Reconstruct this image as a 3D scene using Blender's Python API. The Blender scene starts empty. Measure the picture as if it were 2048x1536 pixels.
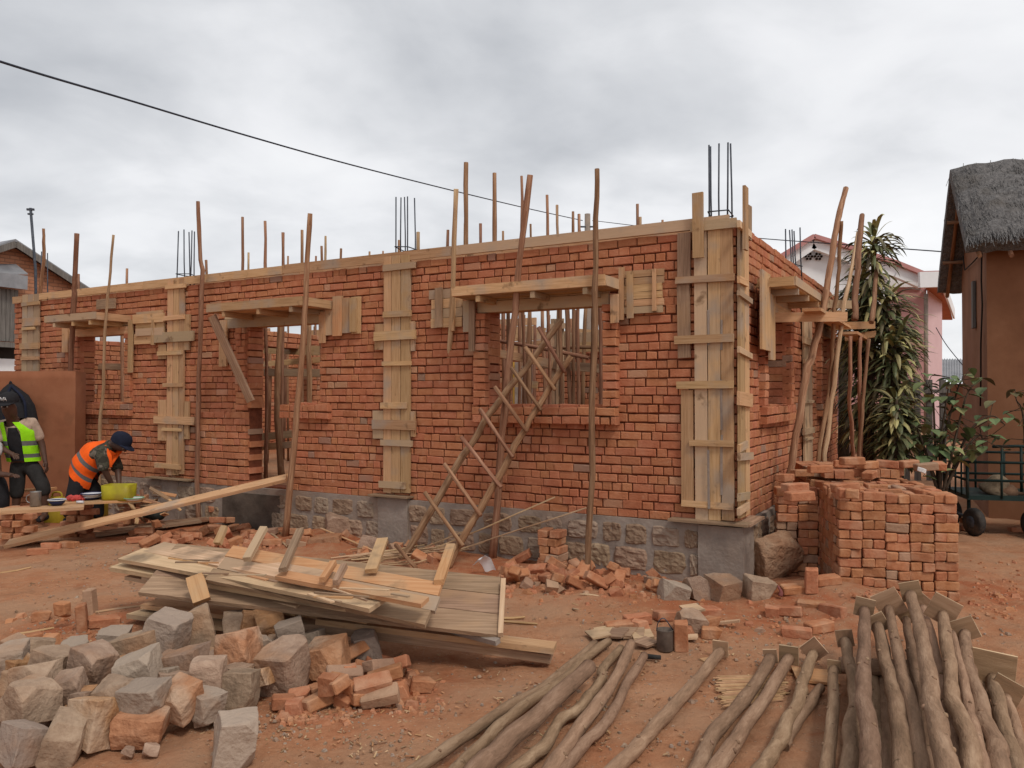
import bpy, bmesh, math, random
from mathutils import Vector, Matrix, Quaternion, noise
from math import sin, cos, pi, radians, sqrt, atan2

sc = bpy.context.scene
COL = sc.collection
V = Vector
RND = random.Random(11)

# ------------------------------------------------------------ camera
FPX = 1580.0
PITCH = math.atan(24 / FPX)
EYE = V((0, 0, 1.6))
cam_d = bpy.data.cameras.new("camera")
cam = bpy.data.objects.new("camera", cam_d)
COL.objects.link(cam)
cam_d.sensor_width = 36
cam_d.lens = FPX / 2048 * 36
cam_d.clip_start = 0.05
cam_d.clip_end = 2000
cam.location = EYE
cam.rotation_euler = (pi / 2 + PITCH, 0, 0)
sc.camera = cam

# ------------------------------------------------------------ sky, sun, exposure
SUN_EL, SUN_AZ = radians(52), radians(150)      # azimuth measured from +Y towards +X
wd = bpy.data.worlds.new("World")
sc.world = wd
wd.use_nodes = True
nt = wd.node_tree
nt.nodes.clear()
def wn(t, **kw):
    n = nt.nodes.new(t)
    for k, v in kw.items():
        setattr(n, k, v)
    return n
wl = nt.links.new
out = wn("ShaderNodeOutputWorld")
tc = wn("ShaderNodeTexCoord")
sep = wn("ShaderNodeSeparateXYZ")
wl(tc.outputs["Generated"], sep.inputs[0])
zz = wn("ShaderNodeMath", operation="MAXIMUM"); wl(sep.outputs["Z"], zz.inputs[0]); zz.inputs[1].default_value = 0.0
za = wn("ShaderNodeMath", operation="ADD"); wl(zz.outputs[0], za.inputs[0]); za.inputs[1].default_value = 0.22
dx = wn("ShaderNodeMath", operation="DIVIDE"); wl(sep.outputs["X"], dx.inputs[0]); wl(za.outputs[0], dx.inputs[1])
dy = wn("ShaderNodeMath", operation="DIVIDE"); wl(sep.outputs["Y"], dy.inputs[0]); wl(za.outputs[0], dy.inputs[1])
cmb = wn("ShaderNodeCombineXYZ"); wl(dx.outputs[0], cmb.inputs[0]); wl(dy.outputs[0], cmb.inputs[1])
n1 = wn("ShaderNodeTexNoise"); n1.inputs["Scale"].default_value = 0.8; n1.inputs["Detail"].default_value = 9
n1.inputs["Roughness"].default_value = 0.5; n1.inputs["Distortion"].default_value = 0.25
mp = wn("ShaderNodeMapping"); mp.inputs["Location"].default_value = (3.1, 1.7, 0.4)
wl(cmb.outputs[0], mp.inputs[0]); wl(mp.outputs[0], n1.inputs["Vector"])
n2 = wn("ShaderNodeTexNoise"); n2.inputs["Scale"].default_value = 2.6; n2.inputs["Detail"].default_value = 9
n2.inputs["Roughness"].default_value = 0.5; n2.inputs["Distortion"].default_value = 0.35
wl(mp.outputs[0], n2.inputs["Vector"])
mixn = wn("ShaderNodeMath", operation="MULTIPLY_ADD"); wl(n2.outputs["Fac"], mixn.inputs[0]); mixn.inputs[1].default_value = 0.42
wl(n1.outputs["Fac"], mixn.inputs[2])
# thinner cloud (brighter) towards the east, thicker towards the west
gx = wn("ShaderNodeMath", operation="MULTIPLY_ADD"); wl(sep.outputs["X"], gx.inputs[0]); gx.inputs[1].default_value = 0.30
wl(mixn.outputs[0], gx.inputs[2])
cr = wn("ShaderNodeValToRGB")
e = cr.color_ramp.elements
e[0].position = 0.43; e[0].color = (0.475, 0.492, 0.525, 1)
e[1].position = 0.93; e[1].color = (1.02, 1.02, 1.03, 1)
for p_, c_ in ((0.54, (0.585, 0.60, 0.63)), (0.65, (0.725, 0.737, 0.762)), (0.77, (0.90, 0.905, 0.925))):
    q_ = e.new(p_); q_.color = c_ + (1,)
wl(gx.outputs[0], cr.inputs[0])
bgc = wn("ShaderNodeBackground"); wl(cr.outputs[0], bgc.inputs[0]); bgc.inputs[1].default_value = 1.0
sky = wn("ShaderNodeTexSky", sky_type="NISHITA")
sky.sun_disc = False
sky.sun_elevation = SUN_EL
sky.sun_rotation = SUN_AZ
bgs = wn("ShaderNodeBackground"); wl(sky.outputs[0], bgs.inputs[0]); bgs.inputs[1].default_value = 0.1
mxs = wn("ShaderNodeMixShader"); mxs.inputs[0].default_value = 0.93
wl(bgs.outputs[0], mxs.inputs[1]); wl(bgc.outputs[0], mxs.inputs[2]); wl(mxs.outputs[0], out.inputs[0])

sun_d = bpy.data.lights.new("sun", "SUN")
sun_d.energy = 1.5
sun_d.angle = radians(12)
sun_d.color = (1.0, 0.95, 0.87)
sun = bpy.data.objects.new("sun", sun_d)
COL.objects.link(sun)
sdir = V((sin(SUN_AZ) * cos(SUN_EL), cos(SUN_AZ) * cos(SUN_EL), sin(SUN_EL)))
sun.rotation_euler = sdir.to_track_quat("Z", "Y").to_euler()
sun.location = (0, 0, 30)
sc.view_settings.view_transform = "Standard"
sc.view_settings.look = "None"
sc.view_settings.exposure = 0.0
sc.view_settings.gamma = 1.0

# ------------------------------------------------------------ pixel helpers (photo is 2048 x 1536)
def ray(px, py):
    x, y = (px - 1024) / FPX, (768 - py) / FPX
    return V((x, cos(PITCH) - y * sin(PITCH), sin(PITCH) + y * cos(PITCH)))
def G(px, py, z=0.0):
    d = ray(px, py)
    return EYE + d * ((z - EYE.z) / d.z)
def D(px, py, Y):
    d = ray(px, py)
    return EYE + d * (Y / d.y)
CO = V((1.852, 6.5, 0.0))                    # the building's near corner on the ground
U1 = V((-0.8682, 0.4962, 0)); U1.normalize() # along the front wall, away from the corner
N1 = V((-U1.y, U1.x, 0)); N1 = -N1 if N1.y > 0 else N1   # outwards from the front wall
def B(t, o, z):
    return CO + U1 * t + N1 * o + V((0, 0, z))
def plane_hit(px, py, P, n):
    d = ray(px, py)
    return EYE + d * ((P - EYE).dot(n) / d.dot(n))
def FW(px, py, o=0.0):                        # point on the front wall plane pushed out by o
    return plane_hit(px, py, CO + N1 * o, N1)
def FT(px, py, o=0.0):
    p = FW(px, py, o); return (p - CO).dot(U1), p.z
def RW(px, py, q=0.0):                        # point on the right-hand wall plane pushed out by q
    return plane_hit(px, py, CO - U1 * q, U1)
def RT(px, py, q=0.0):
    p = RW(px, py, q); return -(p - CO).dot(N1), p.z

# ------------------------------------------------------------ tagging
def tag(o, label=None, cat=None, group=None, kind=None):
    if label: o["label"] = label
    if cat: o["category"] = cat
    if group: o["group"] = group
    if kind: o["kind"] = kind
    return o
def empty(name, loc=(0, 0, 0), rz=0.0):
    o = bpy.data.objects.new(name, None)
    COL.objects.link(o)
    o.location = loc
    o.rotation_euler = (0, 0, rz)
    o.empty_display_size = 0.1
    return o

# ------------------------------------------------------------ mesh builder
class MB:
    def __init__(s):
        s.v, s.f, s.uv, s.sm, s.mi = [], [], [], [], []
        s.cur = 0
    def face(s, idx, uvs=None, smooth=False):
        s.f.append(idx); s.uv.append(uvs or [(0, 0)] * len(idx)); s.sm.append(smooth); s.mi.append(s.cur)
    def add(s, pts):
        b = len(s.v); s.v.extend([tuple(p) for p in pts]); return b
    def hexa(s, P, uvd=None):
        """8 corners: bottom ring 0-3, top ring 4-7 (counter-clockwise from above)."""
        b = s.add(P)
        ou, ov = RND.random() * 50, RND.random() * 50
        for q in ((3, 2, 1, 0), (4, 5, 6, 7), (0, 1, 5, 4), (1, 2, 6, 5), (2, 3, 7, 6), (3, 0, 4, 7)):
            if uvd:
                uvs = []
                for k in q:
                    p = V(P[k]) - V(P[0])
                    uvs.append((p.dot(uvd[0]) + ou, p.dot(uvd[1]) + p.dot(uvd[2]) + ov))
            else:
                uvs = None
            s.face([b + k for k in q], uvs)
    def board(s, c, ax, ay, az, jit=0.0):
        """box with centre c and half-vectors ax (length, the grain), ay, az."""
        c, ax, ay, az = V(c), V(ax), V(ay), V(az)
        if ax.cross(ay).dot(az) < 0: az = -az
        P = []
        for sz in (-1, 1):
            for sx, sy in ((-1, -1), (1, -1), (1, 1), (-1, 1)):
                j = V((RND.uniform(-jit, jit), RND.uniform(-jit, jit), RND.uniform(-jit, jit)))
                P.append(c + ax * sx + ay * sy + az * sz + j)
        s.hexa(P, (ax.normalized(), ay.normalized(), az.normalized()))
    def plank(s, p0, p1, w, t, up=V((0, 0, 1)), jit=0.0):
        p0, p1 = V(p0), V(p1)
        d = p1 - p0
        sd = d.cross(V(up)).normalized()
        nn = sd.cross(d).normalized()
        s.board((p0 + p1) / 2, d / 2, sd * w / 2, nn * t / 2, jit)
    def tube(s, pts, rad, seg=8, wob=0.0, cap=True, smooth=True):
        pts = [V(p) for p in pts]
        n = len(pts)
        if not hasattr(rad, "__len__"): rad = [rad] * n
        tan = []
        for i in range(n):
            a = pts[max(0, i - 1)]; b_ = pts[min(n - 1, i + 1)]
            tan.append((b_ - a).normalized())
        ref = V((0, 0, 1)) if abs(tan[0].z) < 0.9 else V((1, 0, 0))
        x = tan[0].cross(ref).normalized()
        L = 0.0
        rings = []
        ov = RND.random() * 50
        for i in range(n):
            if i: L += (pts[i] - pts[i - 1]).length
            x = (x - tan[i] * x.dot(tan[i])).normalized()
            y = tan[i].cross(x)
            ring = []
            for k in range(seg):
                a = 2 * pi * k / seg
                r = rad[i] * (1 + RND.uniform(-wob, wob))
                ring.append(pts[i] + x * (cos(a) * r) + y * (sin(a) * r))
            rings.append((s.add(ring), L))
        for i in range(n - 1):
            b0, l0 = rings[i]; b1, l1 = rings[i + 1]
            for k in range(seg):
                k2 = (k + 1) % seg
                c0, c1 = 6.283 * rad[i] * k / seg, 6.283 * rad[i] * (k + 1) / seg
                s.face([b0 + k, b0 + k2, b1 + k2, b1 + k],
                       [(l0 + ov, c0 + ov), (l0 + ov, c1 + ov), (l1 + ov, c1 + ov), (l1 + ov, c0 + ov)], smooth)
        if cap:
            b0 = rings[0][0]; b1 = rings[-1][0]
            m = s.cur
            s.face([b0 + k for k in reversed(range(seg))], [(ov + cos(k) * .03, ov + sin(k) * .03) for k in range(seg)])
            s.face([b1 + k for k in range(seg)], [(ov + cos(k) * .03, ov + sin(k) * .03) for k in range(seg)])
    def lathe(s, c, prof, seg=20, axis=V((0, 0, 1)), smooth=True, closed=False):
        c = V(c); axis = V(axis).normalized()
        ref = V((1, 0, 0)) if abs(axis.x) < 0.9 else V((0, 1, 0))
        x = axis.cross(ref).normalized(); y = axis.cross(x)
        rb = []
        for r, h in prof:
            rb.append(s.add([c + axis * h + x * (cos(2 * pi * k / seg) * r) + y * (sin(2 * pi * k / seg) * r) for k in range(seg)]))
        for i in range(len(prof) - 1):
            for k in range(seg):
                k2 = (k + 1) % seg
                s.face([rb[i] + k, rb[i] + k2, rb[i + 1] + k2, rb[i + 1] + k], None, smooth)
        s.face([rb[0] + k for k in reversed(range(seg))]); s.face([rb[-1] + k for k in range(seg)])
    def build(s, name, mat, parent=None, loc=None, local=False):
        """vertices are in world space; with a parent they are moved into its space."""
        me = bpy.data.meshes.new(name)
        me.from_pydata(s.v, [], s.f)
        uvl = me.uv_layers.new(name="UVMap")
        flat = []
        for u in s.uv:
            for a in u: flat.extend(a)
        uvl.data.foreach_set("uv", flat)
        me.polygons.foreach_set("use_smooth", s.sm)
        for m in (mat if isinstance(mat, (list, tuple)) else [mat]): me.materials.append(m)
        me.polygons.foreach_set("material_index", s.mi)
        me.update()
        o = bpy.data.objects.new(name, me)
        COL.objects.link(o)
        if parent is not None:
            o.parent = parent
            if not local:
                me.transform(world_of(parent).inverted())
        elif loc is not None:
            me.transform(Matrix.Translation(-V(loc)))
            o.location = loc
        return o
def world_of(o):
    m = Matrix.Translation(o.location) @ o.rotation_euler.to_matrix().to_4x4()
    return world_of(o.parent) @ m if o.parent else m
def children(o): return [c for c in list(o.children)]
def copy_tree(o, parent=None):
    c = o.copy(); COL.objects.link(c)
    if parent: c.parent = parent
    for ch in children(o): copy_tree(ch, c)
    return c
def smooth_pts(pts, n=4):
    """Catmull-Rom through the points."""
    P = [V(p) for p in pts]
    if len(P) < 3: return P
    out = []
    for i in range(len(P) - 1):
        p0 = P[max(0, i - 1)]; p1 = P[i]; p2 = P[i + 1]; p3 = P[min(len(P) - 1, i + 2)]
        for k in range(n):
            u = k / n
            out.append(0.5 * ((2 * p1) + (p2 - p0) * u + (2 * p0 - 5 * p1 + 4 * p2 - p3) * u * u + (3 * p1 - p0 - 3 * p2 + p3) * u ** 3))
    out.append(P[-1])
    return out

# ------------------------------------------------------------ materials
def mk(name, ramp, scale=6.0, stretch=(1, 1, 1), detail=5, nrough=0.6, coord="Object", rough=0.9, bump=0.3, bscale=40.0,
       bstretch=None, isl=(0.0, 0.0), odd=None, blotch=None, objrand=True, spec=0.2, metal=0.0, dist=0.0, bdist=0.01, blotch2=None):
    m = bpy.data.materials.new(name)
    m.use_nodes = True
    t = m.node_tree
    t.nodes.clear()
    def N(ty, **kw):
        n = t.nodes.new(ty)
        for k, v in kw.items(): setattr(n, k, v)
        return n
    def L(a, b): t.links.new(a, b)
    o = N("ShaderNodeOutputMaterial"); p = N("ShaderNodeBsdfPrincipled"); L(p.outputs[0], o.inputs[0])
    p.inputs["Roughness"].default_value = rough
    p.inputs["Specular IOR Level"].default_value = spec
    p.inputs["Metallic"].default_value = metal
    tcn = N("ShaderNodeTexCoord"); geo = N("ShaderNodeNewGeometry"); oi = N("ShaderNodeObjectInfo")
    vec = tcn.outputs[coord]
    ad = N("ShaderNodeMath", operation="ADD"); L(geo.outputs["Random Per Island"], ad.inputs[0]); L(oi.outputs["Random"], ad.inputs[1])
    fr = N("ShaderNodeMath", operation="FRACT"); L(ad.outputs[0], fr.inputs[0])
    rnd = fr.outputs[0]
    def fract(mul):
        a = N("ShaderNodeMath", operation="MULTIPLY"); L(rnd, a.inputs[0]); a.inputs[1].default_value = mul
        b = N("ShaderNodeMath", operation="FRACT"); L(a.outputs[0], b.inputs[0]); return b.outputs[0]
    if objrand:
        s_ = N("ShaderNodeMath", operation="MULTIPLY"); L(oi.outputs["Random"], s_.inputs[0]); s_.inputs[1].default_value = 60
        va = N("ShaderNodeVectorMath", operation="ADD"); L(vec, va.inputs[0]); L(s_.outputs[0], va.inputs[1]); vec = va.outputs[0]
    mpn = N("ShaderNodeMapping"); mpn.inputs["Scale"].default_value = stretch; L(vec, mpn.inputs[0])
    nz = N("ShaderNodeTexNoise"); L(mpn.outputs[0], nz.inputs["Vector"])
    nz.inputs["Scale"].default_value = scale; nz.inputs["Detail"].default_value = detail; nz.inputs["Roughness"].default_value = nrough
    nz.inputs["Distortion"].default_value = dist
    rp = N("ShaderNodeValToRGB"); L(nz.outputs["Fac"], rp.inputs[0])
    el = rp.color_ramp.elements
    el[0].position, el[0].color = ramp[0][0], tuple(ramp[0][1]) + (1,)
    el[1].position, el[1].color = ramp[-1][0], tuple(ramp[-1][1]) + (1,)
    for q, c in ramp[1:-1]:
        x = el.new(q); x.color = tuple(c) + (1,)
    colr = rp.outputs[0]
    if odd:
        for (oc, th, mul) in odd:
            g = N("ShaderNodeMath", operation="GREATER_THAN"); L(fract(mul), g.inputs[0]); g.inputs[1].default_value = th
            mxx = N("ShaderNodeMix", data_type="RGBA"); L(g.outputs[0], mxx.inputs[0]); L(colr, mxx.inputs[6]); mxx.inputs[7].default_value = tuple(oc) + (1,)
            mf = N("ShaderNodeMath", operation="MULTIPLY"); L(g.outputs[0], mf.inputs[0]); mf.inputs[1].default_value = 0.75
            L(mf.outputs[0], mxx.inputs[0])
            colr = mxx.outputs[2]
    if isl[0] or isl[1]:
        hs = N("ShaderNodeHueSaturation"); L(colr, hs.inputs["Color"])
        a = N("ShaderNodeMath", operation="MULTIPLY_ADD"); L(fract(13.7), a.inputs[0]); a.inputs[1].default_value = isl[0]; a.inputs[2].default_value = 0.5 - isl[0] / 2
        L(a.outputs[0], hs.inputs["Hue"])
        b = N("ShaderNodeMath", operation="MULTIPLY_ADD"); L(fract(7.3), b.inputs[0]); b.inputs[1].default_value = isl[1]; b.inputs[2].default_value = 1 - isl[1] / 2
        L(b.outputs[0], hs.inputs["Value"])
        colr = hs.outputs[0]
    for bl_ in (blotch, blotch2):
        if not bl_: continue
        bc, bs, lo, hi, amt = bl_
        n3 = N("ShaderNodeTexNoise"); L(vec, n3.inputs["Vector"]); n3.inputs["Scale"].default_value = bs; n3.inputs["Detail"].default_value = 4
        mr = N("ShaderNodeMapRange"); L(n3.outputs["Fac"], mr.inputs[0]); mr.inputs[1].default_value = lo; mr.inputs[2].default_value = hi
        mr.inputs[3].default_value = 0; mr.inputs[4].default_value = amt
        mxx = N("ShaderNodeMix", data_type="RGBA"); L(mr.outputs[0], mxx.inputs[0]); L(colr, mxx.inputs[6]); mxx.inputs[7].default_value = tuple(bc) + (1,)
        colr = mxx.outputs[2]
    L(colr, p.inputs["Base Color"])
    if bump:
        mb = N("ShaderNodeMapping"); mb.inputs["Scale"].default_value = bstretch or stretch; L(vec, mb.inputs[0])
        nb = N("ShaderNodeTexNoise"); L(mb.outputs[0], nb.inputs["Vector"]); nb.inputs["Scale"].default_value = bscale; nb.inputs["Detail"].default_value = 5
        bp = N("ShaderNodeBump"); bp.inputs["Strength"].default_value = bump; bp.inputs["Distance"].default_value = bdist
        L(nb.outputs["Fac"], bp.inputs["Height"]); L(bp.outputs[0], p.inputs["Normal"])
    m.diffuse_color = tuple(ramp[len(ramp) // 2][1]) + (1,)
    return m

BRK = [(0.25, (0.35, 0.122, 0.056)), (0.5, (0.445, 0.172, 0.086)), (0.75, (0.505, 0.225, 0.122))]
M = {}
M["brick"] = mk("wall_brick", BRK, 9, isl=(0.012, 0.20), odd=[((0.30, 0.205, 0.15), 0.98, 29.1), ((0.48, 0.27, 0.165), 0.97, 41.7)], bump=0.6, bscale=60,
                blotch=((0.40, 0.125, 0.058), 2.2, 0.48, 0.72, 0.5), blotch2=((0.52, 0.27, 0.17), 14.0, 0.60, 0.72, 0.45))
M["brick_loose"] = mk("loose_brick", [(0.25, (0.32, 0.120, 0.055)), (0.5, (0.415, 0.172, 0.085)), (0.75, (0.48, 0.24, 0.13))], 12, isl=(0.012, 0.34),
                      odd=[((0.33, 0.225, 0.155), 0.92, 29.1)], bump=0.6, bscale=55, blotch=((0.52, 0.32, 0.205), 7.0, 0.5, 0.7, 0.5))
M["mortar"] = mk("earth_mortar", [(0.3, (0.10, 0.028, 0.013)), (0.7, (0.19, 0.055, 0.026))], 14, bump=0.6, bscale=50)
KNOT = ((0.16, 0.085, 0.04), 7.0, 0.63, 0.72, 0.75)
M["wood_new"] = mk("sawn_wood", [(0.2, (0.34, 0.195, 0.09)), (0.5, (0.52, 0.312, 0.160)), (0.8, (0.61, 0.40, 0.228))], 7, stretch=(0.5, 10, 1), coord="UV",
                   isl=(0.014, 0.45), bump=0.3, bscale=30, bstretch=(0.7, 12, 1), odd=[((0.44, 0.32, 0.21), 0.74, 29.1)], blotch=KNOT, blotch2=((0.36, 0.29, 0.23), 2.6, 0.54, 0.70, 0.75))
M["wood_grey"] = mk("weathered_wood", [(0.2, (0.17, 0.115, 0.07)), (0.5, (0.31, 0.197, 0.122)), (0.8, (0.45, 0.305, 0.20))], 7, stretch=(0.5, 10, 1), coord="UV",
                    isl=(0.016, 0.35), bump=0.35, bscale=30, bstretch=(0.7, 12, 1), blotch=((0.42, 0.25, 0.13), 4.0, 0.55, 0.75, 0.5))
M["wood_pale"] = mk("pale_plank_wood", [(0.2, (0.40, 0.275, 0.165)), (0.5, (0.55, 0.365, 0.22)), (0.8, (0.66, 0.475, 0.315))], 6, stretch=(0.5, 9, 1), coord="UV",
                    isl=(0.014, 0.3), bump=0.3, bscale=25, bstretch=(0.7, 12, 1), blotch=((0.17, 0.12, 0.078), 3.0, 0.53, 0.68, 0.8), blotch2=((0.33, 0.235, 0.15), 1.4, 0.46, 0.62, 0.7))
M["wood_orange"] = mk("fresh_orange_wood", [(0.2, (0.42, 0.20, 0.085)), (0.5, (0.55, 0.29, 0.135)), (0.8, (0.63, 0.39, 0.21))], 7, stretch=(0.5, 10, 1), coord="UV",
                      isl=(0.014, 0.26), bump=0.25, bscale=30, bstretch=(0.7, 12, 1), blotch=((0.40, 0.28, 0.17), 2.5, 0.46, 0.68, 0.8), blotch2=((0.20, 0.12, 0.065), 5.0, 0.6, 0.72, 0.6))
M["pole"] = mk("peeled_pole_bark", [(0.25, (0.15, 0.068, 0.036)), (0.5, (0.29, 0.145, 0.083)), (0.75, (0.45, 0.27, 0.165))], 4, stretch=(0.7, 11, 1), coord="UV",
               isl=(0.02, 0.45), bump=0.5, bscale=18, bstretch=(0.6, 14, 1))
M["pole_pale"] = mk("pale_peeled_pole", [(0.25, (0.27, 0.155, 0.08)), (0.5, (0.46, 0.295, 0.17)), (0.72, (0.60, 0.43, 0.27))], 4, stretch=(0.7, 12, 1), coord="UV",
                    isl=(0.016, 0.35), bump=0.5, bscale=18, bstretch=(0.6, 14, 1))
M["pole_grey"] = mk("weathered_pole_bark", [(0.25, (0.13, 0.078, 0.046)), (0.5, (0.265, 0.160, 0.098)), (0.75, (0.42, 0.278, 0.182))], 4, stretch=(0.9, 5, 1), coord="UV", detail=9, nrough=.72,
                    isl=(0.014, 0.4), bump=0.75, bscale=14, bstretch=(0.9, 6, 1), blotch=((0.10, 0.062, 0.036), 22.0, 0.68, 0.74, 0.8), bdist=0.008)
M["stone"] = mk("granite", [(0.3, (0.19, 0.125, 0.085)), (0.5, (0.31, 0.208, 0.143)), (0.7, (0.41, 0.293, 0.208))], 7, isl=(0.014, 0.34), detail=9, nrough=0.75,
                blotch=((0.36, 0.19, 0.10), 3.0, 0.56, 0.68, 0.55), bump=0.7, bscale=40, bdist=0.016, odd=[((0.335, 0.262, 0.208), 0.74, 29.1)])
M["stone_orange"] = mk("iron_stained_granite", [(0.3, (0.28, 0.13, 0.062)), (0.5, (0.38, 0.19, 0.095)), (0.7, (0.45, 0.26, 0.15))], 7, isl=(0.014, 0.25), detail=9, nrough=0.75,
                       blotch=((0.46, 0.345, 0.25), 3.0, 0.5, 0.64, 0.7), bump=1.0, bscale=22, bdist=0.022)
M["plinth"] = mk("plinth_stone", [(0.3, (0.20, 0.125, 0.08)), (0.5, (0.29, 0.19, 0.125)), (0.7, (0.37, 0.255, 0.175))], 9, isl=(0.016, 0.30), detail=9, nrough=0.7, bump=1.0, bscale=24, bdist=0.02,
                 odd=[((0.27, 0.20, 0.15), 0.6, 29.1)])
M["cement"] = mk("cement", [(0.3, (0.215, 0.168, 0.138)), (0.5, (0.285, 0.228, 0.188)), (0.7, (0.34, 0.28, 0.24))], 4, detail=9, nrough=0.7, bump=0.7, bscale=30,
                 blotch=((0.27, 0.165, 0.10), 2.0, 0.5, 0.72, 0.5))
M["steel"] = mk("rebar_steel", [(0.3, (0.045, 0.05, 0.062)), (0.7, (0.095, 0.105, 0.125))], 20, rough=0.6, bump=0.2, metal=0.3)
M["clay"] = mk("clay_plaster", [(0.3, (0.215, 0.078, 0.038)), (0.5, (0.27, 0.104, 0.052)), (0.7, (0.315, 0.132, 0.069))], 2.2, detail=9, bump=0.35, bscale=9,
               blotch=((0.24, 0.095, 0.05), 0.9, 0.5, 0.7, 0.6), objrand=False, blotch2=((0.17, 0.07, 0.036), 4.0, 0.58, 0.68, 0.45))
M["clay_brown"] = mk("mud_house_plaster", [(0.3, (0.175, 0.075, 0.038)), (0.5, (0.225, 0.100, 0.051)), (0.7, (0.265, 0.124, 0.066))], 1.8, detail=9, bump=0.35, bscale=9,
                     blotch=((0.205, 0.082, 0.04), 0.7, 0.48, 0.7, 0.6), objrand=False)
M["dark"] = mk("dark_void", [(0.3, (0.018, 0.013, 0.01)), (0.7, (0.03, 0.022, 0.018))], 5, bump=0)
# ============================================================ ground
MOUNDS = []
def mound(px, py, r, h, z=0.0):
    p = G(px, py, z); MOUNDS.append((p.x, p.y, r, h))
mound(690, 1075, 0.55, 0.16); mound(640, 1105, 0.5, 0.10); mound(880, 1125, 0.7, 0.07); mound(1080, 1165, 0.7, 0.06)
mound(1270, 1190, 0.6, 0.05); mound(150, 1140, 1.1, 0.07); mound(260, 1230, 0.6, 0.05); mound(1640, 1200, 0.5, 0.10)
mound(1740, 1215, 0.45, 0.08); mound(420, 1050, 0.7, 0.08); mound(880, 1290, 0.7, -0.05); mound(500, 1100, 0.8, 0.05)
mound(900, 1230, 0.8, 0.03)
def gz(x, y):
    z = 0.035 * noise.noise(V((x * 0.35, y * 0.35, 3.1))) + 0.022 * noise.noise(V((x * 1.1, y * 1.1, 7.7)))
    for mx, my, r, h in MOUNDS:
        d2 = ((x - mx) ** 2 + (y - my) ** 2) / (r * r)
        if d2 < 6: z += h * math.exp(-d2)
    return z
def GG(px, py, dz=0.0):
    """pixel on the terrain surface, lifted by dz."""
    p = G(px, py, 0)
    for _ in range(4): p = G(px, py, gz(p.x, p.y) + dz)
    return p
def gm():
    m = bpy.data.materials.new("laterite_soil"); m.use_nodes = True
    t = m.node_tree; t.nodes.clear()
    def N(ty, **kw):
        n = t.nodes.new(ty)
        for k, v in kw.items(): setattr(n, k, v)
        return n
    L = t.links.new
    o = N("ShaderNodeOutputMaterial"); p = N("ShaderNodeBsdfPrincipled"); L(p.outputs[0], o.inputs[0])
    p.inputs["Roughness"].default_value = 0.95; p.inputs["Specular IOR Level"].default_value = 0.1
    tcn = N("ShaderNodeTexCoord")
    def nz(s, d=8, r=0.62, dist=0):
        n = N("ShaderNodeTexNoise"); L(tcn.outputs["Object"], n.inputs["Vector"]); n.inputs["Scale"].default_value = s
        n.inputs["Detail"].default_value = d; n.inputs["Roughness"].default_value = r; n.inputs["Distortion"].default_value = dist; return n.outputs["Fac"]
    def ramp(f, els):
        r = N("ShaderNodeValToRGB"); L(f, r.inputs[0]); el = r.color_ramp.elements
        el[0].position, el[0].color = els[0][0], els[0][1] + (1,); el[1].position, el[1].color = els[-1][0], els[-1][1] + (1,)
        for q, c in els[1:-1]:
            x = el.new(q); x.color = c + (1,)
        return r.outputs[0]
    def mix(f, a, b, amt=1.0):
        mr = N("ShaderNodeMath", operation="MULTIPLY"); L(f, mr.inputs[0]); mr.inputs[1].default_value = amt
        x = N("ShaderNodeMix", data_type="RGBA"); L(mr.outputs[0], x.inputs[0]); L(a, x.inputs[6])
        if isinstance(b, tuple): x.inputs[7].default_value = b + (1,)
        else: L(b, x.inputs[7])
        return x.outputs[2]
    def step(f, lo, hi):
        r = N("ShaderNodeMapRange"); L(f, r.inputs[0]); r.inputs[1].default_value = lo; r.inputs[2].default_value = hi; return r.outputs[0]
    base = ramp(nz(1.3, 9), [(0.3, (0.32, 0.142, 0.072)), (0.5, (0.395, 0.195, 0.105)), (0.7, (0.455, 0.255, 0.15))])
    fine = ramp(nz(22, 8, 0.75), [(0.3, (0.27, 0.10, 0.045)), (0.55, (0.44, 0.21, 0.11)), (0.75, (0.52, 0.31, 0.19))])
    c = mix(step(nz(3.0), 0.35, 0.65), base, fine, 0.75)
    c = mix(step(nz(0.8, 5), 0.54, 0.68), c, (0.35, 0.115, 0.048), 0.7)      # wetter red earth
    c = mix(step(nz(1.1, 8), 0.46, 0.60), c, (0.365, 0.215, 0.13), 0.7)
    c = mix(step(nz(1.9, 9), 0.60, 0.68), c, (0.29, 0.095, 0.042), 0.6)
    c = mix(step(nz(5.0, 8), 0.58, 0.70), c, (0.25, 0.125, 0.068), 0.6)      # greyish trodden dust
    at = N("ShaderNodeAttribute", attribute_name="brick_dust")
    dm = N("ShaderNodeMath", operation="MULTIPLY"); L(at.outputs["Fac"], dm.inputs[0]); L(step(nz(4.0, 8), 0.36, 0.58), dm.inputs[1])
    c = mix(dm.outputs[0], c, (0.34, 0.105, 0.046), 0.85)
    vo = N("ShaderNodeTexVoronoi"); L(tcn.outputs["Object"], vo.inputs["Vector"]); vo.inputs["Scale"].default_value = 46
    rr = N("ShaderNodeSeparateColor"); L(vo.outputs["Color"], rr.inputs[0])
    peb = N("ShaderNodeMath", operation="MULTIPLY"); L(step(vo.outputs["Distance"], 0.34, 0.22), peb.inputs[0])
    g = N("ShaderNodeMath", operation="GREATER_THAN"); L(rr.outputs[0], g.inputs[0]); g.inputs[1].default_value = 0.82; L(g.outputs[0], peb.inputs[1])
    c = mix(peb.outputs[0], c, (0.46, 0.30, 0.20), 0.7)
    L(c, p.inputs["Base Color"])
    hsum = N("ShaderNodeMath", operation="MULTIPLY_ADD"); L(peb.outputs[0], hsum.inputs[0]); hsum.inputs[1].default_value = 0.25; L(nz(14, 10, 0.7), hsum.inputs[2])
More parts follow.
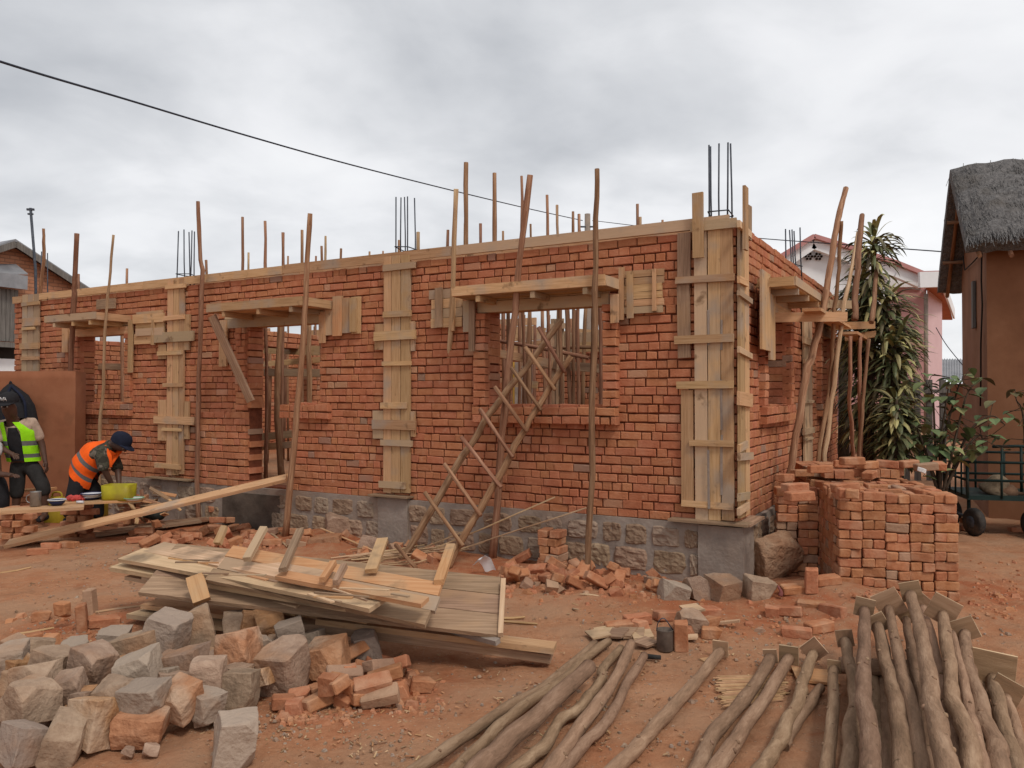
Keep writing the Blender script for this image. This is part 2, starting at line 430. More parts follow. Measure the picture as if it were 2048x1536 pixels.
    b = N("ShaderNodeBump"); b.inputs["Strength"].default_value = 0.8; b.inputs["Distance"].default_value = 0.035
    L(hsum.outputs[0], b.inputs["Height"]); L(b.outputs[0], p.inputs["Normal"])
    return m
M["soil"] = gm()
def build_ground():
    def axis(a, b, near0, near1, s):
        xs = [near0 + s * i for i in range(int((near1 - near0) / s) + 1)]
        st = s; x = xs[-1]
        while x < b: st *= 1.35; x += st; xs.append(x)
        st = s; x = xs[0]; lo = []
        while x > a: st *= 1.35; x -= st; lo.append(x)
        return lo[::-1] + xs
    xs = axis(-400, 400, -5.2, 5.2, 0.045); ys = axis(-60, 700, 2.2, 10.2, 0.045)
    mb = MB()
    nx = len(xs)
    for y in ys:
        for x in xs:
            f = 1.0 if (abs(x) < 9 and y < 14) else 0.4
            d = 0.016 * noise.noise(V((x * 4, y * 4, 1))) + 0.011 * noise.noise(V((x * 11, y * 11, 5))) - 0.018 * max(0, noise.noise(V((x * 3.1, y * 2.3, 15))) - .25)
            mb.v.append((x, y, gz(x, y) * f + d))
    for j in range(len(ys) - 1):
        for i in range(nx - 1):
            a = j * nx + i
            mb.face([a, a + 1, a + nx + 1, a + nx], None, True)
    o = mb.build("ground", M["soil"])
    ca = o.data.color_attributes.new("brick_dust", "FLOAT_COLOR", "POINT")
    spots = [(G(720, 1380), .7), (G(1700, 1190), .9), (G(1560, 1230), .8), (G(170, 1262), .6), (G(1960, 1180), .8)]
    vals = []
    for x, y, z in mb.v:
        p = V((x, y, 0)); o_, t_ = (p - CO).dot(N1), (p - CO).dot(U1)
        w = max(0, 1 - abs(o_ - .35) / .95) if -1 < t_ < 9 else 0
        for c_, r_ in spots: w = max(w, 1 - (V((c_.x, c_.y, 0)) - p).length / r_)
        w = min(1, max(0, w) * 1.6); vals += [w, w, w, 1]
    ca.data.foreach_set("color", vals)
    tag(o, "red orange laterite earth of the building site, trodden and dusty", "ground", kind="structure")
build_ground()
# ============================================================ the building under construction
ZB, ZT, LEN, DEP = 0.53, 3.07, 10.72, 5.95        # brick base, wall top, length of the front, depth
bld = empty("unfinished_building", CO, atan2(U1.y, U1.x))
tag(bld, "unfinished red brick building with timber formwork and open window holes", "building")
PF = lambda u, n, z: B(u, n, z)                    # front
PR = lambda u, n, z: B(-n, -u, z)                  # right-hand side
CH = 0.0777

def brickwall(P, u0, u1, z0, z1, opens=(), out=0.0, th=0.22, core=True, jag=None, seed=1, lo=0.0, back=False):
    r = random.Random(seed)
    mb = MB()
    nc = int(round((z1 - z0) / CH))
    ch = (z1 - z0) / nc
    def wz(u, c):
        return 0.011 * noise.noise(V((u * 0.7, c * 0.35, seed))) + 0.004 * noise.noise(V((u * 3, c * 1.7, seed + 9)))
    def brick(a, b, c, full):
        za, zb_ = z0 + c * ch, z0 + (c + 1) * ch
        g = r.uniform(0.007, 0.012)
        f = out + r.uniform(-0.007, 0.006)
        dep = -(th - 0.004) if full else -0.10
        dep += out if not full else 0
        w0, w1 = wz(a, c), wz(b, c)
        j = lambda k=0.0045: r.uniform(-k, k)
        bev = 0.006
        top0, top1 = zb_ - g + w0 + j(), zb_ - g + w1 + j()
        bot0, bot1 = za + w0 + j(0.002), za + w1 + j(0.002)
        aa, bb = a + j(), b + j()
        tl = j(0.004)
        back_ = [(aa, dep, bot0), (bb, dep, bot1), (bb, dep, top1), (aa, dep, top0)]
        mid = [(aa, f - bev + tl, bot0), (bb, f - bev, bot1), (bb, f - bev, top1), (aa, f - bev + tl, top0)]
        fr = [(aa + bev, f + tl, bot0 + bev), (bb - bev, f, bot1 + bev), (bb - bev, f, top1 - bev), (aa + bev, f + tl, top0 - bev)]
        k = mb.add([P(*q) for q in back_ + mid + fr])
        for i in range(4):
            i2 = (i + 1) % 4
            mb.face([k + i, k + i2, k + 4 + i2, k + 4 + i])
            mb.face([k + 4 + i, k + 4 + i2, k + 8 + i2, k + 8 + i])
        mb.face([k + 8, k + 9, k + 10, k + 11])
        if full: mb.face([k + 3, k + 2, k + 1, k])
    for c in range(nc):
        zm = z0 + (c + 0.5) * ch
        iv = [(u0, u1, False, False)]
        for oi, (a, b, za, zb_) in enumerate(opens):
            if za < zm < zb_:
                a2, b2 = a, b
                if jag and jag[0] == oi:
                    b2 = b + (jag[1] if (c // 1) % 2 else 0.0) + r.uniform(-0.02, 0.03)
                new = []
                for (p, q, e0, e1) in iv:
                    if b2 <= p or a2 >= q: new.append((p, q, e0, e1)); continue
                    if a2 > p: new.append((p, a2, e0, True))
                    if b2 < q: new.append((b2, q, True, e1))
                iv = new
        for (p, q, e0, e1) in iv:
            u = p; first = True
            off = r.random()
            k = 0
            while u < q - 0.004:
                Lb = 0.192 if r.random() < 0.47 else 0.097
                if first and not e0 and off < 0.5: Lb *= 0.6
                Lb *= r.uniform(0.94, 1.05)
                if q - (u + Lb) < 0.05: Lb = q - u
                last = u + Lb >= q - 0.004
                brick(u + 0.0042, min(u + Lb, q) - 0.0042, c, (first and e0) or (last and e1))
                u += Lb; first = False
    mb.cur = 1
    if core:
        us = sorted({u0 + 0.01, u1 - 0.01} | {x for a in opens for x in (a[0] - 0.02, a[1] + (0.13 if jag and opens[jag[0]] == a else 0.02))})
        zs = sorted({z0, z1 - 0.015} | {x for a in opens for x in (a[2], a[3] + 0.01)})
        us = [u for u in us if u0 <= u <= u1]; zs = [z for z in zs if z0 <= z <= z1]
        for i in range(len(us) - 1):
            for jn in range(len(zs) - 1):
                um, zm = (us[i] + us[i + 1]) / 2, (zs[jn] + zs[jn + 1]) / 2
                if any(a - 0.021 < um < b + 0.021 and za < zm < zb_ for a, b, za, zb_ in opens): continue
                ua, ub, za, zb_ = us[i], us[i + 1], zs[jn], zs[jn + 1]
                f0 = out - 0.020
                mb.hexa([P(ua, -th + 0.01, za), P(ub, -th + 0.01, za), P(ub, f0, za), P(ua, f0, za),
                         P(ua, -th + 0.01, zb_), P(ub, -th + 0.01, zb_), P(ub, f0, zb_), P(ua, f0, zb_)])
    mb.cur = 0
    return mb
OPF = [(1.17, 2.39, 1.50, 2.44), (4.60, 5.70, 1.50, 2.44), (5.03, 5.70, 0.55, 1.50), (8.02, 9.05, 1.50, 2.46)]
front = brickwall(PF, 0.0, LEN, ZB, ZT - 0.075, OPF, jag=(2, 0.10), seed=3).build("front_wall", [M["brick"], M["mortar"]], bld)
OPR = [(0.95, 2.08, 1.50, 2.44), (4.2, 5.2, 1.50, 2.44)]
side = brickwall(PR, 0.02, DEP, ZB, ZT, OPR, seed=5).build("side_wall", [M["brick"], M["mortar"]], bld)
# rear wall (seen through the openings), partition, far end wall
PB = lambda u, n, z: B(u, -DEP + 0.22 + n, z)
OPB = [(1.3, 2.3, 1.5, 2.35), (5.0, 5.8, 0.5, 2.25), (6.6, 7.5, 1.4, 2.3), (8.9, 10.0, 1.35, 2.3)]
rear = brickwall(PB, 0.22, LEN - 0.22, ZB, 2.45, OPB, seed=8).build("rear_wall", [M["brick"], M["mortar"]], bld)
PE = lambda u, n, z: B(LEN - 0.22 - n, -u, z)
brickwall(PE, 0.23, DEP, ZB, 2.5, [(2.2, 3.3, 1.5, 2.4)], seed=9).build("end_wall", [M["brick"], M["mortar"]], bld)
PP = lambda u, n, z: B(3.62 - n, -u, z)
brickwall(PP, 0.23, 2.6, ZB, 2.55, [], seed=12, th=0.2).build("partition_wall", [M["brick"], M["mortar"]], bld)
PP2 = lambda u, n, z: B(7.1 - n, -u, z)
brickwall(PP2, 0.23, DEP - 0.23, ZB, 2.55, [(1.5, 2.4, 0.5, 2.3), (3.2, 4.6, 0.5, 2.3)], seed=13, th=0.2).build("partition_wall", [M["brick"], M["mortar"]], bld)
fl = MB(); fl.hexa([B(0.1, -DEP + .1, 0.2), B(LEN - .1, -DEP + .1, 0.2), B(LEN - .1, -.1, 0.2), B(0.1, -.1, 0.2),
                    B(0.1, -DEP + .1, 0.52), B(LEN - .1, -DEP + .1, 0.52), B(LEN - .1, -.1, 0.52), B(0.1, -.1, 0.52)])
fl.build("earth_floor", M["soil"], bld)

# window ledges and brick surrounds standing proud of the wall
def surround(P, t0, t1, zs, zt, out, seed, lw=0.13, sides=True):
    a = brickwall(P, t0 - lw, t1 + lw, zs - 2 * CH, zs + 0.005, [], out=out, core=False, seed=seed, th=0.2)
    if sides:
        for (p, q) in ((t0 - lw, t0), (t1, t1 + lw)):
            b = brickwall(P, p, q, zs + 0.008, zt, [], out=out * 0.8, core=False, seed=seed + 4, th=0.2)
            k = len(a.v); a.v += b.v; a.f += [[i + k for i in f] for f in b.f]; a.uv += b.uv; a.sm += b.sm; a.mi += b.mi
    return a
surround(PF, 1.17, 2.39, 1.50, 2.42, 0.10, 21, 0.14).build("window_surround", [M["brick"]], bld)
surround(PF, 4.55, 5.03, 1.50, 2.42, 0.06, 22, 0.13, False).build("window_surround", [M["brick"]], bld)
surround(PF, 8.02, 9.05, 1.50, 2.44, 0.06, 23, 0.13, True).build("window_surround", [M["brick"]], bld)
surround(PR, 0.95, 2.08, 1.50, 2.42, 0.075, 24, 0.14).build("window_surround", [M["brick"]], bld)
surround(PR, 4.2, 5.2, 1.50, 2.42, 0.075, 25, 0.14).build("window_surround", [M["brick"]], bld)
# jagged brick pier left of the door
brickwall(PF, 5.72, 6.55, 0.53, 1.42, [], out=0.05, core=False, seed=31, th=0.2).build("brick_pier", [M["brick"]], bld)
brickwall(PF, 5.74, 5.90, 1.43, 2.42, [], out=0.05, core=False, seed=32, th=0.2).build("brick_pier", [M["brick"]], bld)

# stone plinth
def plinth(P, u0, u1, z0, z1, seed, skip=()):
    r = random.Random(seed)
    mb = MB(); mb.cur = 1
    mb.hexa([P(u0, -0.2, z0), P(u1, -0.2, z0), P(u1, 0.028, z0), P(u0, 0.028, z0), P(u0, -0.2, z1), P(u1, -0.2, z1), P(u1, 0.03, z1), P(u0, 0.03, z1)])
    # a lumpy mortar skin on the face
    nu, nz_ = int((u1 - u0) / 0.05), 16
    k = len(mb.v)
    for j in range(nz_ + 1):
        for i in range(nu + 1):
            u = u0 + (u1 - u0) * i / nu; z = z0 + (z1 - z0) * j / nz_
            mb.v.append(tuple(P(u, 0.040 + 0.012 * noise.noise(V((u * 6, z * 6, seed))) + 0.006 * noise.noise(V((u * 20, z * 20, seed))), z)))
    for j in range(nz_):
        for i in range(nu):
            a = k + j * (nu + 1) + i
            mb.face([a, a + 1, a + nu + 2, a + nu + 1], None, True)
    mb.cur = 0
    hs = [z0, z0 + (z1 - z0) * 0.36, z0 + (z1 - z0) * 0.68, z1 - 0.03]
    for c in range(3):
        u = u0 + r.uniform(-0.2, 0)
        while u < u1:
            w = r.uniform(0.18, 0.40)
            a, b = max(u, u0) + 0.010, min(u + w, u1) - 0.010
            u += w
            if b - a < 0.06 or any(s0 < (a + b) / 2 < s1 for s0, s1 in skip): continue
            za, zb_ = hs[c] + r.uniform(0.002, 0.016), hs[c + 1] - r.uniform(0.002, 0.016)
            n = 10; kk = len(mb.v); sd = r.random() * 99; pr = r.uniform(0.006, 0.020)
            cu, cz = (a + b) / 2, (za + zb_) / 2
            for j in range(n + 1):
                for i in range(n + 1):
                    x, y = i / n * 2 - 1, j / n * 2 - 1
                    e = max(abs(x), abs(y)) ** 12
                    uu = cu + x * (b - a) / 2 * (1 + 0.12 * noise.noise(V((x + sd, y, 2)))) * (1 - 0.10 * y * y)
                    zz_ = cz + y * (zb_ - za) / 2 * (1 + 0.14 * noise.noise(V((x, y + sd, 5)))) * (1 - 0.10 * x * x)
                    o = 0.040 + pr * (1 - e) + 0.014 * noise.noise(V((x * 2.2 + sd, y * 2.2, 1))) * (1 - e) + 0.006 * noise.noise(V((x * 7 + sd, y * 7, 1))) - 0.012 * e
                    mb.v.append(tuple(P(uu, o, zz_)))
            for j in range(n):
                for i in range(n):
                    q = kk + j * (n + 1) + i
                    mb.face([q, q + 1, q + n + 2, q + n + 1], None, False)
    return mb
plinth(PF, 0.30, LEN, -0.2, ZB, 41, skip=((3.3, 3.75), (6.85, 7.25), (5.2, 6.1))).build("stone_plinth", [M["plinth"], M["cement"]], bld)
plinth(PR, 0.30, DEP, -0.2, ZB, 42).build("stone_plinth", [M["plinth"], M["cement"]], bld)
def rough_block(P, u0, u1, z0, z1, o0, o1, seed, amp=0.012):
    mb = MB(); nu, nz_ = 14, 16
    def grid(fn):
        k = len(mb.v)
        for j in range(nz_ + 1):
            for i in range(nu + 1): mb.v.append(tuple(fn(i / nu, j / nz_)))
        for j in range(nz_):
            for i in range(nu):
                a = k + j * (nu + 1) + i; mb.face([a, a + 1, a + nu + 2, a + nu + 1], None, True)
    nn = lambda u, z: amp * noise.noise(V((u * 9, z * 5, seed))) + amp * 0.5 * noise.noise(V((u * 30, z * 30, seed)))
    grid(lambda x, y: P(u0 + (u1 - u0) * x, o1 + nn(u0 + (u1 - u0) * x, z0 + (z1 - z0) * y), z0 + (z1 - z0) * y))
    for uu in (u0, u1):
        grid(lambda x, y: P(uu, o0 + (o1 - o0 + nn(uu, z0 + (z1 - z0) * y)) * x, z0 + (z1 - z0) * y))
    grid(lambda x, y: P(u0 + (u1 - u0) * x, o0 + (o1 - o0 + nn(u0 + (u1 - u0) * x, z1)) * y, z1))
    return mb
for (a, b) in ((3.34, 3.72), (6.9, 7.22)):
    rough_block(PF, a, b, -0.2, ZB + 0.01, -0.1, 0.055, 51).build("concrete_column_base", M["cement"], bld)
cb = rough_block(PF, -0.05, 0.31, -0.25, ZB + 0.0, -0.1, 0.07, 53)
c2 = rough_block(PR, -0.068, 0.31, -0.25, ZB + 0.0, -0.1, 0.06, 54)
k = len(cb.v); cb.v += c2.v; cb.f += [[i + k for i in f] for f in c2.f]; cb.uv += c2.uv; cb.sm += c2.sm; cb.mi += c2.mi
cb.build("concrete_column_base", M["cement"], bld)
dk = MB(); dk.hexa([B(5.15, 0.0, -.1), B(6.1, 0.0, -.1), B(6.1, .052, -.1), B(5.15, .052, -.1), B(5.15, 0, .46), B(6.1, 0, .46), B(6.1, .052, .46), B(5.15, .052, .46)])
dk.build("plinth_opening_shade", mk("painted_opening_shade", [(0.3, (0.06, 0.045, 0.035)), (0.7, (0.15, 0.115, 0.09))], 4, bump=0.6, bscale=20), bld)  # dark opening below the door, its shade painted as a dark slab

# ------------------------------------------------------------ boards on the walls, given by their rectangle in the photo
def fb(mb, x0, y0, x1, y1, o, th=0.024, tilt=None, right=False):
    T = RT if right else FT
    xm, ym = (x0 + x1) / 2, (y0 + y1) / 2
    ta, tb = T(x0, ym, o)[0], T(x1, ym, o)[0]
    za, zb_ = T(xm, y0, o)[1], T(xm, y1, o)[1]
    hw, hh = abs(tb - ta) / 2, abs(zb_ - za) / 2
    tc_, zc = (ta + tb) / 2, (za + zb_) / 2
    a = RND.uniform(-0.012, 0.012) if tilt is None else tilt
    if right:
        c = B(-o - th / 2, -tc_, zc); ud, nd = -N1, -U1
    else:
        c = B(tc_, o + th / 2, zc); ud, nd = U1, N1
    zd = V((0, 0, 1))
    ux, zx = ud * cos(a) + zd * sin(a), zd * cos(a) - ud * sin(a)
    if hh > hw: mb.board(c, zx * hh, ux * hw, nd * th / 2, 0.002)
    else: mb.board(c, ux * hw, zx * hh, nd * th / 2, 0.002)
def formwork(planks, battens, sides, extra=(), name="column_formwork"):
    mb = MB()
    for r in planks: fb(mb, *r, 0.012, tilt=RND.uniform(-.003, .003))
    p = mb.build(name, M["wood_new"], bld)
    for nm, rs, o, mt in (("batten", battens, 0.038, "wood_new"), ("side_board", sides, 0.012, "wood_new")):
        for r in rs:
            b = MB(); fb(b, *r, o); b.build(nm, M[mt], p)
    for (r, o, mt) in extra:
        b = MB(); fb(b, *r, o); b.build("side_board", M[mt], p)
    return p
# corner column, front face
fwD = formwork([(1391, 458, 1416, 1040), (1417.5, 455, 1442, 1040), (1443.5, 452, 1468, 1040), (1364, 780, 1388, 1008)],
         [(1352, 551, 1470, 565), (1350, 670, 1468, 686), (1354, 762, 1468, 777), (1380, 880, 1468, 893), (1364, 1003, 1468, 1016), (1382, 441, 1474, 460)],
         [], [((1356, 466, 1382, 570), 0.012, "wood_grey"), ((1356, 571, 1381, 716), 0.012, "wood_grey"), ((1386, 386, 1408, 516), 0.063, "wood_new")])
# corner column, right face
mbr = MB()
for r in ((1475, 455, 1484, 1035), (1484.6, 470, 1493, 1030)): fb(mbr, *r, 0.012, right=True)
fwR = mbr.build("column_formwork", M["wood_new"], bld)
for r in ((1474, 452, 1498, 466), (1474, 556, 1492, 570), (1474, 590, 1500, 600), (1474, 700, 1500, 712), (1474, 785, 1500, 812), (1474, 885, 1492, 900), (1474, 905, 1502, 920), (1474, 985, 1495, 1000), (1474, 1010, 1494, 1024)):
    b = MB(); fb(b, *r, 0.038, right=True, tilt=RND.uniform(-.12, .12)); b.build("batten", M["wood_pale"] if RND.random() < .3 else M["wood_new"], fwR)
b = MB(); fb(b, 1485, 374, 1491, 500, 0.065, right=True); b.build("side_board", M["wood_new"], fwR)
b = MB(); fb(b, 1492, 412, 1498, 480, 0.03, right=True); b.build("side_board", M["wood_grey"], fwR)
for (x, y0, y1) in ((1417, 620, 690), (1443, 640, 700), (1417, 900, 1000), (1443, 760, 860), (1443, 885, 990), (1418, 1000, 1018), (1444, 870, 892)):
    dr = MB(); fb(dr, x - 2.2, y0, x + 2.2, y1, 0.0365 if y1 < 1000 else 0.063, 0.004); dr.build("cement_drip", M["cement"], fwD)
formwork([(770, 514, 785, 985), (786, 512, 803, 985), (804, 510, 822, 985)],
         [(768, 527, 832, 540), (768, 622, 824, 634), (750, 662, 833, 680), (766, 723, 824, 731), (763, 805, 815, 817), (746, 840, 833, 859), (763, 880, 826, 892), (760, 963, 812, 976)],
         [(752, 648, 769, 700), (823.5, 643, 831, 702), (748, 821, 769, 877), (823.5, 823, 832, 873)])
formwork([(337, 561, 348, 950), (349, 559, 360, 950), (361, 557, 370, 948)],
         [(333, 569, 373, 577), (306, 664, 389, 684), (328, 631, 370, 640), (317, 702, 366, 710), (328, 766, 367, 774), (310, 833, 391, 848), (326, 856, 364, 862), (312, 927, 363, 937)],
         [(371.5, 629, 381, 700), (320, 690, 335, 718), (319, 800, 335, 881), (371.5, 803, 380, 878)])
formwork([(47, 590, 57, 760), (58, 589, 69, 760), (70, 588, 80, 760)],
         [(45, 604, 80, 611), (47, 636, 81, 652), (46, 654, 72, 660), (42, 686, 80, 698), (44, 713, 79, 720)], [])
# right-hand side column further back
mbe = MB()
for r in ((1605, 596, 1613, 930), (1613.6, 600, 1621, 930)): fb(mbe, *r, 0.012, right=True)
fe = mbe.build("column_formwork", M["wood_pale"], bld)
for r in ((1604, 676, 1624, 690), (1606, 720, 1624, 728), (1606, 800, 1625, 806), (1605, 856, 1626, 868), (1606, 876, 1624, 880)):
    b = MB(); fb(b, *r, 0.038, right=True); b.build("batten", M["wood_pale"], fe)
# base plates under the column boxes
for (x0, x1, y) in ((742, 820, 989), (297, 383, 954)):
    t0, z = FT(x0, y, 0.06); t1, _ = FT(x1, y, 0.06)
    mb = MB(); mb.board(B((t0 + t1) / 2, 0.045, z), U1 * abs(t1 - t0) / 2, N1 * 0.07, V((0, 0, 0.009))); mb.build("base_plate", M["wood_grey"], bld)
mb = MB()
mb.board(B(0.22, 0.05, 0.558), U1 * 0.33, N1 * 0.085, V((0, 0, 0.010))); mb.board(B(-0.055, -0.17, 0.556), N1 * 0.26, U1 * 0.07, V((0, 0, 0.010)))
mb.build("base_plate", M["wood_grey"], bld)
# timber plate along the wall top
x = 0.05
while x < LEN - 0.1:
    L_ = min(RND.uniform(2.2, 3.4), LEN - x); wob = RND.uniform(-.012, .012)
    mb = MB(); mb.board(B(x + L_ / 2, 0.02, ZT - 0.03 + wob), U1 * (L_ / 2 - 0.004), V((0, 0, 0.048)), N1 * 0.013, 0.003)
    mb.build("wall_plate_board", M["wood_new"], bld)
    mb = MB(); mb.board(B(x + L_ / 2, -0.25, ZT - 0.02 + wob), U1 * (L_ / 2 - 0.004), V((0, 0, 0.045)), N1 * 0.013, 0.003)
    mb.build("wall_plate_board", M["wood_new"], bld)
    x += L_
# formwork panels beside the lintels
def panel(x0, y0, x1, y1, n, horiz, bat=(), mt="wood_new"):
    mb = MB()
    for i in range(n):
        a, b_ = i / n, (i + 1) / n
        e = RND.uniform(-2.5, 2.5)
        if horiz: fb(mb, x0 + e, y0 + (y1 - y0) * a + .5, x1 + RND.uniform(-2, 2), y0 + (y1 - y0) * b_ - .5, 0.014)
        else: fb(mb, x0 + (x1 - x0) * a + .5, y0 + e, x0 + (x1 - x0) * b_ - .5, y1 + RND.uniform(-2, 2), 0.014)
    p = mb.build("lintel_panel", M[mt], bld)
    for r, m2 in bat:
        b_ = MB(); fb(b_, *r, 0.040); b_.build("batten", M[m2], p)
panel(863, 578, 927, 655, 4, True, [((872, 576, 886, 655), "wood_grey"), ((905, 590, 911, 662), "wood_new")])
panel(1250, 540, 1327, 627, 6, True, [((1255, 543, 1267, 637), "wood_new"), ((1306, 538, 1313, 622), "wood_new")])
panel(669, 594, 723, 667, 3, False, [((668, 593, 684, 672), "wood_orange"), ((702, 596, 714, 664), "wood_new")])
panel(653, 616, 668, 672, 1, False)
panel(274, 622, 329, 688, 3, True, [((268, 628, 330, 646), "wood_new"), ((274, 656, 328, 671), "wood_new"), ((305, 640, 311, 690), "wood_new")])
for r, mt in (((928, 602, 944, 664), "wood_new"), ((940, 602, 951, 703), "wood_grey"), ((1222, 589, 1238, 646), "wood_new"), ((1239, 535, 1249, 640), "wood_new"),
              ((441, 641, 456, 733), "wood_new"), ((640, 624, 652, 686), "wood_new"), ((127, 648, 139, 705), "wood_new"), ((259, 640, 267, 745), "wood_new"), ((196, 598, 232, 618), "wood_grey")):
    b = MB(); fb(b, *r, 0.085 if r[0] in (928, 940, 1222) else 0.03); b.build("side_board", M[mt], bld)
for r, mt in (((1519, 544, 1536, 700), "wood_new"), ((1536, 590, 1545, 720), "wood_new")):
    b = MB(); fb(b, *r, 0.09, right=True); b.build("side_board", M[mt], bld)

# ------------------------------------------------------------ canopies (shuttering trays over the openings)
def canopy(P, t0, t1, zt, zb, out, tl0, tl1, zl, ud, nd):
    r = MB()
    zd = V((0, 0, 1))
    r.board(P((t0 + t1) / 2, out, (zt + zb) / 2), ud * (t1 - t0) / 2, zd * (zt - zb) / 2, nd * 0.012, 0.004)
    p = r.build("canopy_formwork", M["wood_new"], bld)
    for t in (t0 + 0.0, t1 - 0.0):
        b = MB(); b.board(P(t, out / 2 - 0.01, (zt + zb) / 2 - 0.004), nd * (out / 2 + 0.002), zd * (zt - zb) / 2, ud * 0.012, 0.003); b.build("return_board", M["wood_new"], p)
    dkk = MB(); n = max(2, int(out / 0.11))
    for i in range(n):
        w = (out - 0.02) / n
        dkk.board(P((t0 + t1) / 2, 0.01 + w * (i + .5), zb + 0.004), ud * ((t1 - t0) / 2 - 0.015), nd * (w / 2 - 0.003), zd * 0.011, 0.002)
    dkk.build("deck_board", M["wood_new"], p)
    for f in (0.12, 0.45, 0.82):
        b = MB(); tt = t0 + (t1 - t0) * f
        b.board(P(tt, out / 2, zb - 0.037), nd * out / 2, ud * 0.022, zd * 0.028); b.build("joist", M["wood_new"], p)
    for (o, za, zb2) in ((0.018, zb - 0.01, zl + 0.10), (0.03, zl + 0.095, zl - 0.01)):
        b = MB(); b.board(P((tl0 + tl1) / 2, o, (za + zb2) / 2), ud * (tl1 - tl0) / 2, zd * (za - zb2) / 2, nd * 0.012, 0.004); b.build("lintel_board", M["wood_new"], p)
    b = MB(); b.board(P((tl0 + tl1) / 2, -0.10, zl + 0.012), ud * ((tl1 - tl0) / 2 - .02), nd * 0.11, zd * 0.012); b.build("soffit_board", M["wood_new"], p)
    for tt in (tl0 + 0.05, tl1 - 0.05):
        b = MB(); b.board(P(tt, -0.08, zl - 0.12), zd * 0.13, nd * 0.06, ud * 0.012); b.build("cleat", M["wood_new"], p)
    return p
a0, zf = FT(905, 592, .34); a1, zf2 = FT(1210, 550, .34); zf = (zf + zf2) / 2
canopy(PF, a1, a0, zf + .045, zf - .045, .34, 1.12, 2.5, 2.42, U1, N1)
a0, zf = FT(414, 617, .47); a1, zf2 = FT(606, 600, .47); zf = (zf + zf2) / 2
cn2 = canopy(PF, a1, a0, zf + .045, zf - .045, .47, 4.52, 6.1, 2.42, U1, N1)
a0, zf = FT(90, 641, .48); a1, zf2 = FT(192, 629, .48); zf = (zf + zf2) / 2
canopy(PF, a1, a0, zf + .045, zf - .045, .48, 7.95, 9.25, 2.43, U1, N1)
canopy(PR, 0.72, 2.35, 2.66, 2.58, .33, 0.85, 2.2, 2.40, -N1, -U1)
canopy(PR, 3.9, 5.5, 2.66, 2.58, .33, 4.05, 5.35, 2.40, -N1, -U1)
# canopy brace over the door
b = MB(); pA = FW(424, 632, .45); pB = FW(502, 803, .16)
b.plank(pA, pB, 0.105, 0.03, N1, 0.003); b.build("diagonal_brace", M["wood_grey"], cn2)

# ------------------------------------------------------------ rebar sticking out of the columns
def rebars(lst, base_z, sty, name="column_rebar"):
    mb = MB(); pts = []
    for (x, y, Y, lean) in lst:
        p1 = D(x, y, Y); p0 = V((p1.x + lean, p1.y, base_z))
        mb.tube([p0, p0.lerp(p1, .5) + V((RND.uniform(-.006, .006), 0, 0)), p1], 0.0075, 6)
        pts.append((p0, p1))
    o = mb.build(name, M["steel"], bld)
    if sty:
        zc = sty; ps = []
        for p0, p1 in pts:
            f = (zc - p0.z) / (p1.z - p0.z); ps.append(p0.lerp(p1, f))
        c = sum(ps, V()) / len(ps)
        ps.sort(key=lambda p: atan2(p.y - c.y, p.x - c.x))
        s = MB(); s.tube([q + (q - c) * 0.12 for q in ps] + [ps[0] + (ps[0] - c) * .12], 0.006, 6); s.build("stirrup", M["steel"], o)
rebars([(1418, 290, 6.68, 0), (1421, 293, 6.86, .01), (1438, 287, 6.92, 0), (1456, 285, 6.62, -.01), (1461, 287, 6.82, .012)], 2.9, 3.16)
rebars([(792, 394, 8.35, 0), (802, 395, 8.5, 0), (809, 394, 8.6, .01), (815, 393, 8.35, 0), (829, 396, 8.5, .01)], 2.9, 3.18)
rebars([(357, 462, 9.95, -.02), (368, 459, 10.1, .02), (378, 464, 9.95, .02), (384, 461, 10.15, -.02), (389, 463, 10.1, 0)], 2.9, 3.14)
rebars([(1571, 458, 8.8, 0), (1579, 460, 8.9, .02), (1584, 459, 9.0, .02), (1588, 462, 9.1, .03), (1600, 455, 9.1, .02)], 2.9, 3.1)
rebars([(83, 503, 11.7, 0), (95, 506, 11.8, 0)], 2.7, None)

brickwall(lambda u, n, z: B(u, -3.3 + n, z), 0.23, 3.42, ZB, 2.2, [(1.75, 2.75, 1.45, 2.1)], seed=17, th=0.2).build("inner_cross_wall", [M["brick"], M["mortar"]], bld)
for (t0, t1, z0, z1) in ((.25, 1.9, 2.2, 2.86), (1.9, 3.4, 2.2, 2.47)):
    n = int((z1 - z0) / .13)
    for i in range(n):
        mb = MB(); h = (z1 - z0) / n
        mb.board(B((t0 + t1) / 2, -3.27, z0 + h * (i + .5)), U1 * (t1 - t0) / 2, V((0, 0, h / 2 - .003)), N1 * .013, .004); mb.build("ring_beam_board", M["wood_new"], bld)
    for t in (t0 + .3, t1 - .3):
        mb = MB(); mb.board(B(t, -3.24, (z0 + z1) / 2 - .05), V((0, 0, (z1 - z0) / 2 + .12)), U1 * .035, N1 * .012, .003); mb.build("batten", M["wood_grey"], bld)
for (t0, t1, z0, z1) in ((.3, 2.3, 2.44, 2.96), (2.3, 4.9, 2.44, 2.72), (4.9, 7.8, 2.3, 2.98), (7.8, 10.4, 2.42, 2.98)):
    n = int((z1 - z0) / .13)
    for i in range(n):
        mb = MB(); h = (z1 - z0) / n
        mb.board(B((t0 + t1) / 2, -DEP + .25, z0 + h * (i + .5)), U1 * (t1 - t0) / 2, V((0, 0, h / 2 - .003)), N1 * .013, .004); mb.build("ring_beam_board", M["wood_new"], bld)
    for t in (t0 + .3, (t0 + t1) / 2, t1 - .3):
        mb = MB(); mb.board(B(t, -DEP + .28, (z0 + z1) / 2 - .05), V((0, 0, (z1 - z0) / 2 + .12)), U1 * .035, N1 * .012, .003); mb.build("batten", M["wood_grey"], bld)
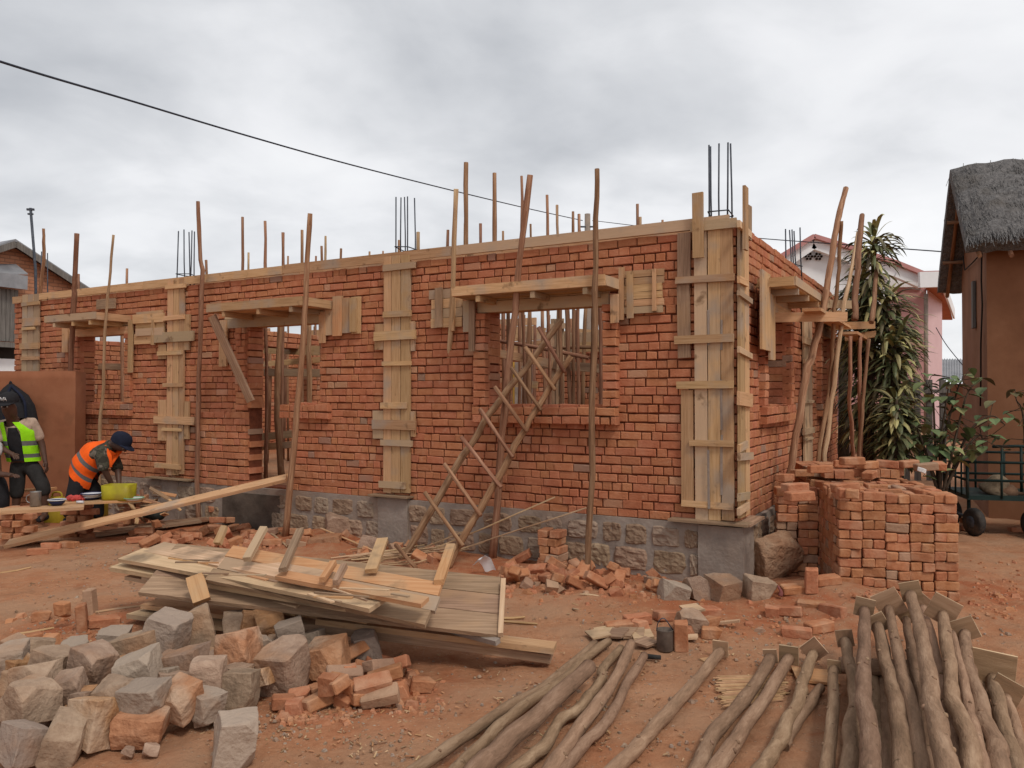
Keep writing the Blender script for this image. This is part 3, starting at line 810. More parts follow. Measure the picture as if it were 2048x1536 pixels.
M["pole_brown"] = mk("brown_peeled_pole", [(0.25, (0.20, 0.105, 0.056)), (0.5, (0.36, 0.205, 0.118)), (0.75, (0.54, 0.35, 0.22))], 4, stretch=(0.7, 11, 1), coord="UV", isl=(0.016, 0.35), bump=0.5, bscale=18, bstretch=(0.6, 14, 1))
# ============================================================ standing poles
def pole_mesh(pts, r0, r1, mat, name, seg=8, wob=0.09, sub=4, parent=None):
    P = smooth_pts(pts, sub)
    n = len(P)
    if n < 6:
        P = [P[0].lerp(P[-1], i / 6) for i in range(7)] if len(P) == 2 else P
        n = len(P)
    sd = RND.random() * 99
    L = (P[-1] - P[0]).length
    for i in range(n):
        k = min(1.0, 4.0 * min(i, n - 1 - i) / n)
        P[i] = P[i] + V((noise.noise(V((i * .45, sd, 1))), noise.noise(V((i * .45, sd, 5))), 0)) * 0.022 * k + V((noise.noise(V((i * 1.2, sd, 3))), noise.noise(V((i * 1.2, sd, 8))), 0)) * 0.007 * k
    rad = [(r0 + (r1 - r0) * i / (n - 1)) * (1 + 0.16 * noise.noise(V((i * .7, sd, 9))) + .10 * noise.noise(V((i * 1.9, sd, 4)))) for i in range(n)]
    mb = MB(); mb.tube(P, rad, seg, wob)
    return mb.build(name, mat, parent, loc=None if parent else P[-1])
# poles standing in front of the front wall: pixels from top to foot, outward distance at top, half width in px, material, label
GP = "poles propped upright against the front wall"
for px, ot, hw, mt, lab in (
    ([(87, 457), (88, 500), (80, 600), (82, 740), (82, 1000)], .08, 3.4, "pole", "slim brown pole crossing the leftmost column box behind the clay garden wall"),
    ([(154, 467), (149, 560), (147, 600), (141, 740), (134, 960), (133, 1020)], .50, 5.4, "pole", "dark crooked pole standing at the left edge of the leftmost window, beside the clay wall"),
    ([(227, 470), (218, 570), (211, 660), (205, 770), (200, 868), (198, 1030)], .52, 3.0, "pole_pale", "thin pale pole crossing the leftmost window opening from its canopy"),
    ([(396, 403), (400, 520), (404, 560), (399, 760), (394, 920), (397, 1042)], .12, 4.6, "pole", "tall brown pole just right of the second column box, above the ramp plank"),
    ([(620, 427), (613, 560), (605, 700), (592, 860), (570, 1072)], .50, 6.0, "pole", "reddish pole standing in the door opening, leaning to the right"),
    ([(912, 378), (905, 600), (893, 780), (878, 930), (860, 1085)], .38, 5.4, "pole_pale", "pale straight pole at the left edge of the big window, leaning right"),
    ([(1060, 350), (1040, 520), (1020, 720), (1005, 870), (985, 1115)], .38, 7.0, "pole", "thick reddish pole crossing the big window behind the ladder"),
    ([(1194, 338), (1193, 480), (1188, 700), (1182, 950), (1175, 1158)], .38, 6.0, "pole", "tall upright pole at the right edge of the big window"),
):
    foot = GG(*px[-1]); ob = (foot - CO).dot(N1)
    y0, y1 = px[0][1], px[-1][1]
    pts = [FW(x, y, ot + (ob - ot) * (y - y0) / (y1 - y0)) for x, y in px[:-1]] + [foot - V((0, 0, 0.03))]
    dep = foot.y
    o = pole_mesh(pts, hw * 0.85 * pts[0].y / FPX, hw * 1.12 * dep / FPX, M[mt], "scaffold_pole")
    tag(o, lab, "pole", GP)
# poles in the scaffold on the right-hand side
GR = "poles of the scaffold beside the right-hand wall"
RP = (
    ([(1692, 377), (1680, 422), (1670, 473), (1655, 560), (1642, 640), (1627, 700), (1612, 748), (1597, 842), (1583, 931), (1573, 1000)], .50, .15, 6.5, "pole", "tallest pole of the side scaffold, leaning away to the right from the near canopy"),
    ([(1683, 442), (1680, 490), (1675, 554), (1668, 640), (1662, 753), (1640, 893), (1633, 960)], .5, .25, 4.4, "pole", "slimmer pole just behind the tallest one of the side scaffold"),
    ([(1716, 465), (1703, 541), (1690, 602), (1676, 690), (1664, 800), (1652, 893), (1645, 960)], .52, .3, 4.4, "pole_pale", "pale bent pole in the middle of the side scaffold"),
    ([(1724, 430), (1715, 520), (1711, 600), (1709, 640)], .62, .62, 5.8, "pole", "pole with a pointed tip rising beside the spiky tree's top, ending on a scaffold board"),
    ([(1701, 672), (1700, 766), (1703, 868), (1708, 940)], .55, .5, 4.2, "pole", "upright brown prop under the scaffold boards, left of three"),
    ([(1721, 672), (1718, 766), (1723, 906), (1724, 950)], .6, .55, 4.4, "pole", "upright brown prop under the scaffold boards, middle of three"),
    ([(1738, 678), (1729, 766), (1722, 850), (1716, 940)], .68, .55, 4.0, "pole", "slanting brown prop under the scaffold boards, right of three"),
    ([(1754, 534), (1749, 587), (1743, 645)], .7, .7, 4.2, "pole", "short dark pole standing on the far scaffold board in front of the spiky tree"),
)
for px, qt, qb, hw, mt, lab in RP:
    y0, y1 = px[0][1], px[-1][1]
    pts = [RW(x, y, qt + (qb - qt) * (y - y0) / max(1, y1 - y0)) for x, y in px]
    if px[-1][1] > 880:
        d = (pts[-1] - pts[-2]).normalized(); k = (pts[-1].z - gz(pts[-1].x, pts[-1].y) + .05) / max(.2, -d.z); pts.append(pts[-1] + d * k)
    o = pole_mesh(pts, hw * .85 * pts[0].y / FPX, hw * 1.1 * pts[0].y / FPX, M[mt], "scaffold_pole")
    tag(o, lab, "pole", GR)
GB = "boards of the side scaffold"
for a, b, qa, qb, w, mt, lab in (
    ((1542, 635), (1694, 634), .02, .66, .088, "wood_new", "nearest horizontal scaffold board sticking out from the right-hand wall"),
    ((1640, 607), (1712, 610), .25, .52, .095, "wood_new", "upper scaffold board nailed across the poles of the side scaffold"),
    ((1668, 652), (1750, 650), .25, .70, .085, "wood_orange", "orange scaffold board sticking out at the far end of the side scaffold"),
    ((1690, 676), (1752, 668), .35, .70, .08, "wood_new", "lower scaffold board just under the orange one of the side scaffold"),
):
    pa, pb = RW(*a, qa), RW(*b, qb)
    mb = MB(); d = (pb - pa); nn = d.cross(V((0, 0, 1))).normalized()
    mb.board((pa + pb) / 2, d / 2, V((0, 0, w / 2)), nn * .013, .003)
    tag(mb.build("scaffold_board", M[mt], loc=(pa + pb) / 2), lab, "board", GB)
for s0, s1, q, z, lab in ((1.15, 3.4, .40, 2.40, "plank lying along the side scaffold over the near cross board"), (2.9, 5.0, .52, 2.30, "plank lying along the far half of the side scaffold")):
    mb = MB(); mb.board(B(-q, -(s0 + s1) / 2, z), N1 * (s1 - s0) / 2, U1 * .085, V((0, 0, .013)), .003)
    tag(mb.build("scaffold_plank", M["wood_orange"], loc=B(-q, -(s0 + s1) / 2, z)), lab, "plank", GB)
# props standing inside the building, tops showing over the front wall: x, y of the top, half width px, distance behind the wall, lean px
INS = [(254, 537, 3, 1.2, 0), (157, 548, 3, 1.6, 0), (485, 434, 3.6, .45, -4), (497, 505, 2.4, 2.2, 0), (530, 442, 3.6, .5, -6), (566, 465, 3.6, 1.0, 2), (576, 512, 2.2, 3.0, 0),
       (604, 460, 3.4, 1.1, 0), (632, 512, 2.4, 3.4, 2), (643, 492, 3.2, 1.6, 0), (651, 472, 2.6, 2.2, 2), (682, 497, 3.2, 1.6, 2), (739, 503, 2.4, 3.2, 0), (766, 502, 2.2, 3.6, 0),
       (798, 480, 3.0, 1.4, 0), (836, 464, 4.0, .7, -2), (896, 460, 3.8, .8, -4), (932, 325, 5.4, .45, 8), (961, 447, 3.6, 1.3, 4), (989, 346, 5.0, .5, 5), (930, 446, 3.2, 2.6, 0), (1006, 462, 3.0, 2.2, 0),
       (1043, 352, 3.6, .7, -9), (1061, 448, 2.6, 2.4, 0), (1094, 390, 3.6, 1.0, -8), (1114, 410, 3.4, 1.2, -4), (1146, 423, 3.4, 1.4, -2), (1158, 428, 3.6, 1.6, 3), (1275, 408, 3.4, 1.2, 0), (1280, 434, 4.0, 2.2, -3),
       (1325, 440, 3.0, 2.4, 0), (412, 520, 3.4, 1.0, -10)]
# more props that only show through the openings
INS2 = [(1007, 640, 3.6, 2.0), (1025, 636, 3.4, 3.2), (1048, 636, 3.4, 2.8), (1070, 640, 3.6, 4.2), (1133, 640, 5.0, 1.4), (1142, 644, 3.8, 3.6), (1172, 634, 4.0, 2.2), (1200, 636, 4.6, 1.2), (1206, 648, 3.6, 3.0), (1085, 640, 4.0, 2.3), (1152, 640, 3.4, 2.6), (1015, 640, 4.2, .9), (1060, 640, 4.6, 1.6), (1098, 640, 3.6, 3.0), (1120, 640, 4.4, .8), (1186, 640, 4.0, 1.7), (1212, 640, 4.2, 2.4), (1040, 640, 3.4, 2.2), (990, 640, 4, 1.5),
        (560, 660, 6.0, .8), (512, 668, 4.8, .5), (537, 676, 4.0, 2.6), (618, 664, 5.0, 1.6), (244, 672, 3.6, 1.0), (203, 672, 3.6, 1.8), (186, 672, 3.4, 3.2), (570, 664, 3.8, 3.2)]
def seg_of(x):
    return ("left of the second column box" if x < 350 else "between second and third column boxes" if x < 795 else
            "between third column box and thick reddish pole" if x < 1045 else "between thick reddish pole and corner box")
ORD = ["first", "second", "third", "fourth", "fifth", "sixth", "seventh", "eighth", "ninth", "tenth", "eleventh", "twelfth", "thirteenth", "fourteenth", "fifteenth", "sixteenth", "seventeenth", "eighteenth", "nineteenth", "twentieth"]
cnt = {}
for x, y, hw, s, ln in sorted(INS):
    top = FW(x, y, -s); foot_t = FT(x - ln, 700, -s)[0]
    pts = [top, (top * 0.6 + B(foot_t, -s, .5) * .4), B(foot_t + RND.uniform(-.03, .03), -s, .50)]
    o = pole_mesh(pts, hw * .82 * top.y / FPX, hw * 1.1 * top.y / FPX, M["pole" if RND.random() < .75 else "pole_pale"], "prop_pole", 7, sub=4)
    sg = seg_of(x); cnt[sg] = cnt.get(sg, 0) + 1
    tag(o, "%s from left of the prop tips %s" % (ORD[cnt[sg] - 1], sg), "pole", "props inside the building")
win = {0: "big", 1: "door", 2: "left"}
c2 = [0, 0, 0]
for x, y, hw, s in sorted(INS2):
    k = 0 if x > 900 else 1 if x > 400 else 2
    top = FW(x, y - 12, -s); t, _ = FT(x, 720, -s)
    top.z = min(top.z, 2.75)
    o = pole_mesh([B(t, -s, 2.7), B(t + RND.uniform(-.05, .05), -s, 1.6), B(t + RND.uniform(-.08, .08), -s, .50)], hw * .9 * top.y / FPX, hw * 1.1 * top.y / FPX, M["pole"], "prop_pole", 7, sub=4)
    c2[k] += 1
    tag(o, "%s from left of the inside props seen through the %s" % (ORD[c2[k] - 1], ("big window", "door opening", "leftmost window")[k]), "pole", "props seen through the openings")
# horizontal boards and rails between the inside props
for a, b, s, w, mt, lab, rnd in (
    ((985, 704), (1105, 728), 1.7, .10, "wood_new", "horizontal board tied between props behind the big window, on its left", False),
    ((1085, 728), (1215, 738), 2.0, .10, "wood_grey", "grey horizontal board between props behind the big window, on its right", False),
    ((985, 680), (1178, 716), 1.3, .045, "pole", "thin rail sloping down to the right behind the big window", True),
    ((1098, 697), (1214, 695), 1.9, .045, "pole", "thin level rail behind the right half of the big window", True),
    ((980, 662), (1090, 668), 4.8, .20, "wood_new", "wide yellow shuttering board on the rear wall behind the big window", False),
    ((1135, 668), (1222, 676), 4.8, .20, "wood_new", "wide yellow shuttering board on the rear wall, right part of the big window", False),
    ((1000, 765), (1075, 770), 3.2, .10, "wood_new", "low board between props behind the left half of the big window", False),
    ((516, 698), (648, 702), 2.2, .14, "wood_new", "upper wide board crossing behind the door opening", False),
    ((516, 729), (648, 719), 2.5, .09, "wood_new", "middle board crossing behind the door opening", False),
    ((516, 744), (648, 746), 2.0, .12, "wood_grey", "lowest grey board crossing behind the door opening", False),
    ((520, 874), (600, 866), 1.2, .10, "wood_grey", "grey board lying low inside the door opening", False),
    ((520, 894), (600, 888), 1.0, .09, "wood_new", "yellowish board lying lowest inside the door opening", False),
    ((150, 732), (262, 734), 1.2, .10, "wood_grey", "grey board crossing the leftmost window opening on the inside", False),
):
    pa, pb = FW(*a, -s), FW(*b, -s)
    mb = MB()
    if rnd: mb.tube([pa, pa.lerp(pb, .5) + V((0, 0, .01)), pb], w / 2, 7)
    else: mb.plank(pa, pb, w, .025, N1 + V((0, 0, .15)), .004)
    tag(mb.build("prop_rail" if rnd else "shuttering_board", M[mt], loc=(pa + pb) / 2), lab, "rail" if rnd else "board", "boards and rails between the inside props")
# pale column box inside the building
ic = empty("column_box", B(*[FT(1114, 720, -2.6)[0], -2.6, .52]))
tag(ic, "pale upright column box inside the building, seen through the big window", "column box")
mb = MB()
for i in range(3):
    mb.board(B(FT(1106 + i * 9, 700, -2.6)[0], -2.6, 1.55), V((0, 0, 1.05)), U1 * .027, N1 * .013, .002)
mb.build("plank", M["wood_pale"], ic)
for z in (.9, 1.4, 2.0, 2.5):
    mb = MB(); mb.board(B(FT(1114, 700, -2.6)[0], -2.57, z), U1 * .13, V((0, 0, .035)), N1 * .012, .003); mb.build("batten", M["wood_new"], ic)

# ------------------------------------------------------------ pole ladder leaning into the big window
lad = empty("pole_ladder", GG(848, 1125))
tag(lad, "rough pole ladder leaning through the big window sill, with crooked rungs", "ladder")
rA = [GG(803, 1117), None, None, None, FW(1122, 640, -.12)]
rB = [GG(894, 1137), None, None, FW(1142, 712, -.05)]
def railpts(px, foot, o_top):
    ob = (foot - CO).dot(N1); y1 = px[-1][1]; y0 = px[0][1]
    return [FW(x, y, o_top + (ob - o_top) * (y - y0) / (y1 - y0)) for x, y in px[:-1]] + [foot]
A_ = railpts([(1122, 640), (1064, 721), (1003, 797), (954, 868), (894, 965), (820, 1094), (803, 1117)], GG(803, 1117), .16)
B_ = railpts([(1142, 712), (1102, 774), (1051, 858), (1013, 927), (962, 1018), (921, 1084), (894, 1137)], GG(894, 1137), .16)
pole_mesh(A_, .027, .036, M["pole_brown"], "rail", parent=lad)
pole_mesh(B_, .026, .036, M["pole"], "rail", parent=lad)
def onrail(pts, px, py, dz=0.0):
    best = None
    for i in range(len(pts) - 1):
        for k in range(11):
            p = pts[i].lerp(pts[i + 1], k / 10)
            d = p - EYE; 
            # nearest in direction
            r = ray(px, py).normalized(); e = (d.normalized() - r).length
            if best is None or e < best[0]: best = (e, p)
    return best[1]
for a, b in (((1079, 658), (1124, 735)), ((1053, 698), (1104, 771)), ((1025, 739), (1076, 812)), ((992, 777), (1048, 855)), ((962, 821), (1020, 906)), ((925, 877), (996, 967)),
             ((891, 931), (956, 1023)), ((852, 988), (920, 1084)), ((793, 1092), (828, 1131))):
    pa, pb = D(*a, onrail(A_, *a).y - .05), D(*b, onrail(B_, *b).y - .045)
    d = (pb - pa).normalized()
    mb = MB(); mb.tube([pa - d * .02, pa.lerp(pb, .5), pb + d * .05], [.020, .018, .019], 8, .06); mb.build("rung", M["pole"], lad)

# ------------------------------------------------------------ split sticks and strips lying at the foot of the wall
GS = "split sticks lying around the ladder's foot"
def stick(pa, pb, r, lab, mt="pole_pale", name="split_stick", grp=GS):
    mb = MB(); mid = pa.lerp(pb, .5) + V((RND.uniform(-.01, .01), RND.uniform(-.01, .01), RND.uniform(-.008, .004)))
    mb.tube([pa, mid, pb], [r, r * 1.05, r * .85], 5, .15, smooth=False)
    tag(mb.build(name, M[mt], loc=mid), lab, "stick", grp)
for a, b, lab in (((1110, 994), (828, 1118), "long split stick rising from the ladder's foot to the wall, the double one ending highest"),
                  ((1173, 1016), (905, 1108), "long thin stick reaching right to the pole at the big window's right edge"),
                  ((985, 1038), (830, 1086), "thin stick resting on the plinth behind the ladder, upper one"),
                  ((930, 1062), (818, 1110), "thin stick resting on the plinth between the ladder rails"),
                  ((968, 1084), (830, 1131), "short stick crossing under the ladder's right rail")):
    stick(FW(*a, .075), GG(*b) + V((0, 0, .02)), .0075, lab)
for i in range(26):
    x0 = RND.uniform(705, 880); y0 = RND.uniform(1098, 1132); ang = RND.uniform(-.55, .12)
    Lp = RND.uniform(60, 150)
    a = GG(x0 - Lp / 2, y0 + Lp / 2 * .12 - ang * 8); b = GG(x0 + Lp / 2, y0 + ang * 14)
    h = RND.uniform(.01, .06)
    stick(a + V((0, 0, h)), b + V((0, 0, h + RND.uniform(-.01, .03))), RND.uniform(.006, .010), "split stick in the loose layer between ladder foot and lumber heap")
for a, b, lab in (((531, 1056), (615, 1104), "stick slanting down to the right behind the lumber heap, upper of two"), ((526, 1064), (574, 1098), "stick slanting down to the right behind the lumber heap, lower of two"),
                  ((642, 1066), (745, 1106), "long pale stick slanting down right of the earth clod"), ((336, 1088), (440, 1062), "orange strip lying behind the lumber heap's left end"),
                  ((165, 1232), (300, 1212), "thin strip on the bare earth left of the lumber heap"), ((35, 1272), (108, 1258), "thin strip on the earth by the brick bits, far left"),
                  ((0, 1149), (62, 1136), "flat strip at the photo's left edge on the bare earth"), ((1005, 1246), (1075, 1250), "short split strip right of the grey panel, lower one"), ((1003, 1240), (1050, 1236), "short split strip right of the grey panel, upper one")):
    pa, pb = GG(*a), GG(*b)
    hz = .05 if a[1] < 1070 else .012
    stick(pa + V((0, 0, hz)), pb + V((0, 0, hz * .6)), .010, lab, "wood_new", "wood_strip", "loose strips of wood on the ground")
# ============================================================ loose bricks
def brick_me(seed, L=.190, W=.092, H=.066, broken=0.0):
    r = random.Random(seed)
    bm = bmesh.new()
    bmesh.ops.create_cube(bm, size=1)
    for v in bm.verts:
        v.co = V((v.co.x * L, v.co.y * W, v.co.z * H)) + V((r.uniform(-.006, .006), r.uniform(-.005, .005), r.uniform(-.004, .004)))
    if broken:
        for _ in range(2):
            n = V((1, r.uniform(-.7, .7), r.uniform(-.6, .6))).normalized()
            bmesh.ops.bisect_plane(bm, geom=bm.verts[:] + bm.edges[:] + bm.faces[:], plane_co=V((L * (.5 - broken) + r.uniform(-.03, .03), r.uniform(-.02, .02), 0)), plane_no=n, clear_outer=True)
            ed = [e for e in bm.edges if e.is_boundary]
            if ed: bmesh.ops.holes_fill(bm, edges=ed)
    bmesh.ops.bevel(bm, geom=bm.edges[:], offset=.007, segments=1, affect="EDGES", clamp_overlap=True)
    bmesh.ops.triangulate(bm, faces=[f for f in bm.faces if len(f.verts) > 4])
    bmesh.ops.subdivide_edges(bm, edges=bm.edges[:], cuts=1, use_grid_fill=True)
    for v in bm.verts:
        v.co += V((1, 1, 1)) * 0.0035 * noise.noise(v.co * 22 + V((seed * 3.1, 0, 0)))
    me = bpy.data.meshes.new("brick"); bm.to_mesh(me); bm.free()
    me.materials.append(M["brick_loose"])
    return me
BRICKS = [brick_me(i) for i in range(8)]
HALVES = [brick_me(20 + i, broken=RND.uniform(.3, .6)) for i in range(7)]
def put_brick(p, rot, me=None, name="brick", lab="", grp=None, sc_=1.0, cat="brick"):
    if me is not None and me in HALVES and name == "brick": name, cat = "half_brick", "half brick"
    o = bpy.data.objects.new(name, me or RND.choice(BRICKS))
    COL.objects.link(o)
    o.location = p; o.rotation_euler = rot; o.scale = (sc_ * .885, sc_ * .9, sc_ * 1.05) if grp == "bricks of the big stack" else (sc_, sc_, sc_)
    return tag(o, lab, cat, grp)

# ------------------------------------------------------------ the big brick stack by the corner
EA = V((.985, -.17, 0)).normalized(); EN = V((-EA.y, EA.x, 0))        # along its face, and into the stack
FR = G(1919, 1214); FR.z = -0.02
EZ = atan2(EA.y, EA.x)
BL_, BW_, BH_ = .167, .083, .0735
GK = "bricks of the big stack"
nstk = 0
def stackcol(org, cols, rows, lab, seed, z0=0.0, flip=0):
    global nstk
    r = random.Random(seed)
    for c in range(cols):
        zoff = z0 + r.uniform(-.02, .02); tilt = r.uniform(-.02, .05)
        for k in range(rows):
            x = -(c + .5) * (BL_ + .006)
            z = zoff + (k + .5) * BH_
            where = "%s course from top, %s column from right" % (ORD[rows - 1 - k], ORD[c])
            if (k + flip + c) % 2 == 0:
                p = org + EA * (x + r.uniform(-.006, .006)) + EN * (.042 + r.uniform(-.012, .008)) + V((0, 0, z))
                put_brick(p, (r.uniform(-.03, .03), tilt + r.uniform(-.04, .04), EZ + r.uniform(-.06, .06)), lab="%s, %s" % (lab, where), grp=GK); nstk += 1
            else:
                for d in (-.25, .25):
                    p = org + EA * (x + d * (BL_ + .004) + r.uniform(-.005, .005)) + EN * (.084 + r.uniform(-.014, .006)) + V((0, 0, z - d * BL_ * tilt))
                    put_brick(p, (r.uniform(-.04, .04), r.uniform(-.03, .03), EZ + pi / 2 + r.uniform(-.07, .07)), lab="%s %s, %s" % ("left" if d < 0 else "right", lab.replace("brick of", "header of"), where), grp=GK); nstk += 1
stackcol(FR, 5, 12, "brick of the big stack's front", 3)
ORG2 = FR - EA * (5 * (BL_ + .006) - .17) + EN * .72
stackcol(ORG2, 3, 11, "brick of the stack's recessed left part", 5, z0=.0, flip=1)
# left flank of the front block, seen in the step between the two faces
for k in range(12):
    for j in range(3):
        p = FR - EA * (5 * (BL_ + .006) - .05) + EN * (.25 + j * .2) + V((0, 0, (k + .5) * BH_))
        put_brick(p, (0, RND.uniform(-.02, .02), EZ + pi / 2 + RND.uniform(-.03, .03)), lab="brick on the left flank of the big stack's front block", grp=GK)
# top layer: bricks on edge
ztop = 12 * BH_ + FR.z
for i in range(7):
    for j in range(7):
        p = FR - EA * (.06 + i * .122 + RND.uniform(-.015, .015)) + EN * (.24 + j * .17 + RND.uniform(-.015, .015)) + V((0, 0, 12 * BH_ - .055 + RND.uniform(-.012, .012)))
        onedge = RND.random() < .55
        put_brick(p, (pi / 2 if onedge else RND.uniform(-.1, .1), RND.uniform(-.05, .05), EZ + RND.choice((0, pi / 2)) + RND.uniform(-.12, .12)), lab="brick lying in the top layer of the big stack", grp=GK)
# the inside of the stack, behind the bricks built one by one
mbk = MB(); rk = random.Random(14)
for k in range(13):
    for i in range(5 if k % 2 else 10):
        for j in range(20 if k % 2 else 10):
            w, d = ((BL_ + .006), .088) if k % 2 else ((BL_ + .006) / 2, .176)
            e = .215 + (j + .5) * d
            if (k == 11 and e < 1.36) or (k == 12 and (e < .98 + rk.uniform(0, .12) or rk.random() < .12)): continue
            c = FR - EA * ((i + .5) * w) + EN * e + V((0, 0, (k + .5) * BH_))
            a = rk.uniform(-.03, .03); x_ = EA * cos(a) + EN * sin(a); y_ = EN * cos(a) - EA * sin(a)
            mbk.board(c + V((rk.uniform(-.004, .004), rk.uniform(-.004, .004), rk.uniform(-.003, .003) - (.004 if k < 11 else 0))), x_ * (w / 2 - .004), y_ * (d / 2 - .004), V((0, 0, BH_ / 2 - .002)), .003)
tag(mbk.build("stacked_bricks", M["brick_loose"]), "packed bricks filling the big stack behind its front face", "stacked bricks", GK, "stuff")
# loose ones lying on top: pixel, yaw, label
def top_brick(px, py, z, yaw, lab, rx=0.0, me=None, mat=None):
    p = G(px, py, (.975 if py < 945 else .90) + (.075 if z > 1.05 else 0)); o = put_brick(p, (rx, RND.uniform(-.08, .08), yaw), me, lab=lab, grp="loose bricks lying on the big stack")
    return o
for px, py, z, yaw, lab in ((1604, 946, .98, .2, "loose brick at the left end on top of the big stack"), (1640, 938, 1.0, -.1, "dark loose brick second from left on top of the big stack"),
                            (1690, 928, 1.02, -.3, "greyish loose brick standing third from left on the big stack"), (1735, 930, 1.0, .5, "loose brick in the middle of the big stack's top"),
                            (1775, 928, 1.02, -.5, "pale loose brick leaning on its neighbour atop the big stack"), (1817, 928, 1.0, .3, "loose red brick right of middle on the big stack"),
                            (1852, 934, 1.0, 0, "flat loose brick near the right back edge of the big stack"), (1878, 932, 1.0, 1.2, "loose brick at the right end on top of the big stack"),
                            (1590, 975, .93, .35, "loose brick overhanging the set back column of the big stack"), (1600, 992, .90, .2, "second loose brick down on the set back column of the big stack"),
                            (1570, 955, .97, .8, "dark brick at the far left back of the big stack"), (1705, 922, 1.07, .1, "greyish brick lying topmost in the middle of the big stack"),
                            (1690, 975, .92, .1, "loose brick on the left front edge of the big stack"), (1740, 950, .95, .9, "loose brick lying askew in the middle of the stack's top")):
    top_brick(px, py, z, yaw, lab)
for px, py, z, yaw, lab in ((1686, 983, .94, 1.35, "grey stone like brick on the front left edge of the big stack"), (1703, 985, .92, 1.2, "second half brick on the front left edge of the big stack")):
    top_brick(px, py, z, yaw, lab, me=HALVES[1])
tag(put_brick(G(1847, 942, .99), (.2, .3, .6), HALVES[2], name="plaster_lump", sc_=.55), "small white lump of plaster on top of the big brick stack", "lump").data = HALVES[2].copy()
bpy.data.objects["plaster_lump"].data.materials[0] = mk("white_plaster", [(.3, (.55, .53, .5)), (.7, (.72, .7, .68))], 8)

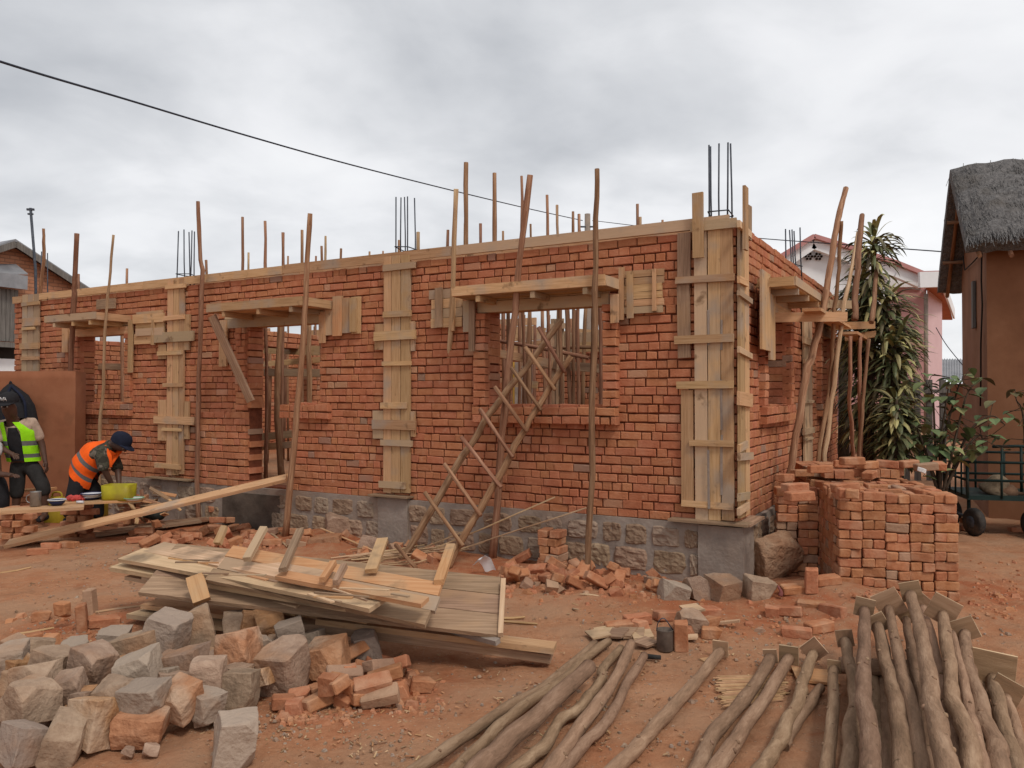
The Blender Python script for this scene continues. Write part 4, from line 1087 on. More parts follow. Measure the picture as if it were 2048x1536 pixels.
# ------------------------------------------------------------ single loose bricks with a place of their own: pixel of the foot, yaw, half?, extra height
GL = "loose bricks lying about the site"
for px, py, yaw, half, dz, lab in (
    (75, 1109, .5, 0, 0, "front brick of the three in front of the ramp's lower end"), (104, 1098, .1, 0, 0, "middle brick of the three in front of the ramp's lower end"), (138, 1095, -.2, 0, 0, "right brick of the three in front of the ramp's lower end"),
    (275, 1085, .1, 0, 0, "left brick of the low row behind the lumber heap's left end"), (305, 1088, -.3, 0, 0, "front brick of the low row behind the lumber heap's left end"), (342, 1083, .3, 0, 0, "right brick of the low row behind the lumber heap's left end"),
    (322, 1062, .8, 1, .065, "half brick on top of the low row behind the lumber heap"), (290, 1078, .15, 0, .065, "flat brick on the low row behind the lumber heap"),
    (432, 1062, .1, 0, 0, "bottom left brick of the small heap under the ramp's upper end"), (462, 1062, 1.2, 0, 0, "bottom right brick of the small heap under the ramp's upper end"), (436, 1056, -.1, 0, .065, "brick in the second layer of the heap under the ramp"),
    (466, 1055, .2, 0, .065, "second brick in the middle layer of the heap under the ramp"), (434, 1044, .4, 1, .13, "topmost left brick of the heap under the ramp"), (460, 1047, .7, 0, .125, "tilted topmost right brick of the heap under the ramp"),
    (386, 1078, .4, 0, 0, "rounded brick lying left of the heap under the ramp"), (500, 1070, .9, 1, 0, "half brick right of the heap under the ramp"), (520, 1075, -.5, 1, 0, "brick bit leaning behind the tall batten of the lumber heap"),
    (558, 1068, .2, 0, 0, "brick just left of the reddish pole's foot"), (585, 1068, -.2, 0, 0, "brick just right of the reddish pole's foot"), (545, 1090, .1, 0, 0, "brick lying between stick ends behind the lumber heap"),
    (126, 1258, 1.3, 1, 0, "half brick standing left of the pair on the bare earth above the stone heap"), (163, 1262, .35, 0, 0, "brick lying right of the standing half brick above the stone heap"), (207, 1252, .7, 0, 0, "brick nearest the lumber heap's left end on the bare earth"),
    (95, 1240, .2, 1, 0, "small brick bit left above the stone heap"), (180, 1228, .1, 0, 0, "brick half sunk in earth behind the standing half brick"), (85, 1282, .6, 1, 0, "brick bit on the earth just above the stone heap"), (118, 1292, .2, 1, 0, "pair of brick crumbs nearest the stone heap's top left"),
    (1275, 1247, .25, 0, 0, "brick lying above the fan of wooden squares, upper one"), (1238, 1262, .05, 0, 0, "flat brick lying just above the fan of wooden squares"), (1292, 1262, -.4, 1, 0, "brick between the wooden squares and the paint can"),
    (1336, 1240, .3, 0, 0, "brick lying before the pale stone slab near the corner"), (1413, 1232, .4, 0, 0, "brick behind the grey concrete lump"), (1362, 1300, 1.3, 0, 0, "upright brick right of the rusty can"), (1388, 1272, .2, 1, 0, "brick crumb before the grey concrete lump"),
    (1432, 1276, -.3, 1, 0, "brick crumb right of the grey concrete lump"), (1425, 1252, .5, 1, 0, "half brick leaning on the concrete lump's right side"),
    (1545, 1226, 1.2, 1, 0, "half brick left of the leaning row before the big stack"), (1575, 1230, -.4, 0, 0, "second brick from left of the leaning row before the big stack"), (1622, 1220, -.4, 0, 0, "third brick of the leaning row before the big stack"), (1665, 1232, -1.0, 0, 0, "brick tilted on edge at the right of the row before the big stack"),
    (1594, 1274, -.45, 0, 0, "front brick of the crossed pair on the earth behind the lying poles"), (1638, 1262, .35, 0, 0, "back brick of the crossed pair on the earth behind the lying poles"),
    (1589, 1186, 0, 0, 0, "brick lying at the boulder's right foot"), (1624, 1184, 1.3, 0, .0, "brick standing on end beside the boulder"), (1655, 1168, .1, 0, 0, "brick lying against the big stack's set back column foot"),
    (1942, 1062, -.2, 0, 0, "lower brick of the pair beside the green cart's wheel"), (1938, 1056, .1, 0, .065, "upper brick of the pair beside the green cart's wheel"), (2035, 1064, 0, 0, 0, "brick under the green cart's right wheel"),
    (610, 1425, .1, 1, 0, "brick lump left of the pale half brick before the stone heap"), (657, 1420, 1.2, 1, 0, "pale half brick standing foremost before the brick spill"), (583, 1416, .3, 1, 0, "small crumb of brick in front of the stone heap"),
    (785, 1408, .1, 1, 0, "flat bit of brick foremost in the spill right of the stones"), (856, 1382, .1, 1, 0, "square half brick farthest right of the spill beside the stones"), (817, 1388, .2, 1, 0, "half brick second from the right end of the spill"),
):
    p = GG(px, py)
    me = RND.choice(HALVES) if half else RND.choice(BRICKS)
    end = "standing" in lab or "upright" in lab
    put_brick(p + V((0, 0, (.085 if end else .03) + dz)), (pi / 2 * .96 if "on edge" in lab else RND.uniform(-.12, .12), pi / 2 * .95 if end else RND.uniform(-.12, .12), yaw), me, lab=lab, grp=GL)
# spill of bricks right of the stone heap
for k, (px, py, z, yaw, h) in enumerate(((655, 1375, .0, .5, 0), (690, 1350, .09, .3, 0), (668, 1365, .09, -.9, 0), (700, 1390, 0, 1.2, 1), (735, 1395, 0, .6, 0), (760, 1392, .02, .1, 0), (745, 1368, .07, .3, 0), (715, 1365, .06, 1.0, 1),
                           (785, 1385, .0, -.6, 1), (770, 1350, .05, .2, 0), (785, 1330, .03, 0, 0), (760, 1332, .05, .9, 0), (720, 1340, .09, .4, 1), (615, 1390, .0, .2, 1), (640, 1400, 0, .8, 0), (690, 1310, .06, .2, 1), (705, 1302, .08, .8, 0), (760, 1320, 0, .3, 0), (740, 1345, .0, .1, 0), (800, 1345, 0, .6, 1))):
    p = G(px, py, z + .03)
    put_brick(p, (RND.uniform(-.4, .4), RND.uniform(-.35, .35), yaw), RND.choice(HALVES) if h else RND.choice(BRICKS), lab="red brick tumbled in the spill right of the stone heap", grp="bricks spilled beside the stone heap")
# rubble of bricks along the foot of the wall
r = random.Random(77)
GRB = "tumbled bricks along the foot of the wall"
for i in range(100):
    x = r.choice((r.uniform(1010, 1330), r.uniform(1010, 1240), r.uniform(470, 900), r.uniform(250, 560)))
    if x > 1000: y = r.uniform(1128, 1188) + (x - 1170) * .03
    elif x > 560: y = r.uniform(1072, 1112) + (x - 700) * .08
    else: y = r.uniform(1066, 1100)
    p = GG(x, y)
    if (p - CO).dot(N1) < .16: continue
    put_brick(p + V((0, 0, r.uniform(.01, .09 if x > 1000 else .06))), (r.uniform(-.7, .7), r.uniform(-.6, .6), r.uniform(0, pi)), r.choice(HALVES if r.random() < .5 else BRICKS),
              lab="red brick tumbled in the rubble %s" % ("at the wall's foot right of the ladder" if x > 1000 else "between the lumber heap and the wall" if x > 560 else "below the ramp plank's upper half"), grp=GRB)
# small neat pile against the plinth
for k, (px, w) in enumerate(((1107, 0), (1107, 1), (1106, 0), (1104, 1), (1104, 2))):
    base = FW(px, 1150, .17); base.z = gz(base.x, base.y) - .03
    for d in (-.055, .055):
        put_brick(base + U1 * (d + RND.uniform(-.012, .012)) + V((0, 0, .05 + k * .07)), (0, RND.uniform(-.05, .05), atan2(N1.y, N1.x) + RND.uniform(-.1, .1)), lab="brick in the little five course pile against the plinth", grp="bricks piled against the plinth")
M["boulder"] = mk("brown_boulder", [(.3, (.24, .13, .075)), (.5, (.35, .21, .13)), (.7, (.44, .30, .20))], 9, detail=9, nrough=.75, bump=1.0, bscale=16, bdist=.05, blotch=((.36, .17, .09), 2.5, .5, .65, .7))
M["plate"] = mk("brown_plate_wood", [(.2, (.20, .125, .07)), (.5, (.31, .185, .105)), (.8, (.42, .27, .165))], 4, stretch=(.8, 9, 1), coord="UV", isl=(.014, .4), bump=.3)
# ============================================================ lumber heap
def gp(t): return G(t[0], t[1], t[2])
def shutter_panel(rn, rf, lf, n, th, mts, label, name="shutter_panel", gap=.004):
    """right-near, right-far and left-far corners (px, py, z): n boards side by side."""
    RN, RF, LF = gp(rn), gp(rf), gp(lf)
    w = RN - RF; d = LF - RF
    root = empty(name, (RN + RF) / 2 + d / 2)
    tag(root, label, "shuttering panel", "heaped planks and panels")
    nn = d.cross(w).normalized(); nn = -nn if nn.z < 0 else nn
    for i in range(n):
        a = RF + w * ((i + .5) / n)
        e0, e1 = RND.uniform(-.006, .006), RND.uniform(-.012, .012)
        mb = MB()
        mb.board(a + d * .5 + d.normalized() * (e0 + e1), d * .5, w * (.5 / n) - w.normalized() * gap / 2, nn * th / 2, .003)
        mb.build("board", M[mts[i % len(mts)]], root)
    return root, nn
def plank_thing(a, b, w, t, mt, label, tilt=(0, 0, 1), name="plank", jit=.003, bend=0.0):
    pa, pb = gp(a), gp(b)
    mb = MB(); up = V(tilt)
    d = pb - pa; sd = d.cross(up).normalized(); nn = sd.cross(d).normalized()
    n = 8; k = len(mb.v); ou, ov = RND.random() * 50, RND.random() * 50
    sdn = RND.random() * 99
    for i in range(n + 1):
        f = i / n; c = pa + d * f + nn * (bend * 4 * f * (1 - f))
        ww = w / 2 * (1 + .06 * noise.noise(V((f * 5, sdn, 0))))
        for (x, z) in ((-1, -1), (1, -1), (1, 1), (-1, 1)):
            mb.v.append(tuple(c + sd * (ww * x) + nn * (t / 2 * z)))
    L = d.length
    for i in range(n):
        for q in range(4):
            q2 = (q + 1) % 4; a0 = k + i * 4
            du = (w if q % 2 == 0 else t)
            mb.face([a0 + q, a0 + q2, a0 + 4 + q2, a0 + 4 + q], [(L * i / n + ou, ov + q * .3), (L * i / n + ou, ov + q * .3 + du), (L * (i + 1) / n + ou, ov + q * .3 + du), (L * (i + 1) / n + ou, ov + q * .3)])
    mb.face([k + 3, k + 2, k + 1, k]); e = k + n * 4; mb.face([e, e + 1, e + 2, e + 3])
    o = mb.build(name, M[mt], loc=(pa + pb) / 2)
    return tag(o, label, "plank", "heaped planks and panels")
plank_thing((560, 1243, .17), (1104, 1311, .055), .15, .05, "wood_grey", "long thick plank at the bottom front of the lumber heap, sticking out right", bend=.01)
plank_thing((640, 1238, .20), (1110, 1296, .115), .13, .035, "wood_new", "long yellowish plank on the bottom one of the lumber heap, sticking out right")
plank_thing((272, 1226, .10), (520, 1258, .10), .17, .03, "wood_pale", "lowest short board at the lumber heap's left end")
plank_thing((300, 1207, .15), (560, 1240, .14), .17, .03, "wood_new", "second lowest board at the lumber heap's left end")
plank_thing((330, 1195, .11), (640, 1240, .10), .18, .03, "wood_grey", "grey board underneath the lumber heap's left half")
pr, nn = shutter_panel((640, 1236, .21), (668, 1214, .25), (318, 1166, .28), 2, .028, ["wood_grey", "wood_new"], "panel with cross battens low in the lumber heap's left half")
for x in (340, 372, 420, 452, 500, 555, 590):
    y = 1172 + (x - 318) * .135
    a, b = gp((x + 16, y - 3, .285)), gp((x - 26, y + 14, .27))
    mb = MB(); mb.plank(a, b, .03, .022); mb.build("batten", M["wood_orange"], pr)
for a, b, lab in (((266, 1152, .33), (572, 1212, .27), "thin plank with its sawn end left of the others, under the pale top plank"), ((300, 1151, .355), (607, 1211, .295), "thin plank directly under the pale top plank of the lumber heap"),
                  ((320, 1166, .30), (604, 1223, .245), "third thin plank down under the pale top plank of the lumber heap"), ((430, 1180, .30), (745, 1238, .235), "orange edged plank running low under the lumber heap's middle")):
    plank_thing(a, b, .14, .026, "wood_new" if "orange" not in lab else "wood_orange", lab)
# big grey panel
pg, nn = shutter_panel((996, 1274, .21), (1006, 1157, .41), (358, 1090, .53), 3, .026, ["wood_grey"], "large grey weathered three board panel at the right of the lumber heap")
mb = MB(); a, b = gp((1001, 1270, .225)), gp((1007, 1160, .425)); mb.plank(a, b, .03, .03, nn); mb.build("edge_batten", M["wood_pale"], pg)
mb = MB(); a, b = gp((850, 1246, .18)), gp((996, 1284, .19)); mb.plank(a, b, .04, .03, nn); mb.build("edge_batten", M["cement"], pg)
# orange panel with battens over it
po, nn = shutter_panel((853, 1254, .315), (886, 1168, .475), (468, 1093, .585), 3, .026, ["wood_orange", "wood_new", "wood_grey"], "orange and tan three board panel with upright battens on the lumber heap")
for (a, b, w, mt) in (((528, 1056, .72), (494, 1119, .575), .050, "wood_new"), ((600, 1060, .72), (565, 1140, .56), .05, "wood_grey"), ((667, 1126, .58), (645, 1160, .535), .04, "wood_orange"), ((689, 1130, .575), (671, 1166, .53), .032, "wood_grey"),
                      ((765, 1079, .66), (742, 1142, .53), .075, "wood_orange"), ((902, 1091, .60), (877, 1165, .49), .062, "wood_orange"), ((449, 1053, .74), (435, 1088, .64), .045, "wood_new")):
    mb = MB(); mb.plank(gp(a), gp(b), w, .03, nn, .003); mb.build("batten", M[mt], po)
plank_thing((306, 1096, .50), (650, 1160, .50), .18, .026, "wood_pale", "upper of two pale grey boards over the lumber heap's left half", tilt=(0, -.25, 1))
plank_thing((262, 1110, .47), (762, 1206, .43), .20, .026, "wood_pale", "lower of two pale grey stained boards over the lumber heap's left half", tilt=(0, -.25, 1), bend=.01)
plank_thing((560, 1150, .515), (850, 1205, .455), .09, .026, "wood_orange", "narrow orange edged board lying beside the orange panel", tilt=(0, -.25, 1))
plank_thing((240, 1130, .40), (708, 1208, .37), .165, .030, "wood_pale", "long whitish plank topmost at the front of the lumber heap", tilt=(0, -.2, 1))
plank_thing((700, 1206, .30), (842, 1243, .28), .12, .026, "wood_grey", "stained board end under the orange panel's near edge", tilt=(0, -.3, 1))
o = plank_thing((389, 1153, .46), (404, 1203, .33), .105, .035, "wood_orange", "short square offcut leaning on the front of the lumber heap", tilt=(.2, -1, .8), name="offcut")
for a, b in (((645, 1238, .16), (745, 1240, .15)), ((815, 1262, .16), (905, 1254, .16)), ((864, 1272, .15), (1000, 1272, .10))):
    plank_thing(a, b, .03, .02, "wood_orange", {645: "splinter of wood sticking out under the heap's middle, left of two", 815: "splinter of wood sticking out under the heap's middle, right of two", 864: "thin strip lying on the long yellowish plank"}[a[0]], name="splinter")
for x0, x1, y, z in ((430, 520, 1190, .05), (620, 720, 1215, .06), (800, 900, 1222, .09), (900, 1000, 1225, .06)):
    a, b = G(x0, y - 25, z), G(x1 - 40, y + 18, z)
    mb = MB(); mb.plank(a, b, .09, z * 2 if z < .07 else .1); tag(mb.build("bearer", M["wood_grey"], loc=(a + b) / 2), "bearer timber hidden in shadow beneath the lumber heap", "timber", "bearers under the lumber heap")

for i in range(16):
    x = RND.uniform(300, 840); f = (x - 300) / 540
    y = 1112 + f * 95 + RND.uniform(-14, 26); z = .56 - f * .05
    a = gp((x, y, z)); ang = RND.uniform(-.5, .5) - .36; L = RND.uniform(.12, .34)
    mb = MB(); mb.plank(a, a + V((cos(ang), sin(ang), RND.uniform(-.06, .04))) * L, RND.uniform(.010, .028), .008)
    tag(mb.build("splinter", M[RND.choice(["wood_orange", "wood_pale", "wood_grey"])], loc=a), "thin loose sliver of wood lying on top of the lumber heap", "splinter", "slivers on the lumber heap")
# ============================================================ stones
def rock_me(seed, sx, sy, sz, cuts=7, mat="stone", rough=.006, sub=2):
    r = random.Random(seed)
    bm = bmesh.new()
    bmesh.ops.create_cube(bm, size=1)
    for v in bm.verts:
        v.co = V((v.co.x * sx * r.uniform(.78, 1.08), v.co.y * sy * r.uniform(.78, 1.08), v.co.z * sz * r.uniform(.78, 1.08)))
    for _ in range(cuts):
        n = V((r.uniform(-1, 1), r.uniform(-1, 1), r.uniform(-1, 1))).normalized()
        ext = max(v.co.dot(n) for v in bm.verts)
        bmesh.ops.bisect_plane(bm, geom=bm.verts[:] + bm.edges[:] + bm.faces[:], plane_co=n * ext * r.uniform(.70, .93), plane_no=n, clear_outer=True)
        ed = [e for e in bm.edges if e.is_boundary]
        if ed: bmesh.ops.holes_fill(bm, edges=ed)
    bmesh.ops.remove_doubles(bm, verts=bm.verts[:], dist=.004)
    m = min(sx, sy, sz)
    bmesh.ops.bevel(bm, geom=bm.edges[:], offset=m * .022, segments=1, affect="EDGES", clamp_overlap=True)
    bmesh.ops.triangulate(bm, faces=bm.faces[:])
    for _ in range(sub):
        long_ = [e for e in bm.edges if e.calc_length() > m * .14]
        if long_: bmesh.ops.subdivide_edges(bm, edges=long_, cuts=1)
        bmesh.ops.triangulate(bm, faces=[f for f in bm.faces if len(f.verts) > 3])
    o = V((seed * 1.7, seed * .3, 0))
    bm.normal_update()
    for v in bm.verts:
        v.co += v.normal * (rough * 1.5 * noise.noise(v.co * 9 + o) + rough * .7 * noise.noise(v.co * 26 + o))
    me = bpy.data.meshes.new("stone"); bm.to_mesh(me); bm.free()
    me.materials.append(M[mat])
    return me
GST = "rough stones of the foreground heap"
def stone(px, py, w, h, z, lab, mat="stone", seed=None, grp=GST, depth=1.0, name="stone_block", rot=None, cuts=6):
    p = G(px, py, z); k = p.y / FPX
    sx, sz = w * k * .90, h * k * .95
    if py > 1425 and z > .05:
        z = sz * .40; p = G(px, py, z); k = p.y / FPX; sx, sz = w * k * .90, h * k * .95
    sd = seed if seed is not None else int(px * 7 + py)
    me = rock_me(sd, sx, (sx + sz) * .5 * depth, sz, cuts, mat)
    o = bpy.data.objects.new(name, me); COL.objects.link(o)
    r = random.Random(sd)
    o.location = p + V((0, (sx + sz) * .14, 0)); o.rotation_euler = rot or (r.uniform(-.3, .3), r.uniform(-.28, .28), r.uniform(-.5, .5))
    return tag(o, lab, "stone", grp)
SO = "stone_orange"
for a in (
    (326, 1270, 82, 72, .26, "bluish grey boulder with a dark brown underside, topmost at the back of the stone heap"),
    (388, 1268, 66, 95, .20, "tall pale grey block standing right of the topmost boulder of the stone heap"),
    (262, 1305, 105, 70, .18, "long light grey slab left below the topmost boulder of the stone heap"),
    (178, 1342, 76, 98, .18, "tan upright block with a jagged left edge, left of the long grey slab"),
    (264, 1350, 96, 70, .20, "beige diamond shaped block in the middle of the stone heap"),
    (365, 1328, 96, 50, .20, "flat tan slab slanting right of the beige diamond block"),
    (408, 1352, 74, 62, .20, "brownish block in front of the flat tan slab"),
    (465, 1308, 86, 84, .20, "orange faced cube standing on its corner at the stone heap's right", SO),
    (474, 1262, 66, 66, .15, "speckled grey block behind the orange faced cube"),
    (124, 1388, 70, 74, .16, "pale block with an arched underside in the left middle of the heap"),
    (44, 1410, 98, 90, .18, "big pale grey block with a dark hollow under it, at the far left"),
    (56, 1362, 92, 62, .20, "grey block with a brown right side, above the big pale one far left"),
    (98, 1325, 84, 54, .18, "dark speckled grey block in the upper left of the stone heap"),
    (14, 1322, 60, 62, .18, "tan block at the photo's left edge, upper one"),
    (70, 1300, 60, 40, .12, "flat grey block at the back of the heap's upper left"),
    (222, 1402, 84, 76, .16, "grey brown block in the middle, left of the two rounded grey ones"),
    (282, 1402, 96, 66, .18, "rounded grey block with a ridge, in the middle of the heap"),
    (352, 1408, 76, 76, .14, "block with an orange lower face between the ridge block and the brown one", SO),
    (404, 1415, 70, 66, .10, "grey block at the front right of the heap, beside the orange faced one"),
    (475, 1386, 76, 78, .10, "squarish speckled block at the right front of the stone heap"),
    (342, 1368, 84, 44, .13, "grey block half hidden under the brownish block"),
    (222, 1284, 66, 46, .14, "beige block at the back of the heap, left of the topmost boulder"),
    (535, 1252, 64, 66, .19, "orange brown angular block under the lumber heap, right of the topmost stones", SO),
    (498, 1250, 46, 54, .19, "small orange block left of the angular one under the lumber heap", SO),
    (577, 1278, 62, 74, .18, "blue grey slab leaning to the right under the lumber heap"),
    (562, 1345, 98, 100, .12, "large mottled grey block at the heap's right end, before the blue grey slab"),
    (518, 1308, 50, 64, .15, "smooth light grey block between the orange cube and the large mottled one"),
    (620, 1288, 66, 46, .12, "dark brown jagged block right of the blue grey slab"),
    (650, 1325, 92, 74, .12, "round orange brown boulder beside the spilled bricks", SO),
    (730, 1300, 64, 64, .10, "dark grey block propping up the bottom plank of the lumber heap"),
    (464, 1488, 92, 104, .15, "tan block standing alone in front of the stone heap"),
    (118, 1486, 82, 96, .16, "pale squarish block in the front row, third from the left edge"),
    (182, 1456, 92, 108, .17, "tan wedge shaped block tapering downwards in the front row", SO),
    (272, 1464, 110, 72, .12, "long orange block with a grey right end in the front row", SO),
    (32, 1500, 84, 84, .12, "grey and brown block in the front row at the lower left corner"),
    (8, 1455, 50, 60, .14, "block cut by the photo's left edge below the big pale one"),
    (82, 1440, 50, 46, .10, "shadowed block in the gap of the front row"),
    (160, 1412, 60, 46, .14, "flat pale block above the tan wedge in the front row"),
    (165, 1398, 50, 36, .13, "small orange block wedged in the middle left of the heap", SO),
    (320, 1318, 60, 60, .08, "dark block in the shadow beneath the topmost boulder"),
    (430, 1330, 60, 54, .08, "block in the shadow beneath the orange faced cube"),
    (440, 1440, 40, 30, .02, "small stone on the earth before the heap's right front"),
    (300, 1500, 34, 22, .01, "small pale chip of stone before the long orange block"),
    (255, 1502, 26, 16, .01, "tiny chip of stone before the tan wedge"),
    (25, 1295, 40, 40, .10, "greenish grey stone at the back of the heap's left end"),
    (145, 1300, 60, 34, .10, "low pale stone at the back of the heap between the speckled and tan blocks"),
): stone(*a)
for i in range(64):     # the lower layer of the heap, seen in its gaps
    px = RND.uniform(10, 560); py = RND.uniform(1330, 1450) if px < 420 else RND.uniform(1290, 1370)
    stone(px, py, RND.uniform(44, 70), RND.uniform(40, 58), RND.uniform(.03, .14), "stone in the shadowed lower layer of the foreground heap", RND.choice(["stone", "stone", SO]), seed=500 + i)
GCN = "stones lying at the building's corner"
stone(1352, 1187, 66, 46, .09, "pale tilted slab, leftmost of the four stones at the concrete corner", grp=GCN, rot=(.2, .25, .1))
stone(1397, 1182, 50, 56, .10, "second stone from the left at the concrete corner", grp=GCN)
stone(1450, 1186, 64, 56, .10, "rounded third stone at the concrete corner, under the corner box", grp=GCN)
stone(1521, 1186, 62, 54, .10, "stone just right of the concrete corner, before the boulder", grp=GCN)
stone(1386, 1248, 66, 46, .08, "grey concrete lump on the earth in front of the corner stones", grp=GCN, rot=(.3, .1, .15))
stone(1563, 1120, 122, 108, .20, "big brown boulder between the concrete corner and the brick stack", mat="boulder", grp=GCN, rot=(.15, -.25, .35), cuts=14, name="boulder", depth=.6)
stone(1315, 1172, 50, 30, .06, "stone bit at the plinth's foot left of the corner stones", grp=GCN)
stone(690, 1066, 116, 76, .12, "brown clod of dug earth heaped against the plinth behind the lumber", mat="plinth", grp=None, rot=(.1, .1, .2), cuts=10, name="earth_clod")["category"] = "clod"
stone(640, 1092, 90, 40, .08, "smaller reddish clod of earth beside the big clod", mat="soil", grp=None, cuts=10, name="earth_clod")["category"] = "clod"
stone(745, 1092, 60, 34, .10, "flat stone behind the lumber heap's middle batten", grp=None)
for px, py, w, h in ((790, 1118, 30, 16), (1390, 1215, 22, 10), (1210, 1155, 30, 20), (1085, 1150, 30, 20), (1660, 1205, 20, 12), (1240, 1500, 0, 0)):
    if w: stone(px, py, w, h, .02, "small loose stone lying on the red earth", grp="small loose stones", seed=px)

# ============================================================ poles lying in the foreground
GP1 = "weathered poles lying fanned out in the foreground"
GP2 = "weathered poles of the foreground heap with square end plates"
def lying(px, zf, zn, rad, lab, grp, plate=None, mt="pole_grey", ext=.75):
    n = len(px)
    pts = [G(x, y, zf + (zn - zf) * i / (n - 1)) for i, (x, y) in enumerate(px)]
    d = (pts[-1] - pts[-2]).normalized(); d.z = min(d.z, 0); pts.append(pts[-1] + d * ext * .5 + V((0.0, 0, 0))); pts.append(pts[-1] + d * ext * .5)
    P = smooth_pts(pts, 6); m = len(P); sd = RND.random() * 99
    rad *= .84
    rr = [rad * (.88 + .2 * i / m) * (1 + .15 * noise.noise(V((i * .4, sd, 2))) + .09 * noise.noise(V((i * 1.3, sd, 7)))) for i in range(m)]
    for i in range(m): P[i] = P[i] + V((noise.noise(V((i * .3, sd, 1))), 0, noise.noise(V((i * .3, sd, 5))) * .3)) * rad * .30
    root = empty("wooden_pole", P[0])
    tag(root, lab, "pole", grp)
    mb = MB(); mb.tube(P, rr, 14, .03); mb.build("trunk", M[mt], root)
    for _ in range(RND.randint(2, 4)):
        i = RND.randint(3, m - 4); a = RND.uniform(.2, 2.9); t = (P[i + 1] - P[i]).normalized()
        s_ = t.cross(V((0, 0, 1))).normalized(); u_ = s_.cross(t)
        nn_ = s_ * cos(a) + u_ * sin(a)
        kn = MB(); kn.lathe(P[i] + nn_ * rr[i] * .93, [(rr[i] * .34, 0), (rr[i] * .26, .006), (rr[i] * .10, .010)], 7, nn_); kn.build("knot", M[mt], root)
    st = MB(); t = (P[0] - P[1]).normalized(); st.lathe(P[0] - t * .002, [(rr[0] * .93, 0), (rr[0] * .90, .004), (rr[0] * .3, .0045)], 14, t); st.build("sawn_end", M["wood_pale"], root)
    if plate:
        size, ang = plate; size *= .78
        t = (P[0] - P[2]).normalized()
        s_ = t.cross(V((0, 0, 1))).normalized(); u_ = s_.cross(t).normalized(); u_ = u_ if u_.z > 0 else -u_
        a = radians(ang)
        x, y = s_ * cos(a) + u_ * sin(a), u_ * cos(a) - s_ * sin(a)
        mb = MB(); mb.board(P[0] + t * .010 + u_ * size * .18, x * size / 2, y * size / 2, t * .008, .002); mb.mi[-4:] = [1, 1, 1, 1]; mb.build("end_plate", [M["plate"], M["wood_pale"]], root)
    return root
lying([(1189, 1287), (1101, 1364), (1010, 1417), (908, 1487), (841, 1533)], .05, .04, .033, "leftmost fanned pole in the foreground, running off at the lower left", GP1)
lying([(1217, 1283), (1168, 1318), (1129, 1357), (1066, 1399), (996, 1455), (925, 1529)], .045, .035, .034, "second fanned pole from the left, kinked near its far end", GP1)
lying([(1178, 1334), (1087, 1420), (1017, 1480), (965, 1533)], .12, .11, .055, "thickest fanned pole, lying on top of its neighbours", GP1)
lying([(1242, 1297), (1207, 1336), (1203, 1357), (1179, 1392), (1150, 1424), (1119, 1441), (1087, 1494), (1038, 1533)], .05, .05, .034, "very crooked fanned pole with several bends, right of the thickest", GP1)
lying([(1263, 1287), (1235, 1350), (1193, 1413), (1143, 1480), (1105, 1535)], .07, .06, .040, "smooth fanned pole just right of the very crooked one", GP1)
lying([(1288, 1311), (1252, 1371), (1217, 1438), (1172, 1483), (1136, 1529)], .045, .045, .033, "slim fanned pole right of the smooth one, last of the left bunch", GP1)
lying([(1439, 1304), (1397, 1360), (1337, 1424), (1288, 1480), (1235, 1533)], .05, .05, .040, "single straight pole with a square end plate between the two bunches", GP1, (.12, 0))
lying([(1541, 1318), (1488, 1399), (1432, 1462), (1397, 1529)], .05, .05, .043, "left pole of the close pair in the middle of the fan", GP1, (.10, 8))
lying([(1578, 1318), (1537, 1385), (1488, 1455), (1437, 1531)], .055, .05, .043, "right pole of the close pair in the middle of the fan", GP1, (.14, 0))
lying([(1627, 1308), (1607, 1357), (1602, 1387), (1579, 1438), (1548, 1501), (1526, 1535)], .06, .06, .040, "bent pole with a tilted end plate, left of the big pole heap", GP1, (.15, 42))
lying([(1641, 1376), (1610, 1420), (1575, 1475)], .035, .035, .035, "short dark pole end lying beside the bent pole", GP1, ext=.1)
H = "of the pole heap, "
lying([(1668, 1339), (1665, 1425), (1655, 1534)], .11, .11, .036, "leftmost pole " + H + "with a small flat end plate", GP2, (.09, 0))
lying([(1690, 1283), (1700, 1330), (1712, 1390), (1703, 1450), (1698, 1534)], .18, .18, .040, "second pole from the left " + H + "curving right then left", GP2, (.12, -80))
lying([(1729, 1222), (1729, 1286), (1726, 1349), (1728, 1400), (1739, 1463), (1741, 1534)], .31, .30, .043, "pale pole with a straight far half, third from left " + H + "on top", GP2, (.14, -10))
lying([(1756, 1253), (1772, 1324), (1787, 1375), (1797, 1425), (1805, 1534)], .26, .26, .045, "thick pole right of the pale straight one " + H + "with a slanting plate", GP2, (.13, 30))
lying([(1777, 1217), (1792, 1286), (1807, 1349), (1828, 1425), (1842, 1534)], .30, .27, .035, "slim pole under a big tilted plate " + H + "left of the thickest", GP2, (.20, 30))
lying([(1812, 1240), (1822, 1298), (1833, 1349), (1845, 1400), (1852, 1470)], .22, .20, .035, "slim pole half hidden " + H + "left of the thickest", GP2, (.10, 30))
lying([(1821, 1190), (1840, 1260), (1856, 1336), (1863, 1400), (1878, 1463), (1893, 1534)], .37, .36, .046, "thickest and highest pole " + H + "in the middle", GP2, (.15, 14))
lying([(1847, 1217), (1866, 1288), (1878, 1340), (1890, 1400)], .24, .22, .035, "pole tucked right behind the thickest " + H + "with a steep plate", GP2, (.14, -40))
lying([(1886, 1230), (1894, 1298), (1901, 1349), (1905, 1400), (1929, 1451), (1946, 1534)], .30, .29, .041, "pole with the large plate right of the thickest " + H + "bending right", GP2, (.20, -26))
lying([(1903, 1268), (1924, 1349), (1934, 1400), (1945, 1451), (1965, 1534)], .24, .24, .032, "thin splitting pole right of the large plate " + H + "tight", GP2)
